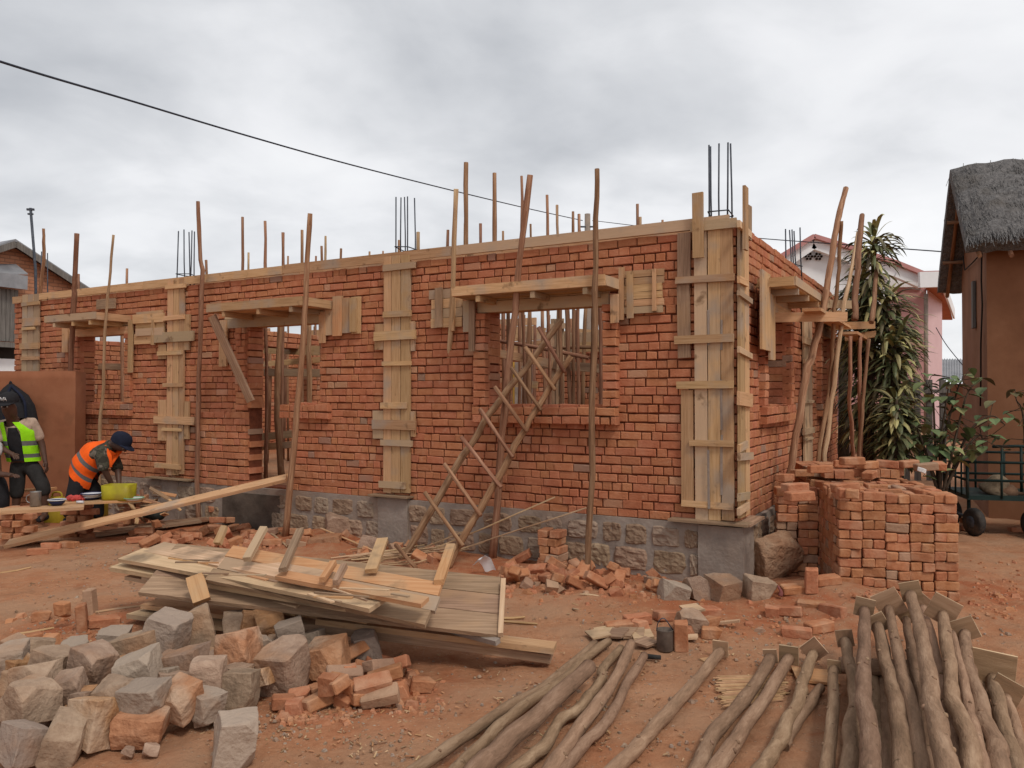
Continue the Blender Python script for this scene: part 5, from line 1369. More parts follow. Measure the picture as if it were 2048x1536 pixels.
lying([(1929, 1268), (1934, 1324), (1957, 1387), (1967, 1438), (1993, 1489), (2000, 1534)], .23, .23, .043, "wavy pole with a dark plate, right side " + H + "third from edge", GP2, (.16, 26))
lying([(1986, 1357), (1998, 1413), (2015, 1476), (2034, 1534)], .11, .11, .043, "second pole from the right " + H + "with a wide board at its end", GP2, (.26, -5))
lying([(2012, 1396), (2030, 1450), (2048, 1510)], .06, .06, .035, "rightmost pole " + H + "with a slanting plate", GP2, (.18, -25))
for px in ([(1705, 1330), (1712, 1430), (1712, 1534)], [(1770, 1320), (1770, 1420), (1772, 1534)], [(1850, 1330), (1850, 1430), (1846, 1534)], [(1905, 1330), (1912, 1430), (1922, 1534)], [(1955, 1345), (1968, 1430), (1985, 1534)], [(1745, 1330), (1750, 1434), (1757, 1534)], [(1815, 1330), (1822, 1430), (1828, 1534)], [(1880, 1325), (1890, 1430), (1905, 1534)]):
    lying(px, .06, .06, .046, "pole in the shadowed lower layer of the foreground pole heap", "poles in the lower layer of the heap")
for px in ([(1690, 1345), (1960, 1350)],):
    a, b = G(1680, 1330, .13), G(1950, 1345, .13)
    mb = MB(); mb.tube(smooth_pts([a, a.lerp(b, .5), b], 4), .045, 10, .05); tag(mb.build("cross_pole", M["pole_grey"], loc=a), "pole lying crosswise beneath the foreground pole heap", "pole")
# ============================================================ neighbouring houses and walls
def prism(mb, P, h):      # polygon P (list of V) extruded by vector h
    n = len(P); k = mb.add(P); k2 = mb.add([V(p) + h for p in P])
    mb.face([k + i for i in range(n)]); mb.face([k2 + i for i in reversed(range(n))])
    for i in range(n):
        j = (i + 1) % n; mb.face([k + j, k + i, k2 + i, k2 + j])
def bx(mb, c, hx, hy, hz, ux=V((1, 0, 0)), uy=V((0, 1, 0))):
    mb.board(c, ux * hx, uy * hy, V((0, 0, hz)))
# clay garden wall on the left
cw = MB()
nx_, nz_ = 46, 20
a0, a1 = V((-11.5, 10.15, 0)), D(150, 900, 10.45); a1.z = 0
dirw = (a1 - a0).normalized(); nw = V((dirw.y, -dirw.x, 0)); nw = -nw if nw.y > 0 else nw
zt = 1.6 + 50 / FPX * 10.4
Lw = (a1 - a0).length
k = len(cw.v)
for j in range(nz_ + 1):
    for i in range(nx_ + 1):
        f = i / nx_; z = -.15 + (zt + .15) * j / nz_
        cw.v.append(tuple(a0 + dirw * (Lw * f) + nw * (.02 * noise.noise(V((f * 9, z * 1.6, 3)))) + V((0, 0, z + (.015 * noise.noise(V((f * 12, 0, 1))) if j == nz_ else 0)))))
for j in range(nz_):
    for i in range(nx_):
        a = k + j * (nx_ + 1) + i; cw.face([a, a + 1, a + nx_ + 2, a + nx_ + 1], None, True)
kk = k + nz_ * (nx_ + 1)
bk = cw.add([V(cw.v[kk + i]) - nw * .28 - V((0, 0, .01)) for i in range(nx_ + 1)])
for i in range(nx_): cw.face([kk + i, kk + i + 1, bk + i + 1, bk + i], None, True)
e = cw.add([a1 + V((0, 0, -.15)), a1 - nw * .28 + V((0, 0, -.15)), a1 - nw * .28 + V((0, 0, zt - .01)), a1 + V((0, 0, zt))]); cw.face([e, e + 1, e + 2, e + 3])
tag(cw.build("clay_wall", M["clay"], loc=a0.lerp(a1, .5)), "low smooth red clay garden wall behind the workers at the left", "wall")

# brick gable house at the far left
def bricktex(name, c1, c2, mort, s):
    m = bpy.data.materials.new(name); m.use_nodes = True; t = m.node_tree; p = t.nodes["Principled BSDF"]; p.inputs["Roughness"].default_value = .95
    b = t.nodes.new("ShaderNodeTexBrick"); tcn = t.nodes.new("ShaderNodeTexCoord"); t.links.new(tcn.outputs["UV"], b.inputs["Vector"])
    b.inputs["Color1"].default_value = c1 + (1,); b.inputs["Color2"].default_value = c2 + (1,); b.inputs["Mortar"].default_value = mort + (1,)
    b.inputs["Scale"].default_value = s; b.inputs["Mortar Size"].default_value = .018; b.inputs["Brick Width"].default_value = .42; b.inputs["Row Height"].default_value = .16
    n = t.nodes.new("ShaderNodeTexNoise"); n.inputs["Scale"].default_value = 2.5; n.inputs["Detail"].default_value = 8; t.links.new(tcn.outputs["UV"], n.inputs["Vector"])
    mx = t.nodes.new("ShaderNodeMix"); mx.data_type = "RGBA"; mx.blend_type = "MULTIPLY"; mx.inputs[0].default_value = .6
    t.links.new(b.outputs["Color"], mx.inputs[6]); t.links.new(n.outputs["Color"], mx.inputs[7])
    hs = t.nodes.new("ShaderNodeMapRange"); t.links.new(n.outputs["Fac"], hs.inputs[0]); hs.inputs[3].default_value = .55; hs.inputs[4].default_value = 1.45
    cm = t.nodes.new("ShaderNodeVectorMath"); cm.operation = "SCALE"; t.links.new(b.outputs["Color"], cm.inputs[0]); t.links.new(hs.outputs[0], cm.inputs["Scale"])
    t.links.new(cm.outputs[0], p.inputs["Base Color"])
    bp = t.nodes.new("ShaderNodeBump"); bp.inputs["Strength"].default_value = .6; bp.inputs["Distance"].default_value = .02; bp.invert = True
    t.links.new(b.outputs["Fac"], bp.inputs["Height"]); t.links.new(bp.outputs[0], p.inputs["Normal"])
    return m
M["farbrick"] = bricktex("house_brick", (.44, .20, .11), (.37, .155, .08), (.25, .12, .07), 2.0)
M["tin"] = mk("roofing_tin", [(.3, (.20, .20, .21)), (.6, (.30, .30, .31)), (.75, (.28, .20, .15))], 3, bump=.2, rough=.5, metal=.3)
M["oldwood"] = mk("old_grey_boards", [(.3, (.10, .09, .08)), (.7, (.21, .19, .17))], 4, stretch=(8, 8, .6), bump=.3)
M["white"] = mk("white_wall_paint", [(.3, (.74, .74, .74)), (.7, (.82, .82, .82))], 2, bump=.15, bscale=12, blotch=((.5, .47, .44), 1.0, .55, .75, .5))
M["pink"] = mk("pink_wall_paint", [(.3, (.47, .245, .23)), (.7, (.52, .285, .27))], 1.5, bump=.15, bscale=12, blotch=((.47, .24, .22), .8, .5, .75, .6))
M["pinkred"] = mk("red_roof_paint", [(.3, (.44, .20, .185)), (.7, (.52, .26, .24))], 3, bump=.1)
Y0 = 17.0
GDr, BKr = -N1, U1            # the gable runs away to the right, the ridge away to the left
pk = D(20, 490, Y0)
hs_ = empty("brick_house", V((pk.x, pk.y, 0)))
tag(hs_, "brick gable house with dark roof edge and plank balcony behind the clay wall, far left", "house")
HP = lambda g, b, z: V((pk.x, pk.y, 0)) + GDr * g + BKr * b + V((0, 0, z))
ez = 3.98; hw = 1.72
mb = MB()
poly = [(hw, -.1), (hw, ez), (0, pk.z), (-hw * 1.6, pk.z - (pk.z - ez) * 1.6), (-hw * 1.6, -.1)]
kq = mb.add([HP(g, 0, z) for g, z in poly]); mb.face([kq + i for i in range(5)], poly)
k2 = mb.add([HP(g, 7, z) for g, z in poly]); mb.face([k2 + i for i in reversed(range(5))], poly[::-1])
for i in range(5):
    j = (i + 1) % 5; mb.face([kq + j, kq + i, k2 + i, k2 + j], [(0, poly[j][1]), (0, poly[i][1]), (7, poly[i][1]), (7, poly[j][1])])
mb.build("wall", M["farbrick"], hs_)
rf = MB()
for sg_, ln in ((1, 1.10), (-1, 1.75)):
    g1, z1 = sg_ * hw * ln, pk.z + .05 - (pk.z - ez) * ln
    prism(rf, [HP(0, -.22, pk.z + .05), HP(g1, -.22, z1), HP(g1, 7.2, z1), HP(0, 7.2, pk.z + .05)], V((0, 0, .06)))
rf.build("roof", M["tin"], hs_)
for sg_, ln in ((1, 1.10), (-1, 1.75)):
    g1, z1 = sg_ * hw * ln, pk.z + .0 - (pk.z - ez) * ln
    mb = MB(); mb.plank(HP(0, -.23, pk.z + .0), HP(g1, -.23, z1), .03, .13, V((0, 0, 1))); mb.build("verge_board", M["oldwood"], hs_)
def hpix(px, py, o=0.0): return plane_hit(px, py, HP(0, -o, 0), BKr)
def hbox(x0, y0, x1, y1, o, th_, nm, mt, n=1):
    mb = MB()
    for i in range(n):
        a = hpix(x0 + (x1 - x0) * i / n, (y0 + y1) / 2, o); b = hpix(x0 + (x1 - x0) * (i + 1) / n, (y0 + y1) / 2, o)
        zt2, zb2 = hpix((x0 + x1) / 2, y0, o).z, hpix((x0 + x1) / 2, y1, o).z
        c = (a + b) / 2; c.z = (zt2 + zb2) / 2
        mb.board(c, V((0, 0, (zt2 - zb2) / 2)), GDr * ((b - a).dot(GDr) / 2 - .004), BKr * th_, .004)
    return mb.build(nm, M[mt], hs_)
hbox(-40, 546, 55, 574, .45, .02, "tin_awning", "tin")
mb = MB(); a, b = hpix(-40, 548, .45), hpix(55, 548, .45); mb.board((a + b) / 2 + BKr * .22 + V((0, 0, .12)), (b - a) / 2, BKr * .23 + V((0, 0, .12)), V((0, 0, .012))); mb.build("tin_awning", M["tin"], hs_)
hbox(-40, 576, 36, 682, .25, .02, "balcony_boards", "oldwood", 9)
hbox(-40, 684, 46, 694, .28, .05, "balcony_floor", "oldwood")
hbox(-40, 694, 42, 716, .02, .02, "dark_opening", "dark")
hbox(-40, 717, 40, 790, .03, .02, "white_panel", "white")
mb = MB(); mb.tube([D(74, 760, 15.6), D(71, 540, 15.6), D(61, 416, 15.6)], .025, 6)
mb.board(D(61, 419, 15.6), V((.07, 0, 0)), V((0, .02, 0)), V((0, 0, .02))); mb.board(D(61, 428, 15.6), V((.05, 0, 0)), V((0, .02, 0)), V((0, 0, .015)))
tag(mb.build("antenna_mast", M["steel"], loc=D(72, 700, 15.6)), "thin grey mast rising before the brick house at the far left", "mast")

# mud house with thatched roof, right edge
GD, FD = V((.42, .9075, 0)), V((.9075, -.42, 0))
E0 = V((5.88, 10.2, 3.56)); RG = V((6.68, 12.0, 5.02)); E1 = V((7.50, 13.9, 3.50))
mh = empty("mud_house", V((6.25, 10.4, 0)))
tag(mh, "brown mud house with a thick grey thatched roof at the right edge", "house")
W0 = E0 + FD * .26 + GD * .33; W0.z = -.2
W1 = W0 + GD * 3.35
LF = 7.0
top = 3.62
mb = MB()
apex = W0.lerp(W1, .5); apex.z = 4.75
A0, A1 = V((W0.x, W0.y, top)), V((W1.x, W1.y, top))
def gridquad(mb, p00, p10, p11, p01, nu, nv, amp, nrm, seed):
    k = len(mb.v)
    for j in range(nv + 1):
        for i in range(nu + 1):
            u, v = i / nu, j / nv
            p = (p00 * (1 - u) + p10 * u) * (1 - v) + (p01 * (1 - u) + p11 * u) * v
            mb.v.append(tuple(p + nrm * amp * noise.noise(p * 1.3 + V((seed, 0, 0))) * min(1, 4 * u * (1 - u)) * min(1, 4 * v * (1 - v))))
    for j in range(nv):
        for i in range(nu):
            a = k + j * (nu + 1) + i; mb.face([a, a + 1, a + nu + 2, a + nu + 1], None, True)
gridquad(mb, W1, W0, A0, A1, 16, 20, .03, -FD, 1)
gridquad(mb, W0, W0 + FD * LF, A0 + FD * LF, A0, 24, 20, .03, -GD, 2)
kq = mb.add([A1, A0, apex]); mb.face([kq, kq + 1, kq + 2])
mb.build("wall", M["clay_brown"], mh)
M["thatch"] = mk("old_grey_thatch", [(.3, (.075, .07, .068)), (.5, (.145, .135, .13)), (.7, (.22, .205, .195))], 16, stretch=(1, 1, .35), detail=8, nrough=.75, bump=1.0, bscale=30, bdist=.05, blotch=((.09, .075, .06), 2, .5, .7, .6), objrand=False)
th = MB()
def thatch(e0, rg, n_up, seed):
    """one slope as a thick shaggy slab."""
    nu, nv = 60, 26
    k = len(th.v)
    for layer in (0, 1):
        for j in range(nv + 1):
            for i in range(nu + 1):
                p = (e0 + FD * (LF * i / nu)).lerp(rg + FD * (LF * i / nu), j / nv)
                if layer == 0:
                    bump = .06 * noise.noise(p * 3 + V((seed, 0, 0))) + .045 * noise.noise(p * 9)
                    edge = min(i, 3) / 3
                    p = p + n_up * (.10 + bump) * (.35 + .65 * edge) + V((0, 0, .04 * (1 - abs(2 * j / nv - 1))))
                    if j == 0: p = p + V((0, 0, -.05 + .06 * noise.noise(p * 8)))
                else:
                    p = p - n_up * .12 + V((0, 0, .05 * noise.noise(p * 7) if j == 0 else 0))
                th.v.append(tuple(p))
    N_ = (nu + 1) * (nv + 1)
    for j in range(nv):
        for i in range(nu):
            a = k + j * (nu + 1) + i
            th.face([a, a + 1, a + nu + 2, a + nu + 1], None, True)
            b = a + N_; th.face([b + nu + 1, b + nu + 2, b + 1, b], None, True)
    for i in range(nu): th.face([k + i + N_, k + i + 1 + N_, k + i + 1, k + i])
    for j in range(nv):
        a = k + j * (nu + 1); th.face([a, a + nu + 1, a + nu + 1 + N_, a + N_])
s1 = (RG - E0).normalized(); n1_ = s1.cross(FD).normalized(); n1_ = n1_ if n1_.z > 0 else -n1_
s2 = (RG - E1).normalized(); n2_ = s2.cross(FD).normalized(); n2_ = n2_ if n2_.z > 0 else -n2_
thatch(E0, RG, n1_, 1); thatch(E1, RG, n2_, 5)
rs = random.Random(8)
for (e0, nup) in ((E0, n1_), (E1, n2_)):
    dn = (e0 - RG).normalized()
    for i in range(4200 if e0 is E0 else 1200):
        u, v = rs.uniform(0, LF * .55), rs.uniform(0, 1) ** 1.4
        p = (e0 + FD * u).lerp(RG + FD * u, v) + nup * (.105 + rs.uniform(-.03, .012)) + V((0, 0, .04 * (1 - abs(2 * v - 1))))
        if u < .15: p -= nup * .05
        d = (dn + FD * rs.uniform(-.22, .22) + nup * rs.uniform(-.10, .02)).normalized()
        L = rs.uniform(.08, .24)
        if v < .03: L *= 1.1
        th.plank(p, p + d * L, rs.uniform(.004, .011), .003, nup)
th.build("roof", M["thatch"], mh)
for z, ln in ((-.16, .0), (-.18, .35)):
    mb = MB(); mb.tube([E0 + FD * (.15 + ln) + V((0, 0, z)), RG + FD * (.15 + ln) + V((0, 0, z - .02)), E1 + FD * (.15 + ln) + V((0, 0, z))], .03, 6); mb.build("rafter", M["pole"], mh)
for f in (.35, .7):
    mb = MB(); p = E1.lerp(RG, f); mb.tube([p + FD * .02 - V((0, 0, .2)), p + FD * .8 - V((0, 0, .2))], .03, 6); mb.build("purlin", M["pole"], mh)
def wallpt(px, py): return plane_hit(px, py, W0 - FD * .02, FD)
mb = MB(); mb.tube([wallpt(x, y) - FD * .02 for x, y in ((1967, 505), (1966, 560), (1968, 610), (1965, 690), (1965, 760), (1964, 812))], .011, 5); mb.tube([wallpt(x, y) - FD * .018 for x, y in ((1929, 512), (1932, 540), (1945, 528), (1966, 506))], .010, 5)
mb.build("crack", M["dark"], mh)
a_, b_ = wallpt(1947, 565), wallpt(1951, 655)
mb = MB(); mb.board((a_ + b_) / 2 - FD * .012, V((0, 0, (a_.z - b_.z) / 2)), GD * .10, FD * .02); mb.build("shuttered_slit", M["oldwood"], mh)
mb = MB(); p = E0 + FD * .9 + V((0, .1, -.22)); mb.lathe(p, [(.01, -.06), (.055, -.03), (.06, .02), (.03, .06), (.01, .08)], 12); mb.build("lamp_bulb", M["white"], mh)

# pink and white house beyond
Yp = 21.0
ph = empty("pink_house", V(D(1700, 792, Yp)) * V((1, 1, 0)) if False else V((9.0, Yp, 0)))
tag(ph, "white and pink house with red edged gables behind the spiky tree", "house")
def DP(px, py, dy=0.0): return D(px, py, Yp + dy)
mb = MB(); gw = [DP(1552, 700), DP(1552, 524), DP(1625, 476), DP(1712, 505), DP(1775, 530), DP(1775, 700)]
prism(mb, gw[::-1], V((0, 6, 0))); mb.build("gable_wall", M["white"], ph)
mb = MB(); wl_ = [DP(1690, 575, .3), DP(1853, 575, .3), DP(1853, 860, .3), DP(1690, 860, .3)]
prism(mb, wl_[::-1], V((1.8, 5, 0))); mb.build("pink_wall", M["pink"], ph)
M["palepink"] = mk("pale_pink_paint", [(.3, (.60, .40, .40)), (.7, (.66, .46, .46))], 1.5, bump=.1)
mb = MB(); ws = [DP(1854, 575, .25), DP(1881, 575, 1.2), DP(1881, 860, 1.2), DP(1854, 860, .25)]
prism(mb, ws[::-1], V((.1, .1, 0))); mb.build("side_wall", M["palepink"], ph)
mb = MB(); wb_ = [DP(1775, 527, .2), DP(1838, 548, .2), DP(1846, 574, .2), DP(1700, 574, .2), DP(1700, 524, .2)]
prism(mb, wb_[::-1] if False else wb_, V((0, .5, 0))); mb.build("gable_wall", M["white"], ph)
def verge(pxs, w, mat, nm, dy, th_=.1):
    for (a, b) in zip(pxs[:-1], pxs[1:]):
        mb = MB(); pa, pb = DP(*a, dy), DP(*b, dy); mb.plank(pa, pb, th_, w, V((0, 0, 1)), 0); mb.build(nm, M[mat], ph)
verge([(1540, 526), (1625, 474)], .12, "pinkred", "roof_edge", -.28, .3); verge([(1625, 474), (1700, 497), (1790, 527), (1842, 548), (1902, 546)], .11, "pinkred", "roof_edge", -.28, .3)
verge([(1546, 541), (1625, 487), (1700, 514)], .30, "white", "bargeboard", -.22, .16); verge([(1700, 518), (1790, 543), (1842, 566)], .30, "white", "bargeboard", -.22, .16)
mb = MB(); mb.plank(DP(1838, 560, -.6), DP(1902, 558, -.6), .1, .40, V((0, 0, 1))); mb.build("eave_fascia", M["white"], ph)
M["soffit"] = mk("orange_soffit", [(.3, (.40, .14, .07)), (.7, (.46, .18, .09))], 3, bump=.05)
mb = MB(); sf = [DP(1850, 573, 0), DP(1884, 573, -.5), DP(1905, 640, 3.5), DP(1878, 640, 3.5)]; prism(mb, sf, V((0, 0, .06))); mb.build("soffit", M["soffit"], ph)
mb = MB(); mb.plank(DP(1886, 566, -.5), DP(1908, 628, 3.5), .05, .30, V((0, 0, 1))); mb.build("eave_fascia", M["white"], ph)
mb = MB(); mb.tube([DP(1852, 588, 0), DP(1852, 700, 0), DP(1852, 860, 0)], .055, 8); mb.build("downpipe", M["cement"], ph)
for cx in (1617, 1636):
    mb = MB()
    c = DP(cx, 513, -.05); r_ = .085
    for k in range(6):
        a = k * pi / 3; q = c + V((cos(a) * r_, 0, sin(a) * r_ * .9)); mb.lathe(q, [(.035, 0), (.035, .03)], 6, V((0, -1, 0)))
    mb.lathe(c, [(.025, 0), (.025, .03)], 6, V((0, -1, 0)))
    mb.build("vent_block", M["dark"], ph)
# corrugated roof far away between the houses
mb = MB(); Yt = 30; p0, p1 = D(1872, 718, Yt), D(1925, 718, Yt); q0, q1 = D(1872, 760, Yt - 3), D(1925, 760, Yt - 3)
n = 40; k = len(mb.v)
for i in range(n + 1):
    f = i / n; w = .03 * sin(f * n * pi / 2)
    mb.v.append(tuple(p0.lerp(p1, f) + V((0, 0, w)))); mb.v.append(tuple(q0.lerp(q1, f) + V((0, 0, w))))
for i in range(n): mb.face([k + i * 2, k + i * 2 + 1, k + i * 2 + 3, k + i * 2 + 2], None, True)
fh = empty("tin_roofed_shed", V((p0.x + .5, Yt, 0))); tag(fh, "distant shed with a rusty corrugated roof between pink and mud houses", "shed")
mb.build("roof", M["tin"], fh)
mb = MB(); bx(mb, V(((p0.x + p1.x) / 2, Yt - 1, q0.z / 2 - .1)), (p1.x - p0.x) / 2, 1.6, q0.z / 2); mb.build("wall", M["clay_brown"], fh)
# shop front seen through the openings
sh = empty("roadside_shop", B(5.0, -14, 0)); tag(sh, "yellow shop with a dark barred window seen through the door opening", "shop")
M["yellow"] = mk("yellow_paint", [(.3, (.50, .28, .055)), (.7, (.60, .36, .08))], 3, bump=.1)
def shp(t, z, w, h, nm, mt, o=0.0, th_=.05):
    mb = MB(); mb.board(B(t, -14 + o, z), U1 * w / 2, V((0, 0, h / 2)), N1 * th_); mb.build(nm, M[mt], sh)
shp(7, 1.5, 7, 3.2, "wall", "yellow", -.3, .2)
shp(7.3, 1.75, .6, .9, "window", "dark", 0); shp(5.8, 1.9, .9, 1.2, "white_panel", "white", 0); shp(9.3, 1.5, 1.4, 2.4, "grey_panel", "cement", 0.02)
for i in range(8): shp(6.6 + i * .18, 1.0, .03, .7, "railing_bar", "yellow", .3, .01)
mb = MB(); mb.board(B(8.9, -12.9, .75), U1 * 1.6, V((0, 0, .55)), N1 * .03); tag(mb.build("painted_board", M["palepink"], loc=B(8.9, -12.9, .75)), "pale pink painted board beyond the leftmost window opening", "board")
M["blue"] = mk("blue_paint", [(.3, (.05, .16, .42)), (.7, (.08, .22, .5))], 3, bump=.1)
sg = empty("sign_board", B(6.55, -11, .9)); tag(sg, "small red white and blue board beyond the door opening", "sign")
for i, mt in enumerate(("blue", "white", "pinkred", "white")):
    mb = MB(); mb.board(B(6.55, -11, .75 + i * .2), U1 * .22, V((0, 0, .098)), N1 * .02); mb.build("stripe", M[mt], sg)
# dark timber fence in front of the pink house
fz = empty("timber_fence", D(1830, 792, 15) * V((1, 1, 0))); tag(fz, "dark broken timber fence between the spiky tree and the broadleaf shrub", "fence")
for x in (1812, 1834, 1858, 1885): 
    mb = MB(); p = D(x, 770, 15); mb.board(V((p.x, 15, p.z / 2 + (.1 if x == 1834 else 0))), V((0, 0, p.z / 2 + .1)), V((.05, 0, 0)), V((0, .03, 0))); mb.build("post", M["oldwood"], fz)
for y in (783, 797):
    mb = MB(); mb.plank(D(1805, y, 14.95), D(1900, y - 1, 14.95), .03, .07, V((0, 0, 1))); mb.build("rail", M["oldwood"], fz)
mb = MB(); c = D(1815, 790, 15.1); mb.board(c, V((.22, 0, 0)), V((0, .02, 0)), V((0, 0, .22))); mb.build("board_panel", M["clay_brown"], fz)

# ============================================================ cable and utility pole
up = empty("utility_pole", V((D(1175, 792, 27).x, 27, 0))); tag(up, "grey utility pole with insulators far behind the building", "utility pole")
ptop = D(1175, 428, 27)
mb = MB(); mb.tube([V((ptop.x, 27, -.2)), ptop * .5 + V((ptop.x, 27, 0)) * .5, ptop], [.13, .12, .10], 10); mb.build("post", M["cement"], up)
for dx in (-.28, .22):
    mb = MB(); mb.tube([ptop + V((0, -.05, -.45)), ptop + V((dx, -.05, -.45))], .03, 6); mb.build("arm", M["steel"], up)
    for k in range(3):
        mb = MB(); mb.lathe(ptop + V((dx, -.05, -.62 - k * .12)), [(.02, 0), (.05, .02), (.05, .06), (.02, .08)], 8); mb.build("insulator", M["dark"], up)
M["cable"] = mk("black_cable", [(.3, (.018, .02, .032)), (.7, (.035, .04, .055))], 20, bump=0, rough=.6)
def cable(pts, r, nm, lab):
    P = smooth_pts([D(*p) for p in pts], 10); mb = MB(); mb.tube(P, r, 6); tag(mb.build(nm, M["cable"], loc=P[0]), lab, "cable")
cable([(-420, -20, 6.5), (0, 123, 8.5), (250, 198, 10.5), (500, 273, 13), (700, 329, 15.5), (905, 381, 19), (1060, 418, 23), (1165, 441, 26.9)], .014, "overhead_cable", "thick dark cable crossing the sky from upper left to the utility pole")
cable([(1185, 441, 26.9), (1320, 457, 23), (1500, 475, 19), (1700, 490, 16), (1880, 503, 14), (1990, 512, 13)], .012, "overhead_cable", "thin cable running from the utility pole to the thatched roof")
cable([(1872, 655, 20), (1893, 690, 20), (1925, 730, 20)], .010, "drop_cable", "short cable slanting down between the pink house and mud house")
# ============================================================ plants
M["leaf_strap"] = mk("strap_leaf", [(.3, (.065, .085, .038)), (.55, (.13, .14, .058)), (.75, (.27, .24, .10))], 3, coord="UV", stretch=(1, 1, 1), isl=(.03, .7), bump=0, rough=.55, spec=.35,
                         odd=[((.42, .36, .15), .52, 29.1), ((.10, .075, .045), .8, 17.3)], objrand=False)
M["leaf_broad"] = mk("broad_leaf", [(.3, (.075, .11, .042)), (.7, (.15, .19, .08))], 3, isl=(.04, .6), bump=0, rough=.6, spec=.3, odd=[((.22, .20, .085), .70, 29.1), ((.14, .085, .045), .85, 17.3)], objrand=False)
M["stem"] = mk("dark_stem", [(.3, (.035, .024, .016)), (.7, (.085, .058, .038))], 14, bump=.4)
def strap_leaf(mb, p, d, L, w, droop):
    d = d.normalized(); s = d.cross(V((0, 0, 1)))
    if s.length < .05: s = V((1, 0, 0))
    s.normalize()
    n = 5; k = len(mb.v); q = V(p); dd = V(d)
    for i in range(n + 1):
        f = i / n
        ww = w * (sin(pi * min(1, f * .85 + .12)) ** .7) * (0.08 if i == n else 1)
        up_ = s.cross(dd).normalized()
        mb.v.append(tuple(q - s * ww - up_ * 0)); mb.v.append(tuple(q - up_ * (-ww * .3))); mb.v.append(tuple(q + s * ww))
        q = q + dd * (L / n); dd = (dd + V((0, 0, -droop * (.4 + f)))).normalized()
    for i in range(n):
        a = k + i * 3
        mb.face([a, a + 1, a + 4, a + 3], [(0, i), (1, i), (1, i + 1), (0, i + 1)]); mb.face([a + 1, a + 2, a + 5, a + 4], [(1, i), (0, i), (0, i + 1), (1, i + 1)])
def spiky_tree(base_px, Y, stems, name, lab, leafL, seed):
    r = random.Random(seed)
    base = D(base_px, 792, Y); base.z = 0
    root = empty(name, base); tag(root, lab, "tree")
    tr, cr_ = MB(), MB()
    for (bx_, topx, topy, y0, dY, spread, dens) in stems:
        b = D(bx_, 900, Y + dY); b.z = -.1
        t = D(topx, topy, Y + dY); m_ = b.lerp(t, .55) + V((r.uniform(-.08, .08), r.uniform(-.1, .1), 0))
        P = smooth_pts([b, m_, t], 10)
        tr.tube(P, [.055 - .03 * i / (len(P) - 1) for i in range(len(P))], 7, .08)
        zlow = 1.6 - (y0 - 792) / FPX * (Y + dY)
        L = (t - b).length; cnt_ = int(dens * (t.z - max(zlow, 0)) / .0055)
        for _ in range(cnt_):
            f = r.uniform(0, 1); z = zlow + (t.z - zlow) * f
            u = (z - b.z) / (t.z - b.z); j = u * (len(P) - 1); i0 = min(len(P) - 2, max(0, int(j)))
            p = P[i0].lerp(P[i0 + 1], j - i0)
            a = r.uniform(0, 2 * pi)
            el = r.uniform(-.35, .65) if f < .93 else r.uniform(.1, 1.1)
            if f < .35: el -= .45
            d = V((cos(a) * cos(el), sin(a) * cos(el), sin(el)))
            strap_leaf(cr_, p + d * r.uniform(0, .10), d, leafL * r.uniform(.65, 1.15) * spread, r.uniform(.018, .030), r.uniform(.22, .62))
    tr.build("trunk", M["stem"], root); cr_.build("crown", M["leaf_strap"], root)
spiky_tree(1740, 9.9, [(1738, 1748, 478, 650, 0, .85, 1.1), (1745, 1722, 560, 760, .25, .95, 1.0), (1752, 1770, 600, 800, -.1, 1.05, 1.0), (1760, 1790, 690, 880, -.25, 1.0, .9), (1728, 1708, 600, 880, .4, .9, .8), (1765, 1800, 640, 760, .2, .9, .8), (1735, 1740, 640, 900, .1, 1.0, .9)],
           "spiky_tree", "tall dark strap leaved tree with yellowish leaf tips behind the side scaffold", .43, 4)
spiky_tree(1800, 9.3, [(1795, 1792, 800, 930, -.1, .9, 1.4), (1808, 1812, 828, 930, 0, .9, 1.4), (1780, 1776, 838, 930, .1, .9, 1.2)], "strap_leaf_plant", "yellow green strap leaved plant just above the back of the brick stack", .30, 9)
bpy.data.objects["strap_leaf_plant"]["category"] = "plant"
# dark trunk and shade behind the building's right end
mb = MB(); b_, t_ = D(1684, 900, 12.2), D(1686, 640, 12.2); b_.z = 0
mb.tube([b_, b_.lerp(t_, .5) + V((.02, 0, 0)), t_], [.09, .08, .065], 10, .08)
tag(mb.build("tree_trunk", M["stem"], loc=b_), "dark bare trunk just past the far end of the right-hand wall", "trunk")
def broad_plant(name, lab, base, limbs, leaf, seed, n_per):
    r = random.Random(seed)
    root = empty(name, base); tag(root, lab, "shrub")
    st, lf = MB(), MB()
    for pts in limbs:
        P = smooth_pts(pts, 6)
        st.tube(P, [.018 - .013 * i / (len(P) - 1) for i in range(len(P))], 6, .05)
        for _ in range(n_per):
            i = r.randint(int(len(P) * .25), len(P) - 1); p = P[i] + V((r.uniform(-.2, .2), r.uniform(-.18, .18), r.uniform(-.18, .18)))
            st.tube([P[i], p], .004, 4)
            a = r.uniform(0, 2 * pi); d = V((cos(a), sin(a) * .8 - .3, r.uniform(-.7, .1))).normalized()
            s = d.cross(V((0, 0, 1))).normalized(); nrm = s.cross(d)
            L = leaf * r.uniform(.6, 1.2)
            prof = ((0, .05), (.12, .34), (.32, .46), (.55, .40), (.78, .22), (1, .02))
            k = len(lf.v)
            for (u, w) in prof:
                c = p + d * (u * L) - nrm * (u * u * L * .18)
                lf.v += [tuple(c - s * w * L + nrm * w * L * .25), tuple(c), tuple(c + s * w * L + nrm * w * L * .25)]
            for i2 in range(len(prof) - 1):
                q = k + i2 * 3; lf.face([q, q + 1, q + 4, q + 3]); lf.face([q + 1, q + 2, q + 5, q + 4])
    st.build("stem", M["stem"], root); lf.build("crown", M["leaf_broad"], root)
def lim(Y, *px): return [D(x, y, Y) for x, y in px]
bs = D(1880, 792, 9.0); bs.z = 0
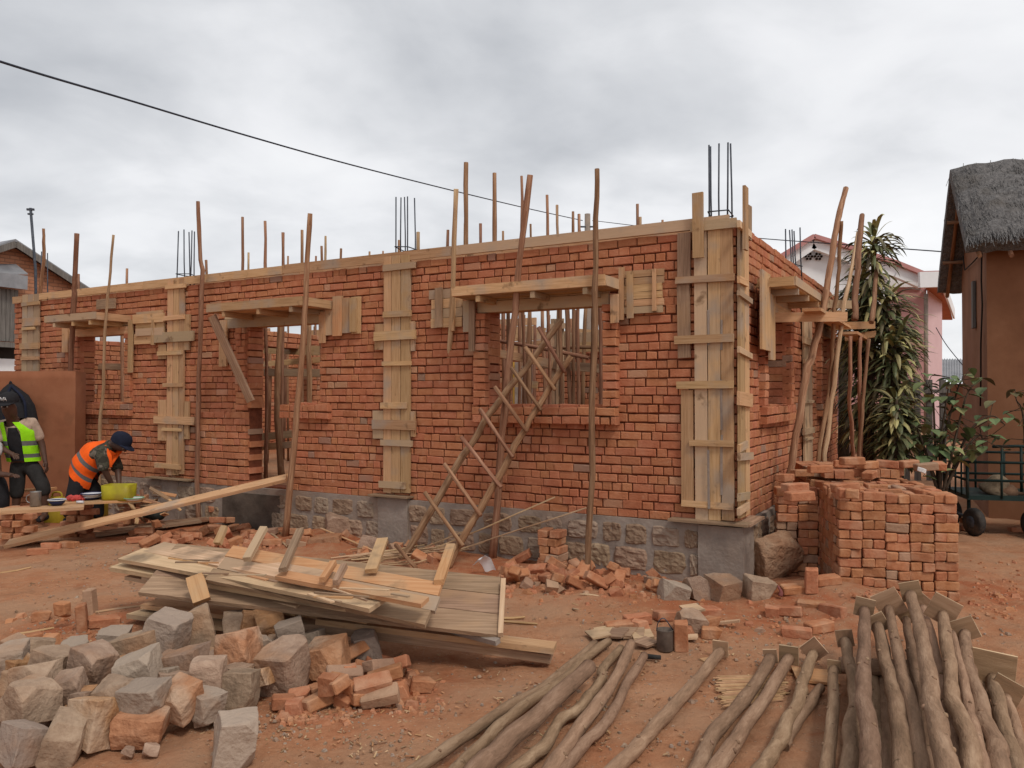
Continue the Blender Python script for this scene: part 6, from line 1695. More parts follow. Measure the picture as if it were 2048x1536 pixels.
broad_plant("broadleaf_shrub", "sparse broad leaved shrub with brown stems between brick stack and mud house", bs,
            [lim(9.0, (1880, 1020), (1880, 900), (1890, 820), (1900, 755)), lim(9.1, (1878, 1000), (1870, 880), (1865, 790), (1850, 770)), lim(8.9, (1882, 1000), (1910, 880), (1930, 800), (1945, 770)),
             lim(9.0, (1880, 1000), (1850, 900), (1835, 860), (1822, 850)), lim(9.0, (1885, 1000), (1920, 900), (1950, 850), (1985, 832), (2010, 850)), lim(9.05, (1880, 980), (1888, 880), (1915, 780), (1925, 760)), lim(9.1, (1880, 980), (1860, 930), (1850, 900), (1840, 905)),
             lim(8.9, (1890, 980), (1930, 900), (1960, 870), (1965, 890))], .15, 52, 17)
b2 = D(2050, 792, 9.3); b2.z = 0
broad_plant("leafy_sapling", "few leaves of a sapling before the mud house wall at the right edge", b2, [lim(9.3, (2052, 1000), (2050, 880), (2044, 820), (2032, 800)), lim(9.3, (2050, 900), (2060, 830), (2050, 780))], .13, 8, 9)

# ============================================================ green handcart
M["green"] = mk("dark_green_paint", [(.3, (.008, .020, .018)), (.7, (.016, .034, .030))], 8, rough=.6, bump=.15, blotch=((.08, .045, .03), 6, .58, .72, .6))
M["rubber"] = mk("worn_rubber", [(.3, (.022, .020, .019)), (.7, (.06, .052, .046))], 10, rough=.85, bump=.3, blotch=((.20, .12, .07), 5, .5, .7, .5))
ct = empty("handcart", V((5.8, 9.2, 0))); tag(ct, "dark green metal handcart with railed sides and rubber wheels, right of the brick stack", "cart")
cx = V((.97, -.24, 0)).normalized(); cy = V((-cx.y, cx.x, 0))
c0 = D(1943, 792, 9.05); c0.z = 0
def cp(a, b, z): return c0 + cx * a + cy * b + V((0, 0, z))
zd_, zt_ = 1.6 - 203 / FPX * 9.05, 1.6 - 132 / FPX * 9.05
mb = MB(); mb.board(cp(.95, .45, zd_), cx * 1.0, cy * .45, V((0, 0, .025))); mb.build("cart_bed", M["green"], ct)
for (b, nm) in ((0, "side_rail"), (.9, "side_rail")):
    for z in (zd_ + .2, zt_ - (.0 if b == 0 else -.06)):
        mb = MB(); mb.tube([cp(-.05, b, z), cp(.95, b, z), cp(1.95, b, z)], .017, 6); mb.build(nm, M["green"], ct)
    for a in (-.05, .30, .62, .95, 1.3, 1.65, 1.95):
        mb = MB(); mb.tube([cp(a, b, zd_), cp(a, b, zt_ + (.0 if b == 0 else .06))], .019 if a == -.05 else .013, 6); mb.build("rail_post", M["green"], ct)
for a in (-.05, 1.95):
    for z in (zd_ + .2, zt_):
        mb = MB(); mb.tube([cp(a, 0, z), cp(a, .45, z), cp(a, .9, z)], .015, 6); mb.build("end_rail", M["green"], ct)
    for b in (.22, .45, .68):
        mb = MB(); mb.tube([cp(a, b, zd_), cp(a, b, zt_)], .011, 6); mb.build("rail_post", M["green"], ct)
mb = MB(); mb.tube([cp(.32, .35, zt_ + .16), cp(.6, .35, zt_ + .17), cp(.85, .35, zt_ + .16)], .02, 6); mb.tube([cp(.42, .35, zd_), cp(.42, .35, zt_ + .16)], .016, 6); mb.tube([cp(.62, .35, zd_), cp(.62, .35, zt_ + .16)], .016, 6)
mb.build("push_handle", M["green"], ct)
for (a, b) in ((.02, .02), (.02, .88), (.62, .02), (1.55, .02), (1.55, .88)):
    wa_ = (cx + cy * .35).normalized(); w = MB(); rw_ = .16; c = cp(a, b, rw_)
    w.lathe(c - wa_ * .045, [(rw_ * .55, 0), (rw_ * .92, .004), (rw_, .025), (rw_, .065), (rw_ * .92, .086), (rw_ * .55, .09)], 22, wa_)
    wo = w.build("wheel", M["rubber"], ct)
    h = MB(); h.lathe(c - wa_ * .052, [(.02, 0), (.07, .004), (.07, .10), (.02, .104)], 14, wa_); h.build("hub", M["steel"], wo)
for a in (.02, 1.55):
    mb = MB(); mb.tube([cp(a, 0, .175), cp(a, .9, .175)], .02, 6); mb.build("axle", M["steel"], ct)
    mb = MB(); mb.tube([cp(a, .2, .175), cp(a, .2, zd_)], .02, 6); mb.build("axle_strut", M["green"], ct)
mb = MB(); c = cp(.33, .25, zd_ + .10); mb.lathe(c, [(.17, -.07), (.19, -.03), (.13, .01), (.12, .06), (.09, .12), (.03, .15)], 14, V((.2, -.3, 1)))
tag(mb.build("straw_hat", mk("old_straw", [(.3, (.13, .095, .06)), (.7, (.24, .18, .12))], 30, bump=.6), loc=c), "battered pale straw hat lying in the green handcart", "hat")
mb = MB(); c = cp(.42, .2, zd_ + .05); mb.lathe(c, [(.05, -.12), (.09, -.1), (.09, .06), (.05, .1)], 12, cx); mb.tube([c, c + cx * .4 - V((0, 0, .03))], .02, 6)
tag(mb.build("rusty_motor", mk("rusty_iron", [(.3, (.10, .05, .03)), (.7, (.22, .13, .08))], 12, bump=.5), loc=c), "rusty engine part lying in the green handcart", "engine part")
mb = MB(); c = cp(.75, .1, .16); mb.board(c, V((.05, 0, .0)), V((0, .04, 0)), V((0, 0, .17)), .01)
tag(mb.build("timber_prop", M["wood_grey"], loc=c), "wooden block standing under the middle of the green handcart", "prop")
mb = MB(); a = cp(.72, .05, zt_); P = [a + cx * .07 + V((0, -.02, .05)), a + cx * .02 + V((0, -.03, -.05)), a + V((0, -.02, -.2)), a + cx * .03 + V((0, -.02, -.35))]
mb.tube(smooth_pts(P, 4), [.05] * 4 + [.045] * 4 + [.035] * 4 + [.02], 8, .1)
tag(mb.build("dark_rag", M["green"], loc=a), "dark rag hung over the green handcart's rail", "rag")
# ============================================================ the workers and their bench
def cloth(nm, c, var=.25, sc_=14, rough=.9): 
    lo = tuple(x * (1 - var) for x in c); hi = tuple(x * (1 + var) for x in c)
    return mk(nm, [(.3, lo), (.7, hi)], sc_, bump=.35, bscale=18, rough=rough, bdist=.02, objrand=False)
M["skin"] = mk("dark_skin", [(.3, (.065, .032, .021)), (.7, (.105, .052, .034))], 6, rough=.55, bump=.1, spec=.35, objrand=False)
M["hivis_green"] = cloth("lime_vest_fabric", (.30, .72, .012), .12)
M["hivis_orange"] = cloth("orange_vest_fabric", (.85, .115, .012), .10)
M["reflect"] = cloth("grey_reflective_tape", (.13, .125, .12), .2)
M["beige"] = cloth("beige_shirt", (.40, .29, .22)); M["black"] = cloth("black_cloth", (.018, .017, .019)); M["navy"] = cloth("navy_cap_cloth", (.012, .015, .030))
M["dkgrey"] = cloth("dark_grey_trousers", (.030, .028, .027)); M["whitecloth"] = cloth("white_shirt", (.55, .53, .52))
M["camo"] = mk("camouflage_shirt", [(.42, (.035, .030, .022)), (.5, (.075, .07, .048)), (.56, (.03, .026, .02)), (.62, (.16, .135, .105))], 9, detail=2, bump=.3, bscale=18, objrand=False)
M["eye"] = mk("eye_white", [(.3, (.4, .38, .36)), (.7, (.45, .43, .4))], 5, rough=.3, bump=0)
def skin_mesh(name, chains, mat, parent, sub=2):
    """chains: lists of (point, radius); a chain may start with an int index (chain, joint) to branch from."""
    verts, edges, rad = [], [], []
    idx = {}
    for ci, ch in enumerate(chains):
        prev = None
        for ji, it in enumerate(ch):
            if isinstance(it, tuple) and isinstance(it[0], int):
                prev = idx[it]; continue
            p, r_ = it
            verts.append(tuple(p)); rad.append(r_ if hasattr(r_, "__len__") else (r_, r_)); i = len(verts) - 1
            idx[(ci, ji)] = i
            if prev is not None: edges.append((prev, i))
            prev = i
    me = bpy.data.meshes.new(name); me.from_pydata(verts, edges, [])
    o = bpy.data.objects.new(name, me); COL.objects.link(o)
    sm = o.modifiers.new("skin", "SKIN"); sm.use_smooth_shade = True
    me.skin_vertices if hasattr(me, "skin_vertices") else None
    if not me.skin_vertices:
        bm = bmesh.new(); bm.from_mesh(me); bm.verts.layers.skin.verify(); bm.to_mesh(me); bm.free()
    for i, r_ in enumerate(rad): me.skin_vertices[0].data[i].radius = r_
    me.skin_vertices[0].data[0].use_root = True
    sb = o.modifiers.new("sub", "SUBSURF"); sb.levels = sub; sb.render_levels = sub
    bpy.context.view_layer.update()
    dg = bpy.context.evaluated_depsgraph_get()
    m2 = bpy.data.meshes.new_from_object(o.evaluated_get(dg))
    bpy.data.objects.remove(o); bpy.data.meshes.remove(me)
    m2.name = name
    for p in m2.polygons: p.use_smooth = True
    m2.materials.clear(); m2.materials.append(mat)
    m2.transform(world_of(parent).inverted())
    ob = bpy.data.objects.new(name, m2); COL.objects.link(ob); ob.parent = parent
    return ob
def hand(el, wr, palm_n, side=1, curl=.4, S=1.0):
    """chains for palm and five fingers beyond the wrist; (el, wr) give the forearm direction."""
    d = (wr - el).normalized(); s = d.cross(palm_n).normalized(); n = s.cross(d).normalized()
    pm = wr + d * .055 * S; kn = wr + d * .095 * S
    out_ = [[(pm, .026 * S), (kn, .022 * S)]]
    for k, (off, L) in enumerate(((-.028, .062), (-.010, .072), (.010, .068), (.028, .052))):
        b = kn + s * off * S; m_ = b + d * L * .5 * S + n * curl * .02 * S; e = b + d * L * (1 - curl * .3) * S + n * curl * .06 * S
        out_.append([(kn + s * off * .6 * S, .011 * S), (b + d * .012 * S, .0095 * S), (m_, .0088 * S), (e, .0075 * S)])
    tb = wr + d * .035 * S - s * .022 * S * side
    out_.append([(tb, .013 * S), (tb - s * .028 * S * side + d * .02 * S, .0105 * S), (tb - s * .036 * S * side + d * .05 * S, .0085 * S)])
    return out_
def loft(mb, rings, arc=(0.0, 2 * pi), seg=20, stripes=(), mats=(0, 1), thick=.008):
    """rings: (centre, side, front, half width, half depth); the arc leaves the front open when given."""
    ks = []
    for (c, s, f, w, d) in rings:
        pts = []
        for k in range(seg + 1):
            a = arc[0] + (arc[1] - arc[0]) * k / seg
            pts.append(c + s * (sin(a) * w) + f * (cos(a) * d))
        pts = [p + (p - c).normalized() * (.013 * noise.noise(p * 13) + .006 * noise.noise(p * 31)) for p in pts]
        ks.append(mb.add(pts))
    for i in range(len(rings) - 1):
        mb.cur = 1 if i in stripes else 0
        for k in range(seg):
            mb.face([ks[i] + k, ks[i] + k + 1, ks[i + 1] + k + 1, ks[i + 1] + k], None, True)
    mb.cur = 0
def cap_obj(parent, c, up, fw, r_, mat, brim=True, logo=None):
    up = up.normalized(); fw = (fw - up * fw.dot(up)).normalized(); s = up.cross(fw)
    mb = MB(); k = []
    prof = [(1.03, -.25), (1.05, .10), (1.0, .45), (.82, .78), (.5, .98), (.12, 1.06)]
    for (q, h) in prof:
        k.append(mb.add([c + up * (h * r_) + fw * (cos(2 * pi * i / 20) * q * r_ * 1.12) + s * (sin(2 * pi * i / 20) * q * r_) for i in range(20)]))
    for i in range(len(prof) - 1):
        for j in range(20):
            j2 = (j + 1) % 20; mb.face([k[i] + j, k[i] + j2, k[i + 1] + j2, k[i + 1] + j], None, True)
    mb.face([k[-1] + j for j in range(20)], None, True)
    if brim:
        ib, ob = [], []
        for j in range(11):
            a = -1.15 + 2.3 * j / 10
            b0 = c + up * (-.08 * r_) + fw * (cos(a) * r_ * 1.12) + s * (sin(a) * r_ * 1.0)
            b1 = b0 + (fw * (.95 * cos(a * .9)) - up * .30 + s * (.10 * sin(a))) * r_ * (.75 if abs(a) < .9 else .45)
            ib.append(b0); ob.append(b1)
        for lay in (0, -.05 * r_):
            q0 = mb.add([p + up * lay for p in ib]); q1 = mb.add([p + up * lay for p in ob])
            for j in range(10): mb.face([q0 + j, q0 + j + 1, q1 + j + 1, q1 + j], None, True)
    o = mb.build("cap", mat, parent)
    if logo:      # the pale two letter mark on the cap's front
        lg = MB()
        f2 = c + up * (.38 * r_)
        def st(pts):
            Q = []
            for x, y in pts:
                a = x * .9; Q.append(f2 + fw * (cos(a) * r_ * 1.145) + s * (sin(a) * r_ * 1.03) + up * (y * r_))
            lg.tube(Q, r_ * .05, 5)
        st([(-.42, .22), (-.30, -.22), (-.20, .10), (-.10, -.22), (.02, .22)]); st([(.0, -.24), (.16, .20), (.32, -.24)]); st([(.06, -.06), (.26, -.06)])
        lg.build("cap_mark", M["whitecloth"], o)
    return o
def vxyz(px, py, Y): return D(px, py, Y)

# --- worker in the lime vest, standing behind the bench
Y1 = 9.55
foot = D(48, 792, Y1); foot.z = 0
wk = empty("person", foot)
tag(wk, "standing worker in an open lime green vest, beige shirt and black cap", "person")
def q(px, py, dy=0.0): return D(px, py, Y1 + dy)
hp, wa, ch_, nk = q(48, 925), q(44, 895, -.03), q(38, 862, -.08), q(24, 838, -.16)
hd0, hd1, hd2 = q(21, 829, -.24), q(19, 815, -.28), q(18, 803, -.27)
shR, shL = q(4, 851, -.14), q(66, 846, -.06)
elL, wrL = q(84, 889, .0), q(90, 920, -.02)
elR, wrR = q(-4, 892, -.18), q(20, 906, -.28)
hipL, hipR = q(62, 931, .02), q(36, 931, .0)
knL, knR = q(88, 975, -.02), q(34, 980, -.04)
fL, fR = q(90, 1030, .02), q(30, 1036, -.02)
body = [[(hp, .12), (wa, .115), (ch_, .125), (nk, .055), (hd0, (.070, .075)), (hd1, (.080, .092)), (hd2, (.072, .085))],
        [(0, 2), (shL, .055), (elL, .042), (wrL, .027)], [(0, 2), (shR, .055), (elR, .042), (wrR, .027)],
        [(0, 0), (hipL, .085), (knL, .058), (fL, .036), (fL + V((.02, -.14, -.04)), .032)], [(0, 0), (hipR, .085), (knR, .058), (fR, .036), (fR + V((0, -.15, -.04)), .032)],
        [(0, 5), (hd1 + V((0, -.108, -.005)), .016), (hd1 + V((0, -.112, -.03)), .014)]]
hl, hr = hand(elL, wrL, V((-1, 0, 0))), hand(elR, wrR, V((0, 0, -1)), -1)
for hs2, arm in ((hl, 1), (hr, 2)):
    b0 = len(body); body.append([(arm, 3)] + hs2[0])
    for f_ in hs2[1:]: body.append([(b0, 1)] + f_)
skin_mesh("body", body, M["skin"], wk)
skin_mesh("shirt", [[(wa - V((0, 0, .12)), .138), (wa, .138), (ch_, .150), (nk - V((0, 0, .05)), .085)], [(0, 2), (shL, .078), (elL.lerp(shL, .12), .066)], [(0, 2), (shR, .078), (elR.lerp(shR, .12), .066)]], M["beige"], wk)
sd_ = V((1, .12, 0)).normalized(); fr_ = V((.12, -1, 0)).normalized()
mb = MB()
c_, d_ = wa.lerp(ch_, .2), ch_.lerp(nk, .3)
loft(mb, [(hp + fr_ * .095 + V((0, 0, .03)), sd_, fr_, .09, .06), (c_ + fr_ * .112, sd_, fr_, .085, .055), (wa.lerp(ch_, .6) + fr_ * .124, sd_, fr_, .085, .05), (d_ + fr_ * .105, sd_, fr_, .05, .045)]); mb.build("undershirt", M["black"], wk)
mb = MB(); rr = []
top_, bot = nk - V((0, 0, .035)), hp + V((0, 0, .02))
for i in range(11):
    f_ = i / 10
    c = bot.lerp(wa, min(1, f_ / .35)) if f_ < .35 else (wa.lerp(ch_, (f_ - .35) / .35) if f_ < .7 else ch_.lerp(top_, (f_ - .7) / .3))
    w = .185 if f_ < .35 else (.185 + .015 * (f_ - .35) / .35 if f_ < .7 else .20 - .09 * ((f_ - .7) / .3) ** 1.3)
    rr.append((c, sd_, fr_, w, .165 if f_ < .7 else .165 - .07 * (f_ - .7) / .3))
loft(mb, rr, (.42, 2 * pi - .42), 26, stripes=(1, 4)); mb.build("vest", [M["hivis_green"], M["reflect"]], wk)
skin_mesh("trousers", [[(hp + V((0, 0, .11)), .138), (hp, .14)], [(0, 1), (hipL, .105), (knL, .084), (knL.lerp(fL, .35), .078)], [(0, 1), (hipR, .105), (knR, .084), (knR.lerp(fR, .35), .078)]], M["dkgrey"], wk)
for f_ in (fL, fR):
    skin_mesh("shoe", [[(f_ + V((0, .05, -.02)), .045), (f_ + V((0, -.05, -.03)), .047), (f_ + V((0, -.15, -.04)), .038)]], M["black"], wk, 1)
cap_obj(wk, hd2 + V((0, 0, .012)), V((0, -.18, 1)), V((.10, -1, -.25)), .098, M["black"], True, True)
for s_ in (-1, 1):
    mb = MB(); mb.lathe(hd1 + V((s_ * .032, -.088, .012)), [(.004, 0), (.012, .004), (.004, .009)], 8, V((0, -1, 0))); mb.build("eye", M["eye"], wk)

# --- worker in the orange vest, bending over the basin
Y2 = 9.15
foot = D(165, 792, Y2); foot.z = 0
w2 = empty("person", foot)
tag(w2, "worker in an orange vest and dark cap bending over the yellow tub", "person")
def q(px, py, dy=0.0): return D(px, py, Y2 + dy)
hp, wa, ch_, nk = q(158, 948), q(170, 928), q(197, 901), q(222, 890)
hd0, hd1, hd2 = q(231, 889, -.02), q(238, 890, -.03), q(241, 884, -.03)
shN, shF = q(202, 905, -.17), q(222, 908, .15)
elN, wrN = q(207, 936, -.22), q(222, 966, -.12)
elF, wrF = q(236, 938, .12), q(238, 968, .02)
hipN, hipF = q(160, 956, -.10), q(164, 955, .10)
knN, knF = q(146, 996, -.14), q(192, 985, .06)
fN, fF = q(136, 1037, -.10), q(196, 1038, .10)
body = [[(hp, .12), (wa, .12), (ch_, .13), (nk, .055), (hd0, (.07, .075)), (hd1, (.082, .092)), (hd2, (.072, .08))],
        [(0, 2), (shN, .055), (elN, .044), (wrN, .028)], [(0, 2), (shF, .055), (elF, .044), (wrF, .028)],
        [(0, 0), (hipN, .09), (knN, .06), (fN, .038), (fN + V((.13, -.05, -.04)), .032)], [(0, 0), (hipF, .09), (knF, .06), (fF, .038), (fF + V((.14, -.04, -.04)), .032)],
        [(0, 5), (hd1 + V((.085, -.02, -.06)), .017), (hd1 + V((.075, -.02, -.08)), .015)]]
hl, hr = hand(elN, wrN, V((1, 0, 0))), hand(elF, wrF, V((-1, 0, 0)), -1)
for hs2, arm in ((hl, 1), (hr, 2)):
    b0 = len(body); body.append([(arm, 3)] + hs2[0])
    for f_ in hs2[1:]: body.append([(b0, 1)] + f_)
skin_mesh("body", body, M["skin"], w2)
skin_mesh("shirt", [[(wa, .135), (ch_, .150), (nk, .075)], [(0, 1), (shN, .085), (elN, .068), (elN.lerp(wrN, .12), .064)], [(0, 1), (shF, .085), (elF, .068), (elF.lerp(wrF, .12), .064)]], M["camo"], w2)
ax = (nk - hp).normalized(); sd_ = V((.0, 1, 0)); fr_ = ax.cross(sd_).normalized(); fr_ = fr_ if fr_.z < 0 else -fr_
mb = MB(); rr = []
p0_, p3_ = hp + (wa - hp) * -.15 + V((0.03, 0, -.01)), nk
for i in range(13):
    f_ = i / 12
    if f_ < .3: c = p0_.lerp(wa, f_ / .3)
    elif f_ < .7: c = wa.lerp(ch_, (f_ - .3) / .4)
    else: c = ch_.lerp(nk, (f_ - .7) / .3)
    w = .195 if f_ < .65 else .195 - .085 * ((f_ - .65) / .35) ** 1.2
    d = .178 if f_ < .65 else .178 - .075 * ((f_ - .65) / .35)
    rr.append((c + fr_ * .03, sd_, fr_, w, d))
loft(mb, rr, (.35, 2 * pi - .35), 26, stripes=(2, 5)); mb.build("vest", [M["hivis_orange"], M["reflect"]], w2)
mb = MB(); a_, b_ = q(214, 897, -.18), q(219, 930, -.16)
loft(mb, [(q(206, 897, -.155), V((.5, .2, .8)).normalized(), V((0, -1, 0)), .05, .03), (q(216, 912, -.17), V((.9, .1, .2)).normalized(), V((0, -1, 0)), .045, .03), (q(219, 934, -.14), V((1, 0, 0)), V((0, -1, 0)), .035, .025)]); mb.build("vest_flap", M["hivis_orange"], w2)
mb = MB(); loft(mb, [(q(240, 900, .05), V((.7, .2, -.6)).normalized(), V((0, -1, 0)), .03, .02), (q(230, 916, .0), V((.9, .1, .4)).normalized(), V((0, -1, 0)), .035, .02), (q(220, 932, -.05), V((.9, 0, .4)).normalized(), V((0, -1, 0)), .03, .02)]); mb.build("vest_flap", M["hivis_orange"], w2)
skin_mesh("trousers", [[(wa.lerp(hp, .6), .135), (hp, .15)], [(0, 1), (hipN, .115), (knN, .088), (fN, .07)], [(0, 1), (hipF, .115), (knF, .088), (fF, .07)]], M["black"], w2)
for f_ in (fN, fF):
    skin_mesh("shoe", [[(f_ + V((-.05, 0, -.02)), .045), (f_ + V((.06, -.02, -.03)), .047), (f_ + V((.16, -.04, -.04)), .038)]], M["black"], w2, 1)
cap_obj(w2, hd2 + V((.01, 0, .012)), V((.45, -.05, .85)), V((.80, -.10, -.62)), .102, M["navy"])
for s_ in (-1, 1):
    mb = MB(); mb.lathe(hd1 + V((.07, -.02 + s_ * .03, -.035)), [(.004, 0), (.011, .004), (.004, .009)], 8, V((.7, 0, -.7))); mb.build("eye", M["eye"], w2)

# --- third worker, mostly beyond the left edge
Y3 = 9.3
foot = D(-38, 792, Y3); foot.z = 0
w3 = empty("person", foot)
tag(w3, "worker cut off by the left edge, white sleeve and dark trousers showing", "person")
def q(px, py, dy=0.0): return D(px, py, Y3 + dy)
hp, wa, ch_, nk = q(-22, 950), q(-30, 925), q(-34, 893), q(-32, 868)
shL = q(-10, 893, -.05); elL, wrL = q(-4, 948, -.1), q(20, 950, -.2)
shR = q(-64, 893); elR, wrR = q(-70, 935), q(-66, 970)
hipL, hipR = q(-8, 958), q(-36, 958); knL, knR = q(4, 1000, -.05), q(-38, 1000); fL, fR = q(2, 1042), q(-42, 1042)
body = [[(hp, .12), (wa, .12), (ch_, .13), (nk, .055), (q(-30, 856), .075), (q(-28, 842), (.082, .09)), (q(-28, 830), .074)], [(0, 2), (shL, .055), (elL, .042), (wrL, .028)], [(0, 2), (shR, .055), (elR, .042), (wrR, .028)],
        [(0, 0), (hipL, .09), (knL, .06), (fL, .04)], [(0, 0), (hipR, .09), (knR, .06), (fR, .04)]]
hl = hand(elL, wrL, V((0, 0, -1)))
b0 = len(body); body.append([(1, 3)] + hl[0])
for f_ in hl[1:]: body.append([(b0, 1)] + f_)
skin_mesh("body", body, M["skin"], w3)
skin_mesh("shirt", [[(wa - V((0, 0, .05)), .14), (wa, .14), (ch_, .155), (nk - V((0, 0, .05)), .08)], [(0, 2), (shL, .085), (shL.lerp(elL, .45), .08)], [(0, 2), (shR, .085), (shR.lerp(elR, .45), .08)]], M["whitecloth"], w3)
skin_mesh("trousers", [[(hp + V((0, 0, .06)), .14), (hp, .145)], [(0, 1), (hipL, .115), (knL, .09), (fL + V((0, 0, .03)), .075)], [(0, 1), (hipR, .115), (knR, .09), (fR + V((0, 0, .03)), .075)]], M["black"], w3)

# --- black bag hanging on the clay wall
def wallc(px, py, o=.03): return plane_hit(px, py, a0 + nw * o, nw)
bgp = wallc(26, 815)
bg = empty("backpack", bgp); tag(bg, "black backpack hanging from a peg on the clay wall behind the workers", "bag")
mb = MB(); rings = []
for (py, w, d, ox) in ((768, .03, .03, -4), (776, .09, .07, -3), (790, .19, .11, 0), (810, .26, .14, 2), (835, .29, .15, 4), (858, .29, .14, 6), (872, .24, .10, 8)):
    rings.append((wallc(25 + ox, py, .03 + d * .8), dirw, -nw * -1, w, d))
loft(mb, rings, seg=22); mb.build("bag_body", M["black"], bg)
for s_ in (-1, 1):
    mb = MB(); mb.tube(smooth_pts([wallc(22, 772, .12), wallc(30 + s_ * 18, 800, .28), wallc(30 + s_ * 22, 845, .28)], 4), .018, 6); mb.build("strap", M["navy"], bg)
mb = MB(); mb.tube(smooth_pts([wallc(18, 772, .05), wallc(21, 763, .05), wallc(25, 772, .05)], 4), .010, 6); mb.build("loop", M["black"], bg)

# --- bench of planks on brick piers, with the washing things on it
BB = "planks of the workers' bench"
for a, b, w, mt, lab in (((-60, 1026), (168, 1013), .30, "wood_new", "front bench plank carrying the metal mug and a dark bowl"), ((122, 1006), (287, 998), .26, "wood_orange", "back bench plank carrying the yellow tub and plates")):
    z = .44; pa, pb = G(*a, z), G(*b, z + .02 if a[0] > 0 else z)
    mb = MB(); mb.plank(pa, pb, w, .03, jit=.003); tag(mb.build("bench_plank", M[mt], loc=(pa + pb) / 2), lab, "plank", BB)
for (px, py, n, lab) in ((18, 1090, 6, "brick of left pier under the workers' bench"), (148, 1078, 6, "brick of middle pier under the workers' bench"), (262, 1058, 6, "brick of right pier under the workers' bench")):
    base = G(px, py + 4, 0); base += V((0, .12, 0))
    for k in range(n):
        for d in ((-.11, .11) if k % 2 == 0 else (-.06, .06)):
            put_brick(base + V((d, 0 if k % 2 == 0 else RND.uniform(-.01, .01), .034 + k * .068)), (0, 0, (0 if k % 2 == 0 else pi / 2) + RND.uniform(-.06, .06)), lab="%s brick, %s course up, %s" % ("left" if d < 0 else "right", ORD[k], lab[9:]), grp="bricks of the bench piers")
zb_ = .46
def onb(px, py): return G(px, py, zb_)
M["tinplate"] = mk("dented_tin", [(.3, (.20, .19, .18)), (.7, (.34, .32, .30))], 8, rough=.4, metal=.6, bump=.15)
M["tub"] = mk("muddy_yellow_plastic", [(.3, (.26, .22, .012)), (.7, (.40, .34, .02))], 6, rough=.5, bump=.1, blotch=((.22, .14, .05), 5, .5, .7, .5))
M["enamel"] = mk("white_enamel", [(.3, (.50, .50, .52)), (.7, (.60, .60, .62))], 6, rough=.35, bump=0); M["bluenam"] = mk("dark_blue_enamel", [(.3, (.015, .02, .06)), (.7, (.03, .035, .09))], 6, rough=.4, bump=0)
M["redcloth"] = cloth("red_cloth", (.48, .07, .06)); M["greenrim"] = mk("green_enamel", [(.3, (.14, .28, .16)), (.7, (.2, .36, .22))], 6, rough=.4, bump=0)
p = onb(71, 1012); mg = empty("metal_mug", p); tag(mg, "grey metal mug on the front bench plank", "mug")
mb = MB(); mb.lathe(p, [(.045, 0), (.052, .004), (.052, .145), (.055, .15), (.050, .15), (.047, .02), (.02, .015)], 20); mb.build("cup", M["tinplate"], mg)
mb = MB(); mb.tube(smooth_pts([p + V((-.05, 0, .12)), p + V((-.09, 0, .10)), p + V((-.09, 0, .05)), p + V((-.05, 0, .03))], 4), .006, 6); mb.build("handle", M["tinplate"], mg)
def dish(px, py, r_, h, mt, rim, nm, lab, cat):
    p = onb(px, py); rt = empty(nm, p); tag(rt, lab, cat)
    mb = MB(); mb.lathe(p, [(r_ * .55, 0), (r_ * .8, h * .35), (r_, h), (r_ * .97, h), (r_ * .75, h * .45), (r_ * .1, h * .2)], 24); mb.build("bowl", M[mt], rt)
    mb = MB(); P = [p + V((cos(a * pi / 12) * r_, sin(a * pi / 12) * r_, h)) for a in range(25)]; mb.tube(P, .006, 5); mb.build("rim", M[rim], rt)
dish(114, 1010, .085, .055, "bluenam", "enamel", "enamel_bowl", "dark bowl with a white rim beside the metal mug", "bowl")
dish(181, 999, .12, .035, "bluenam", "enamel", "enamel_plate", "dark blue plate with a white rim, lower of a stack left of the yellow tub", "plate")
zb_ = .50; dish(184, 993, .11, .035, "enamel", "bluenam", "enamel_plate", "blue rimmed plate stacked on another left of the yellow tub", "plate"); zb_ = .46
dish(268, 1001, .10, .03, "enamel", "greenrim", "enamel_plate", "green rimmed plate right of the yellow tub", "plate")
p = onb(230, 1002); tb = empty("yellow_tub", p); tag(tb, "yellow cut off plastic tub the bending worker reaches into", "tub")
mb = MB(); kq = []
for (h, w, d) in ((0, .135, .10), (.03, .145, .11), (.17, .150, .115), (.168, .143, .108), (.03, .135, .10)):
    kq.append(mb.add([p + V((max(-1, min(1, 1.35 * cos(2 * pi * i / 24))) * w, .09 + max(-1, min(1, 1.35 * sin(2 * pi * i / 24))) * d, h)) for i in range(24)]))
for i in range(4):
    for j in range(24): mb.face([kq[i] + j, kq[i] + (j + 1) % 24, kq[i + 1] + (j + 1) % 24, kq[i + 1] + j], None, True)
mb.face([kq[0] + j for j in reversed(range(24))]); mb.face([kq[4] + j for j in range(24)])
mb.build("tub_body", M["tub"], tb)
p = onb(147, 1002); mb = MB()
for i in range(4): mb.tube(smooth_pts([p + V((-.08 + i * .03, RND.uniform(-.03, .03), .02)), p + V((-.03 + i * .03, RND.uniform(-.03, .03), .045)), p + V((.02 + i * .03, RND.uniform(-.04, .04), .015))], 4), .022, 7, .2)
tag(mb.build("red_cloth", M["redcloth"], loc=p), "crumpled red cloth on the bench between bowl and plates", "cloth")
p = onb(160, 1007); mb = MB(); mb.tube([p + V((-.035, 0, .015)), p + V((.035, .005, .015))], .015, 8); tag(mb.build("soap_bar", M["enamel"], loc=p), "small white bar of soap before the red cloth", "soap")
M["jerry"] = mk("yellow_can_plastic", [(.3, (.34, .25, .02)), (.7, (.45, .33, .04))], 6, rough=.5, bump=.1)
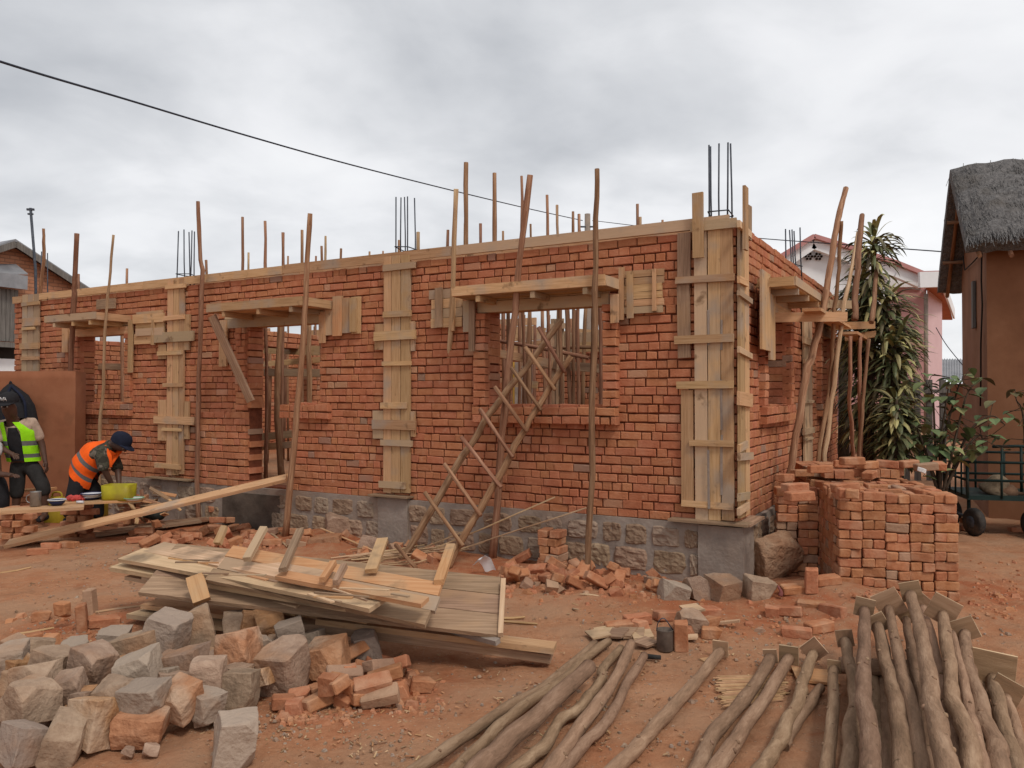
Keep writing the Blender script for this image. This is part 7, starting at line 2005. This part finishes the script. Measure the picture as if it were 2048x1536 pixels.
for px, py, Yj, lab in ((115, 1000, 10.0, "yellow jerrycan standing behind the bench, left of the bending worker"), (194, 1028, 9.75, "yellow jerrycan between the bending worker's legs behind the bench")):
    c = D(px, 792, Yj); c.z = 0; rt = empty("jerrycan", c); tag(rt, lab, "jerrycan", "yellow jerrycans")
    mb = MB(); kq = []
    for (h, w) in ((0, .9), (.02, 1), (.26, 1), (.31, .85), (.33, .4)): kq.append(mb.add([c + V((max(-1, min(1, 1.3 * cos(2 * pi * i / 16))) * .12 * w, max(-1, min(1, 1.3 * sin(2 * pi * i / 16))) * .09 * w, h)) for i in range(16)]))
    for i in range(4):
        for j in range(16): mb.face([kq[i] + j, kq[i] + (j + 1) % 16, kq[i + 1] + (j + 1) % 16, kq[i + 1] + j], None, True)
    mb.face([kq[0] + j for j in reversed(range(16))]); mb.face([kq[4] + j for j in range(16)]); mb.build("can_body", M["jerry"], rt)
    mb = MB(); mb.tube(smooth_pts([c + V((-.06, 0, .32)), c + V((-.04, 0, .38)), c + V((.05, 0, .38)), c + V((.07, 0, .31))], 3), .012, 6); mb.build("handle", M["jerry"], rt)
# low plank on bricks behind the bench
pa, pb = D(25, 982, 9.85), D(105, 978, 9.85); mb = MB(); mb.plank(pa, pb, .2, .03); tag(mb.build("bench_plank", M["wood_orange"], loc=(pa + pb) / 2), "short rear plank behind the bench, between the workers", "plank", BB)
for k in range(5):
    put_brick(D(55, 992, 9.85) * V((1, 1, 0)) + V((RND.uniform(-.01, .01), 0, .034 + k * .07)), (0, 0, RND.uniform(-.05, .05)), lab="brick of the low support under the rear plank", grp="bricks under the rear plank")
# --- ramp planks up to the door
for k, (off, lab) in enumerate(((0, "front plank of the long ramp rising from the earth to the door"), (.17, "rear plank of the long ramp rising from the earth to the door"))):
    pa = GG(14, 1094) + V((.0, off, .03)); pb = FW(573, 956, .22) + V((-.0, off * .8, 0))
    mb = MB(); n_ = (pb - pa)
    mb.plank(pa, pb, .155, .038, V((.15, -.25, 1)), .003); tag(mb.build("ramp_plank", M["wood_new" if k == 0 else "wood_orange"], loc=(pa + pb) / 2), lab, "plank", "planks of the ramp")
for k in range(4):      # dark boards lying beneath the ramp
    pa, pb = GG(190 + k * 22, 1075 - k * 5), GG(400 + k * 14, 1050 - k * 3)
    mb = MB(); mb.plank(pa + V((0, 0, .03)), pb + V((0, 0, .05)), .16, .03); tag(mb.build("plank", M["pole" if k % 2 else "wood_grey"], loc=(pa + pb) / 2), "dark weathered board lying in the shade beneath the ramp", "plank", "boards beneath the ramp")
# --- litter heap between bench and ramp
M["sack"] = cloth("dark_sacking", (.03, .035, .032)); r = random.Random(5)
c = D(300, 1003, 9.2); c.z = .22
mb = MB(); mb.tube(smooth_pts([c + V((-.12, 0, 0)), c + V((0, .02, .05)), c + V((.16, 0, -.03))], 4), [.02, .06, .08, .09, .095, .09, .08, .06, .03], 9, .15); tag(mb.build("dark_sack", M["sack"], loc=c), "dark crumpled sack on the litter right of the green rimmed plate", "sack")
for i in range(16):
    a = D(r.uniform(275, 365), r.uniform(990, 1035), 9.25 + r.uniform(-.1, .2)); b = a + V((r.uniform(-.3, .3), r.uniform(-.15, .15), r.uniform(-.12, .16)))
    a.z = max(a.z, .05); b.z = max(b.z, .04)
    mb = MB(); mb.plank(a, b, r.uniform(.03, .08), .012, V((r.uniform(-.4, .4), -.3, 1))); tag(mb.build("wood_scrap", M[r.choice(["wood_orange", "wood_new", "pole", "wood_grey"])], loc=a), "wood scrap in the litter heap right of the workers' bench", "wood scrap", "wood scraps of the litter heap")
# ============================================================ small things on the ground
GQ = "small wooden squares fanned out on the earth"
for i, (px, py, yaw, tilt, lab) in enumerate(((1196, 1271, .35, .10, "leftmost pale wooden square of the fan, lowest"), (1212, 1266, .25, .16, "second wooden square from the left of the fan"), (1232, 1270, -.6, .22, "third wooden square of the fan, turned on edge"), (1250, 1268, -.55, .22, "fourth wooden square of the fan"),
                               (1268, 1270, -.2, .2, "fifth wooden square of the fan"), (1284, 1272, .05, .12, "last wooden square at the fan's right end"), (1292, 1288, .7, .03, "grey wooden square lying alone below the fan's right end"), (1384, 1220, .3, .1, "pale wooden square lying on a brick before the corner stones"))):
    p = GG(px, py, .02 if i < 7 else .08); mb = MB()
    x, y = V((cos(yaw), sin(yaw), tilt * .6)).normalized(), V((-sin(yaw), cos(yaw), tilt)).normalized()
    mb.board(p + V((0, 0, .012)), x * .068, y * .062, x.cross(y) * .007, .002)
    tag(mb.build("wooden_square", M["wood_grey" if i in (2, 3, 4, 6) else "wood_pale"], loc=p), lab, "wooden square", GQ)
p = GG(1330, 1300); rt = empty("rusty_can", p); tag(rt, "grey rusty paint can with a wire handle beside the wooden squares", "can")
mb = MB(); mb.lathe(p, [(.048, 0), (.052, .004), (.052, .125), (.055, .13), (.05, .13), (.047, .015), (.01, .012)], 18); mb.build("can_body", mk("rusty_tin", [(.3, (.085, .065, .052)), (.7, (.19, .145, .115))], 14, rough=.8, bump=.3), rt)
mb = MB(); mb.tube(smooth_pts([p + V((-.052, 0, .12)), p + V((-.045, -.02, .18)), p + V((-.01, -.03, .205)), p + V((.05, 0, .125))], 4), .0035, 5); mb.build("handle", M["steel"], rt)
p = GG(1304, 1313, .02); mb = MB(); mb.tube([p - V((.05, -.01, 0)), p + V((.05, -.02, 0))], [.016, .014], 8); tag(mb.build("tool_handle", M["rubber"], loc=p), "short black tool handle at the end of the slim fanned pole", "handle")
p = GG(1352, 1275, .01); mb = MB(); mb.board(p, V((.13, -.05, .02)), V((.01, .035, 0)), V((0, 0, .008)), .003); tag(mb.build("wood_strip", M["wood_pale"], loc=p), "pale split strip lying just behind the rusty can", "strip")
p = GG(1448, 1245, .03); mb = MB(); mb.board(p, V((.10, -.03, .02)), V((.008, .02, 0)), V((0, 0, .008)), .003); tag(mb.build("wood_strip", M["wood_pale"], loc=p), "short white strip right of the grey concrete lump", "strip")
# torn white paper bag at the thick pole's foot
mb = MB(); n = 8; k0 = len(mb.v)
c0_, c1_, c2_, c3_ = GG(944, 1130, .09), GG(966, 1113, .17), GG(992, 1140, .03), GG(970, 1142, .02)
for lay in (0, .004):
    for j_ in range(n + 1):
        for i_ in range(n + 1):
            u, v = i_ / n, j_ / n
            p = (c0_ * (1 - u) + c1_ * u) * (1 - v) + (c3_ * (1 - u) + c2_ * u) * v
            mb.v.append(tuple(p + V((0, -lay, .025 * noise.noise(p * 14) + .05 * sin(pi * v) - lay))))
for lay in (0, 1):
    for j_ in range(n):
        for i_ in range(n):
            a = k0 + lay * (n + 1) ** 2 + j_ * (n + 1) + i_; mb.face([a, a + 1, a + n + 2, a + n + 1])
c = c0_
tag(mb.build("paper_bag", M["white"], loc=c), "torn white paper bag lying at the foot of the thick reddish pole", "paper bag")
# straw mat scrap and board among the lying poles
r = random.Random(3)
mb = MB()
c = GG(1490, 1385)
for i in range(46):
    f = i / 45; a = GG(1432 + f * 20, 1352 + f * 62, .006 + r.uniform(0, .006)); b = GG(1560 + f * 10 + r.uniform(-14, 14), 1350 + f * 50, .006 + r.uniform(0, .006))
    mb.plank(a + V((r.uniform(-.03, .03), 0, 0)), b, .011, .003)
tag(mb.build("straw_mat", mk("dry_straw", [(.3, (.36, .20, .10)), (.7, (.50, .31, .17))], 14, isl=(.02, .4), bump=.3), loc=c), "torn straw mat lying flat under the middle poles", "mat")
for a, b, w, lab in (((1588, 1348), (1672, 1356), .22, "thin brown board lying between the bent pole and the pole heap"), ((1404, 1322), (1432, 1318), .06, "small board on the earth left of the straight pole's plate")):
    pa, pb = GG(*a, .012), GG(*b, .012); mb = MB(); mb.plank(pa, pb, w, .014); tag(mb.build("board", M["wood_orange"], loc=pa), lab, "board")
M["dullred"] = mk("dull_red_cloth", [(.3, (.16, .05, .045)), (.7, (.26, .09, .08))], 12, bump=.3)
mb = MB(); p = GG(1560, 1192, .03); mb.tube(smooth_pts([p, p + V((.01, 0, .03)), p + V((-.01, .02, .075))], 3), [.014, .018, .016, .012, .01, .008, .006][:7], 7, .2); tag(mb.build("red_rag", M["dullred"], loc=p), "small red and dark rag beside the stone right of the corner", "rag")
# curled shavings
for i, (px, py, s_, lab) in enumerate(((1212, 1205, 1, "pale curved strip of bark on the red earth right of the grey panel"), (1340, 1240, .9, "thin curved strip before the concrete lump"), (1195, 1218, .5, "crossed splinters left of the curved bark strip"))):
    p = GG(px, py, .008); a = .9 + i
    P = [p + V((cos(a + k * .25) * .16 * s_ - .1, sin(a + k * .25) * .16 * s_, .006 * k * s_)) for k in range(6)]
    mb = MB(); mb.tube(P, [.005, .009, .010, .009, .007, .003], 5); tag(mb.build("bark_strip", M["wood_pale"], loc=p), lab, "strip")
# ------------------------------------------------------------ litter nobody could count: chips, pebbles, brick crumbs
def clear(p):
    return (p - CO).dot(N1) > .1 and not ((p - CO).dot(N1) < 0)
r = random.Random(21)
def spot(regs):
    x0, x1, y0, y1 = r.choice(regs); p = GG(r.uniform(x0, x1), r.uniform(y0, y1)); return p
M["chips"] = mk("chip_wood", [(.3, (.30, .17, .09)), (.7, (.50, .34, .20))], 20, isl=(.02, .8), bump=0, odd=[((.30, .13, .06), .5, 29.1)], objrand=False)
mb = MB()
REG = [(560, 1000, 1400, 1530), (400, 900, 1380, 1530), (900, 1300, 1180, 1320), (1150, 1650, 1220, 1420), (60, 330, 1110, 1230), (40, 300, 1230, 1300), (700, 1150, 1300, 1500), (980, 1240, 1330, 1500), (440, 640, 1400, 1480), (250, 900, 1070, 1110), (1200, 1450, 1300, 1530), (640, 800, 1080, 1120), (150, 400, 1090, 1140), (1350, 1650, 1230, 1330)]
for i in range(1500):
    p = spot(REG); a = r.uniform(0, pi); L = r.uniform(.005, .026) * (2.4 if r.random() < .07 else 1); w = r.uniform(.002, .006)
    d = V((cos(a), sin(a), r.uniform(-.15, .25)))
    mb.plank(p + V((0, 0, .004)) - d * L / 2, p + V((0, 0, .006)) + d * L / 2, w * 1.5, r.uniform(.002, .005))
tag(mb.build("wood_chips", M["chips"]), "wood chips and splinters littering the trodden earth", "wood chips", kind="stuff")
def bits(n, regs, lo, hi, mat, nm, lab, cat):
    mb = MB()
    for i in range(n):
        p = spot(regs); s_ = r.uniform(lo, hi) * (2 if r.random() < .05 else 1)
        k = []
        for j in range(8):
            x, y, z = (j & 1) * 2 - 1, ((j >> 1) & 1) * 2 - 1, (j >> 2) * 2 - 1
            t = .62 if z > 0 else 1
            k.append(V((x * s_ * t * r.uniform(.6, 1.2), y * s_ * t * r.uniform(.6, 1.2), z * s_ * .6 * r.uniform(.6, 1.1))))
        R_ = Matrix.Rotation(r.uniform(0, pi), 3, "Z"); k = [p + R_ @ q_ + V((0, 0, s_ * .2)) for q_ in k]
        mb.hexa([k[0], k[1], k[3], k[2], k[4], k[5], k[7], k[6]])
    tag(mb.build(nm, mat), lab, cat, kind="stuff")
bits(1300, REG + [(1650, 2040, 1130, 1300), (20, 420, 1180, 1300)], .004, .011, M["stone"], "pebbles", "small pebbles strewn over the site's earth", "pebbles")
bits(330, [(1000, 1330, 1140, 1200), (1000, 1240, 1135, 1170), (480, 900, 1080, 1112), (620, 860, 1340, 1420), (1000, 1330, 1150, 1190)], .014, .036, M["brick_loose"], "brick_rubble", "broken brick rubble covering the earth along the wall foot", "rubble")
bits(1100, [(1000, 1330, 1140, 1210), (1320, 1660, 1190, 1290), (560, 900, 1360, 1430), (240, 560, 1070, 1105), (20, 260, 1225, 1300), (470, 900, 1085, 1115), (1650, 1760, 1180, 1240), (1940, 2040, 1120, 1240), (560, 700, 1420, 1450)], .006, .020, M["brick_loose"], "brick_crumbs", "crumbs of broken brick on the earth", "crumbs")
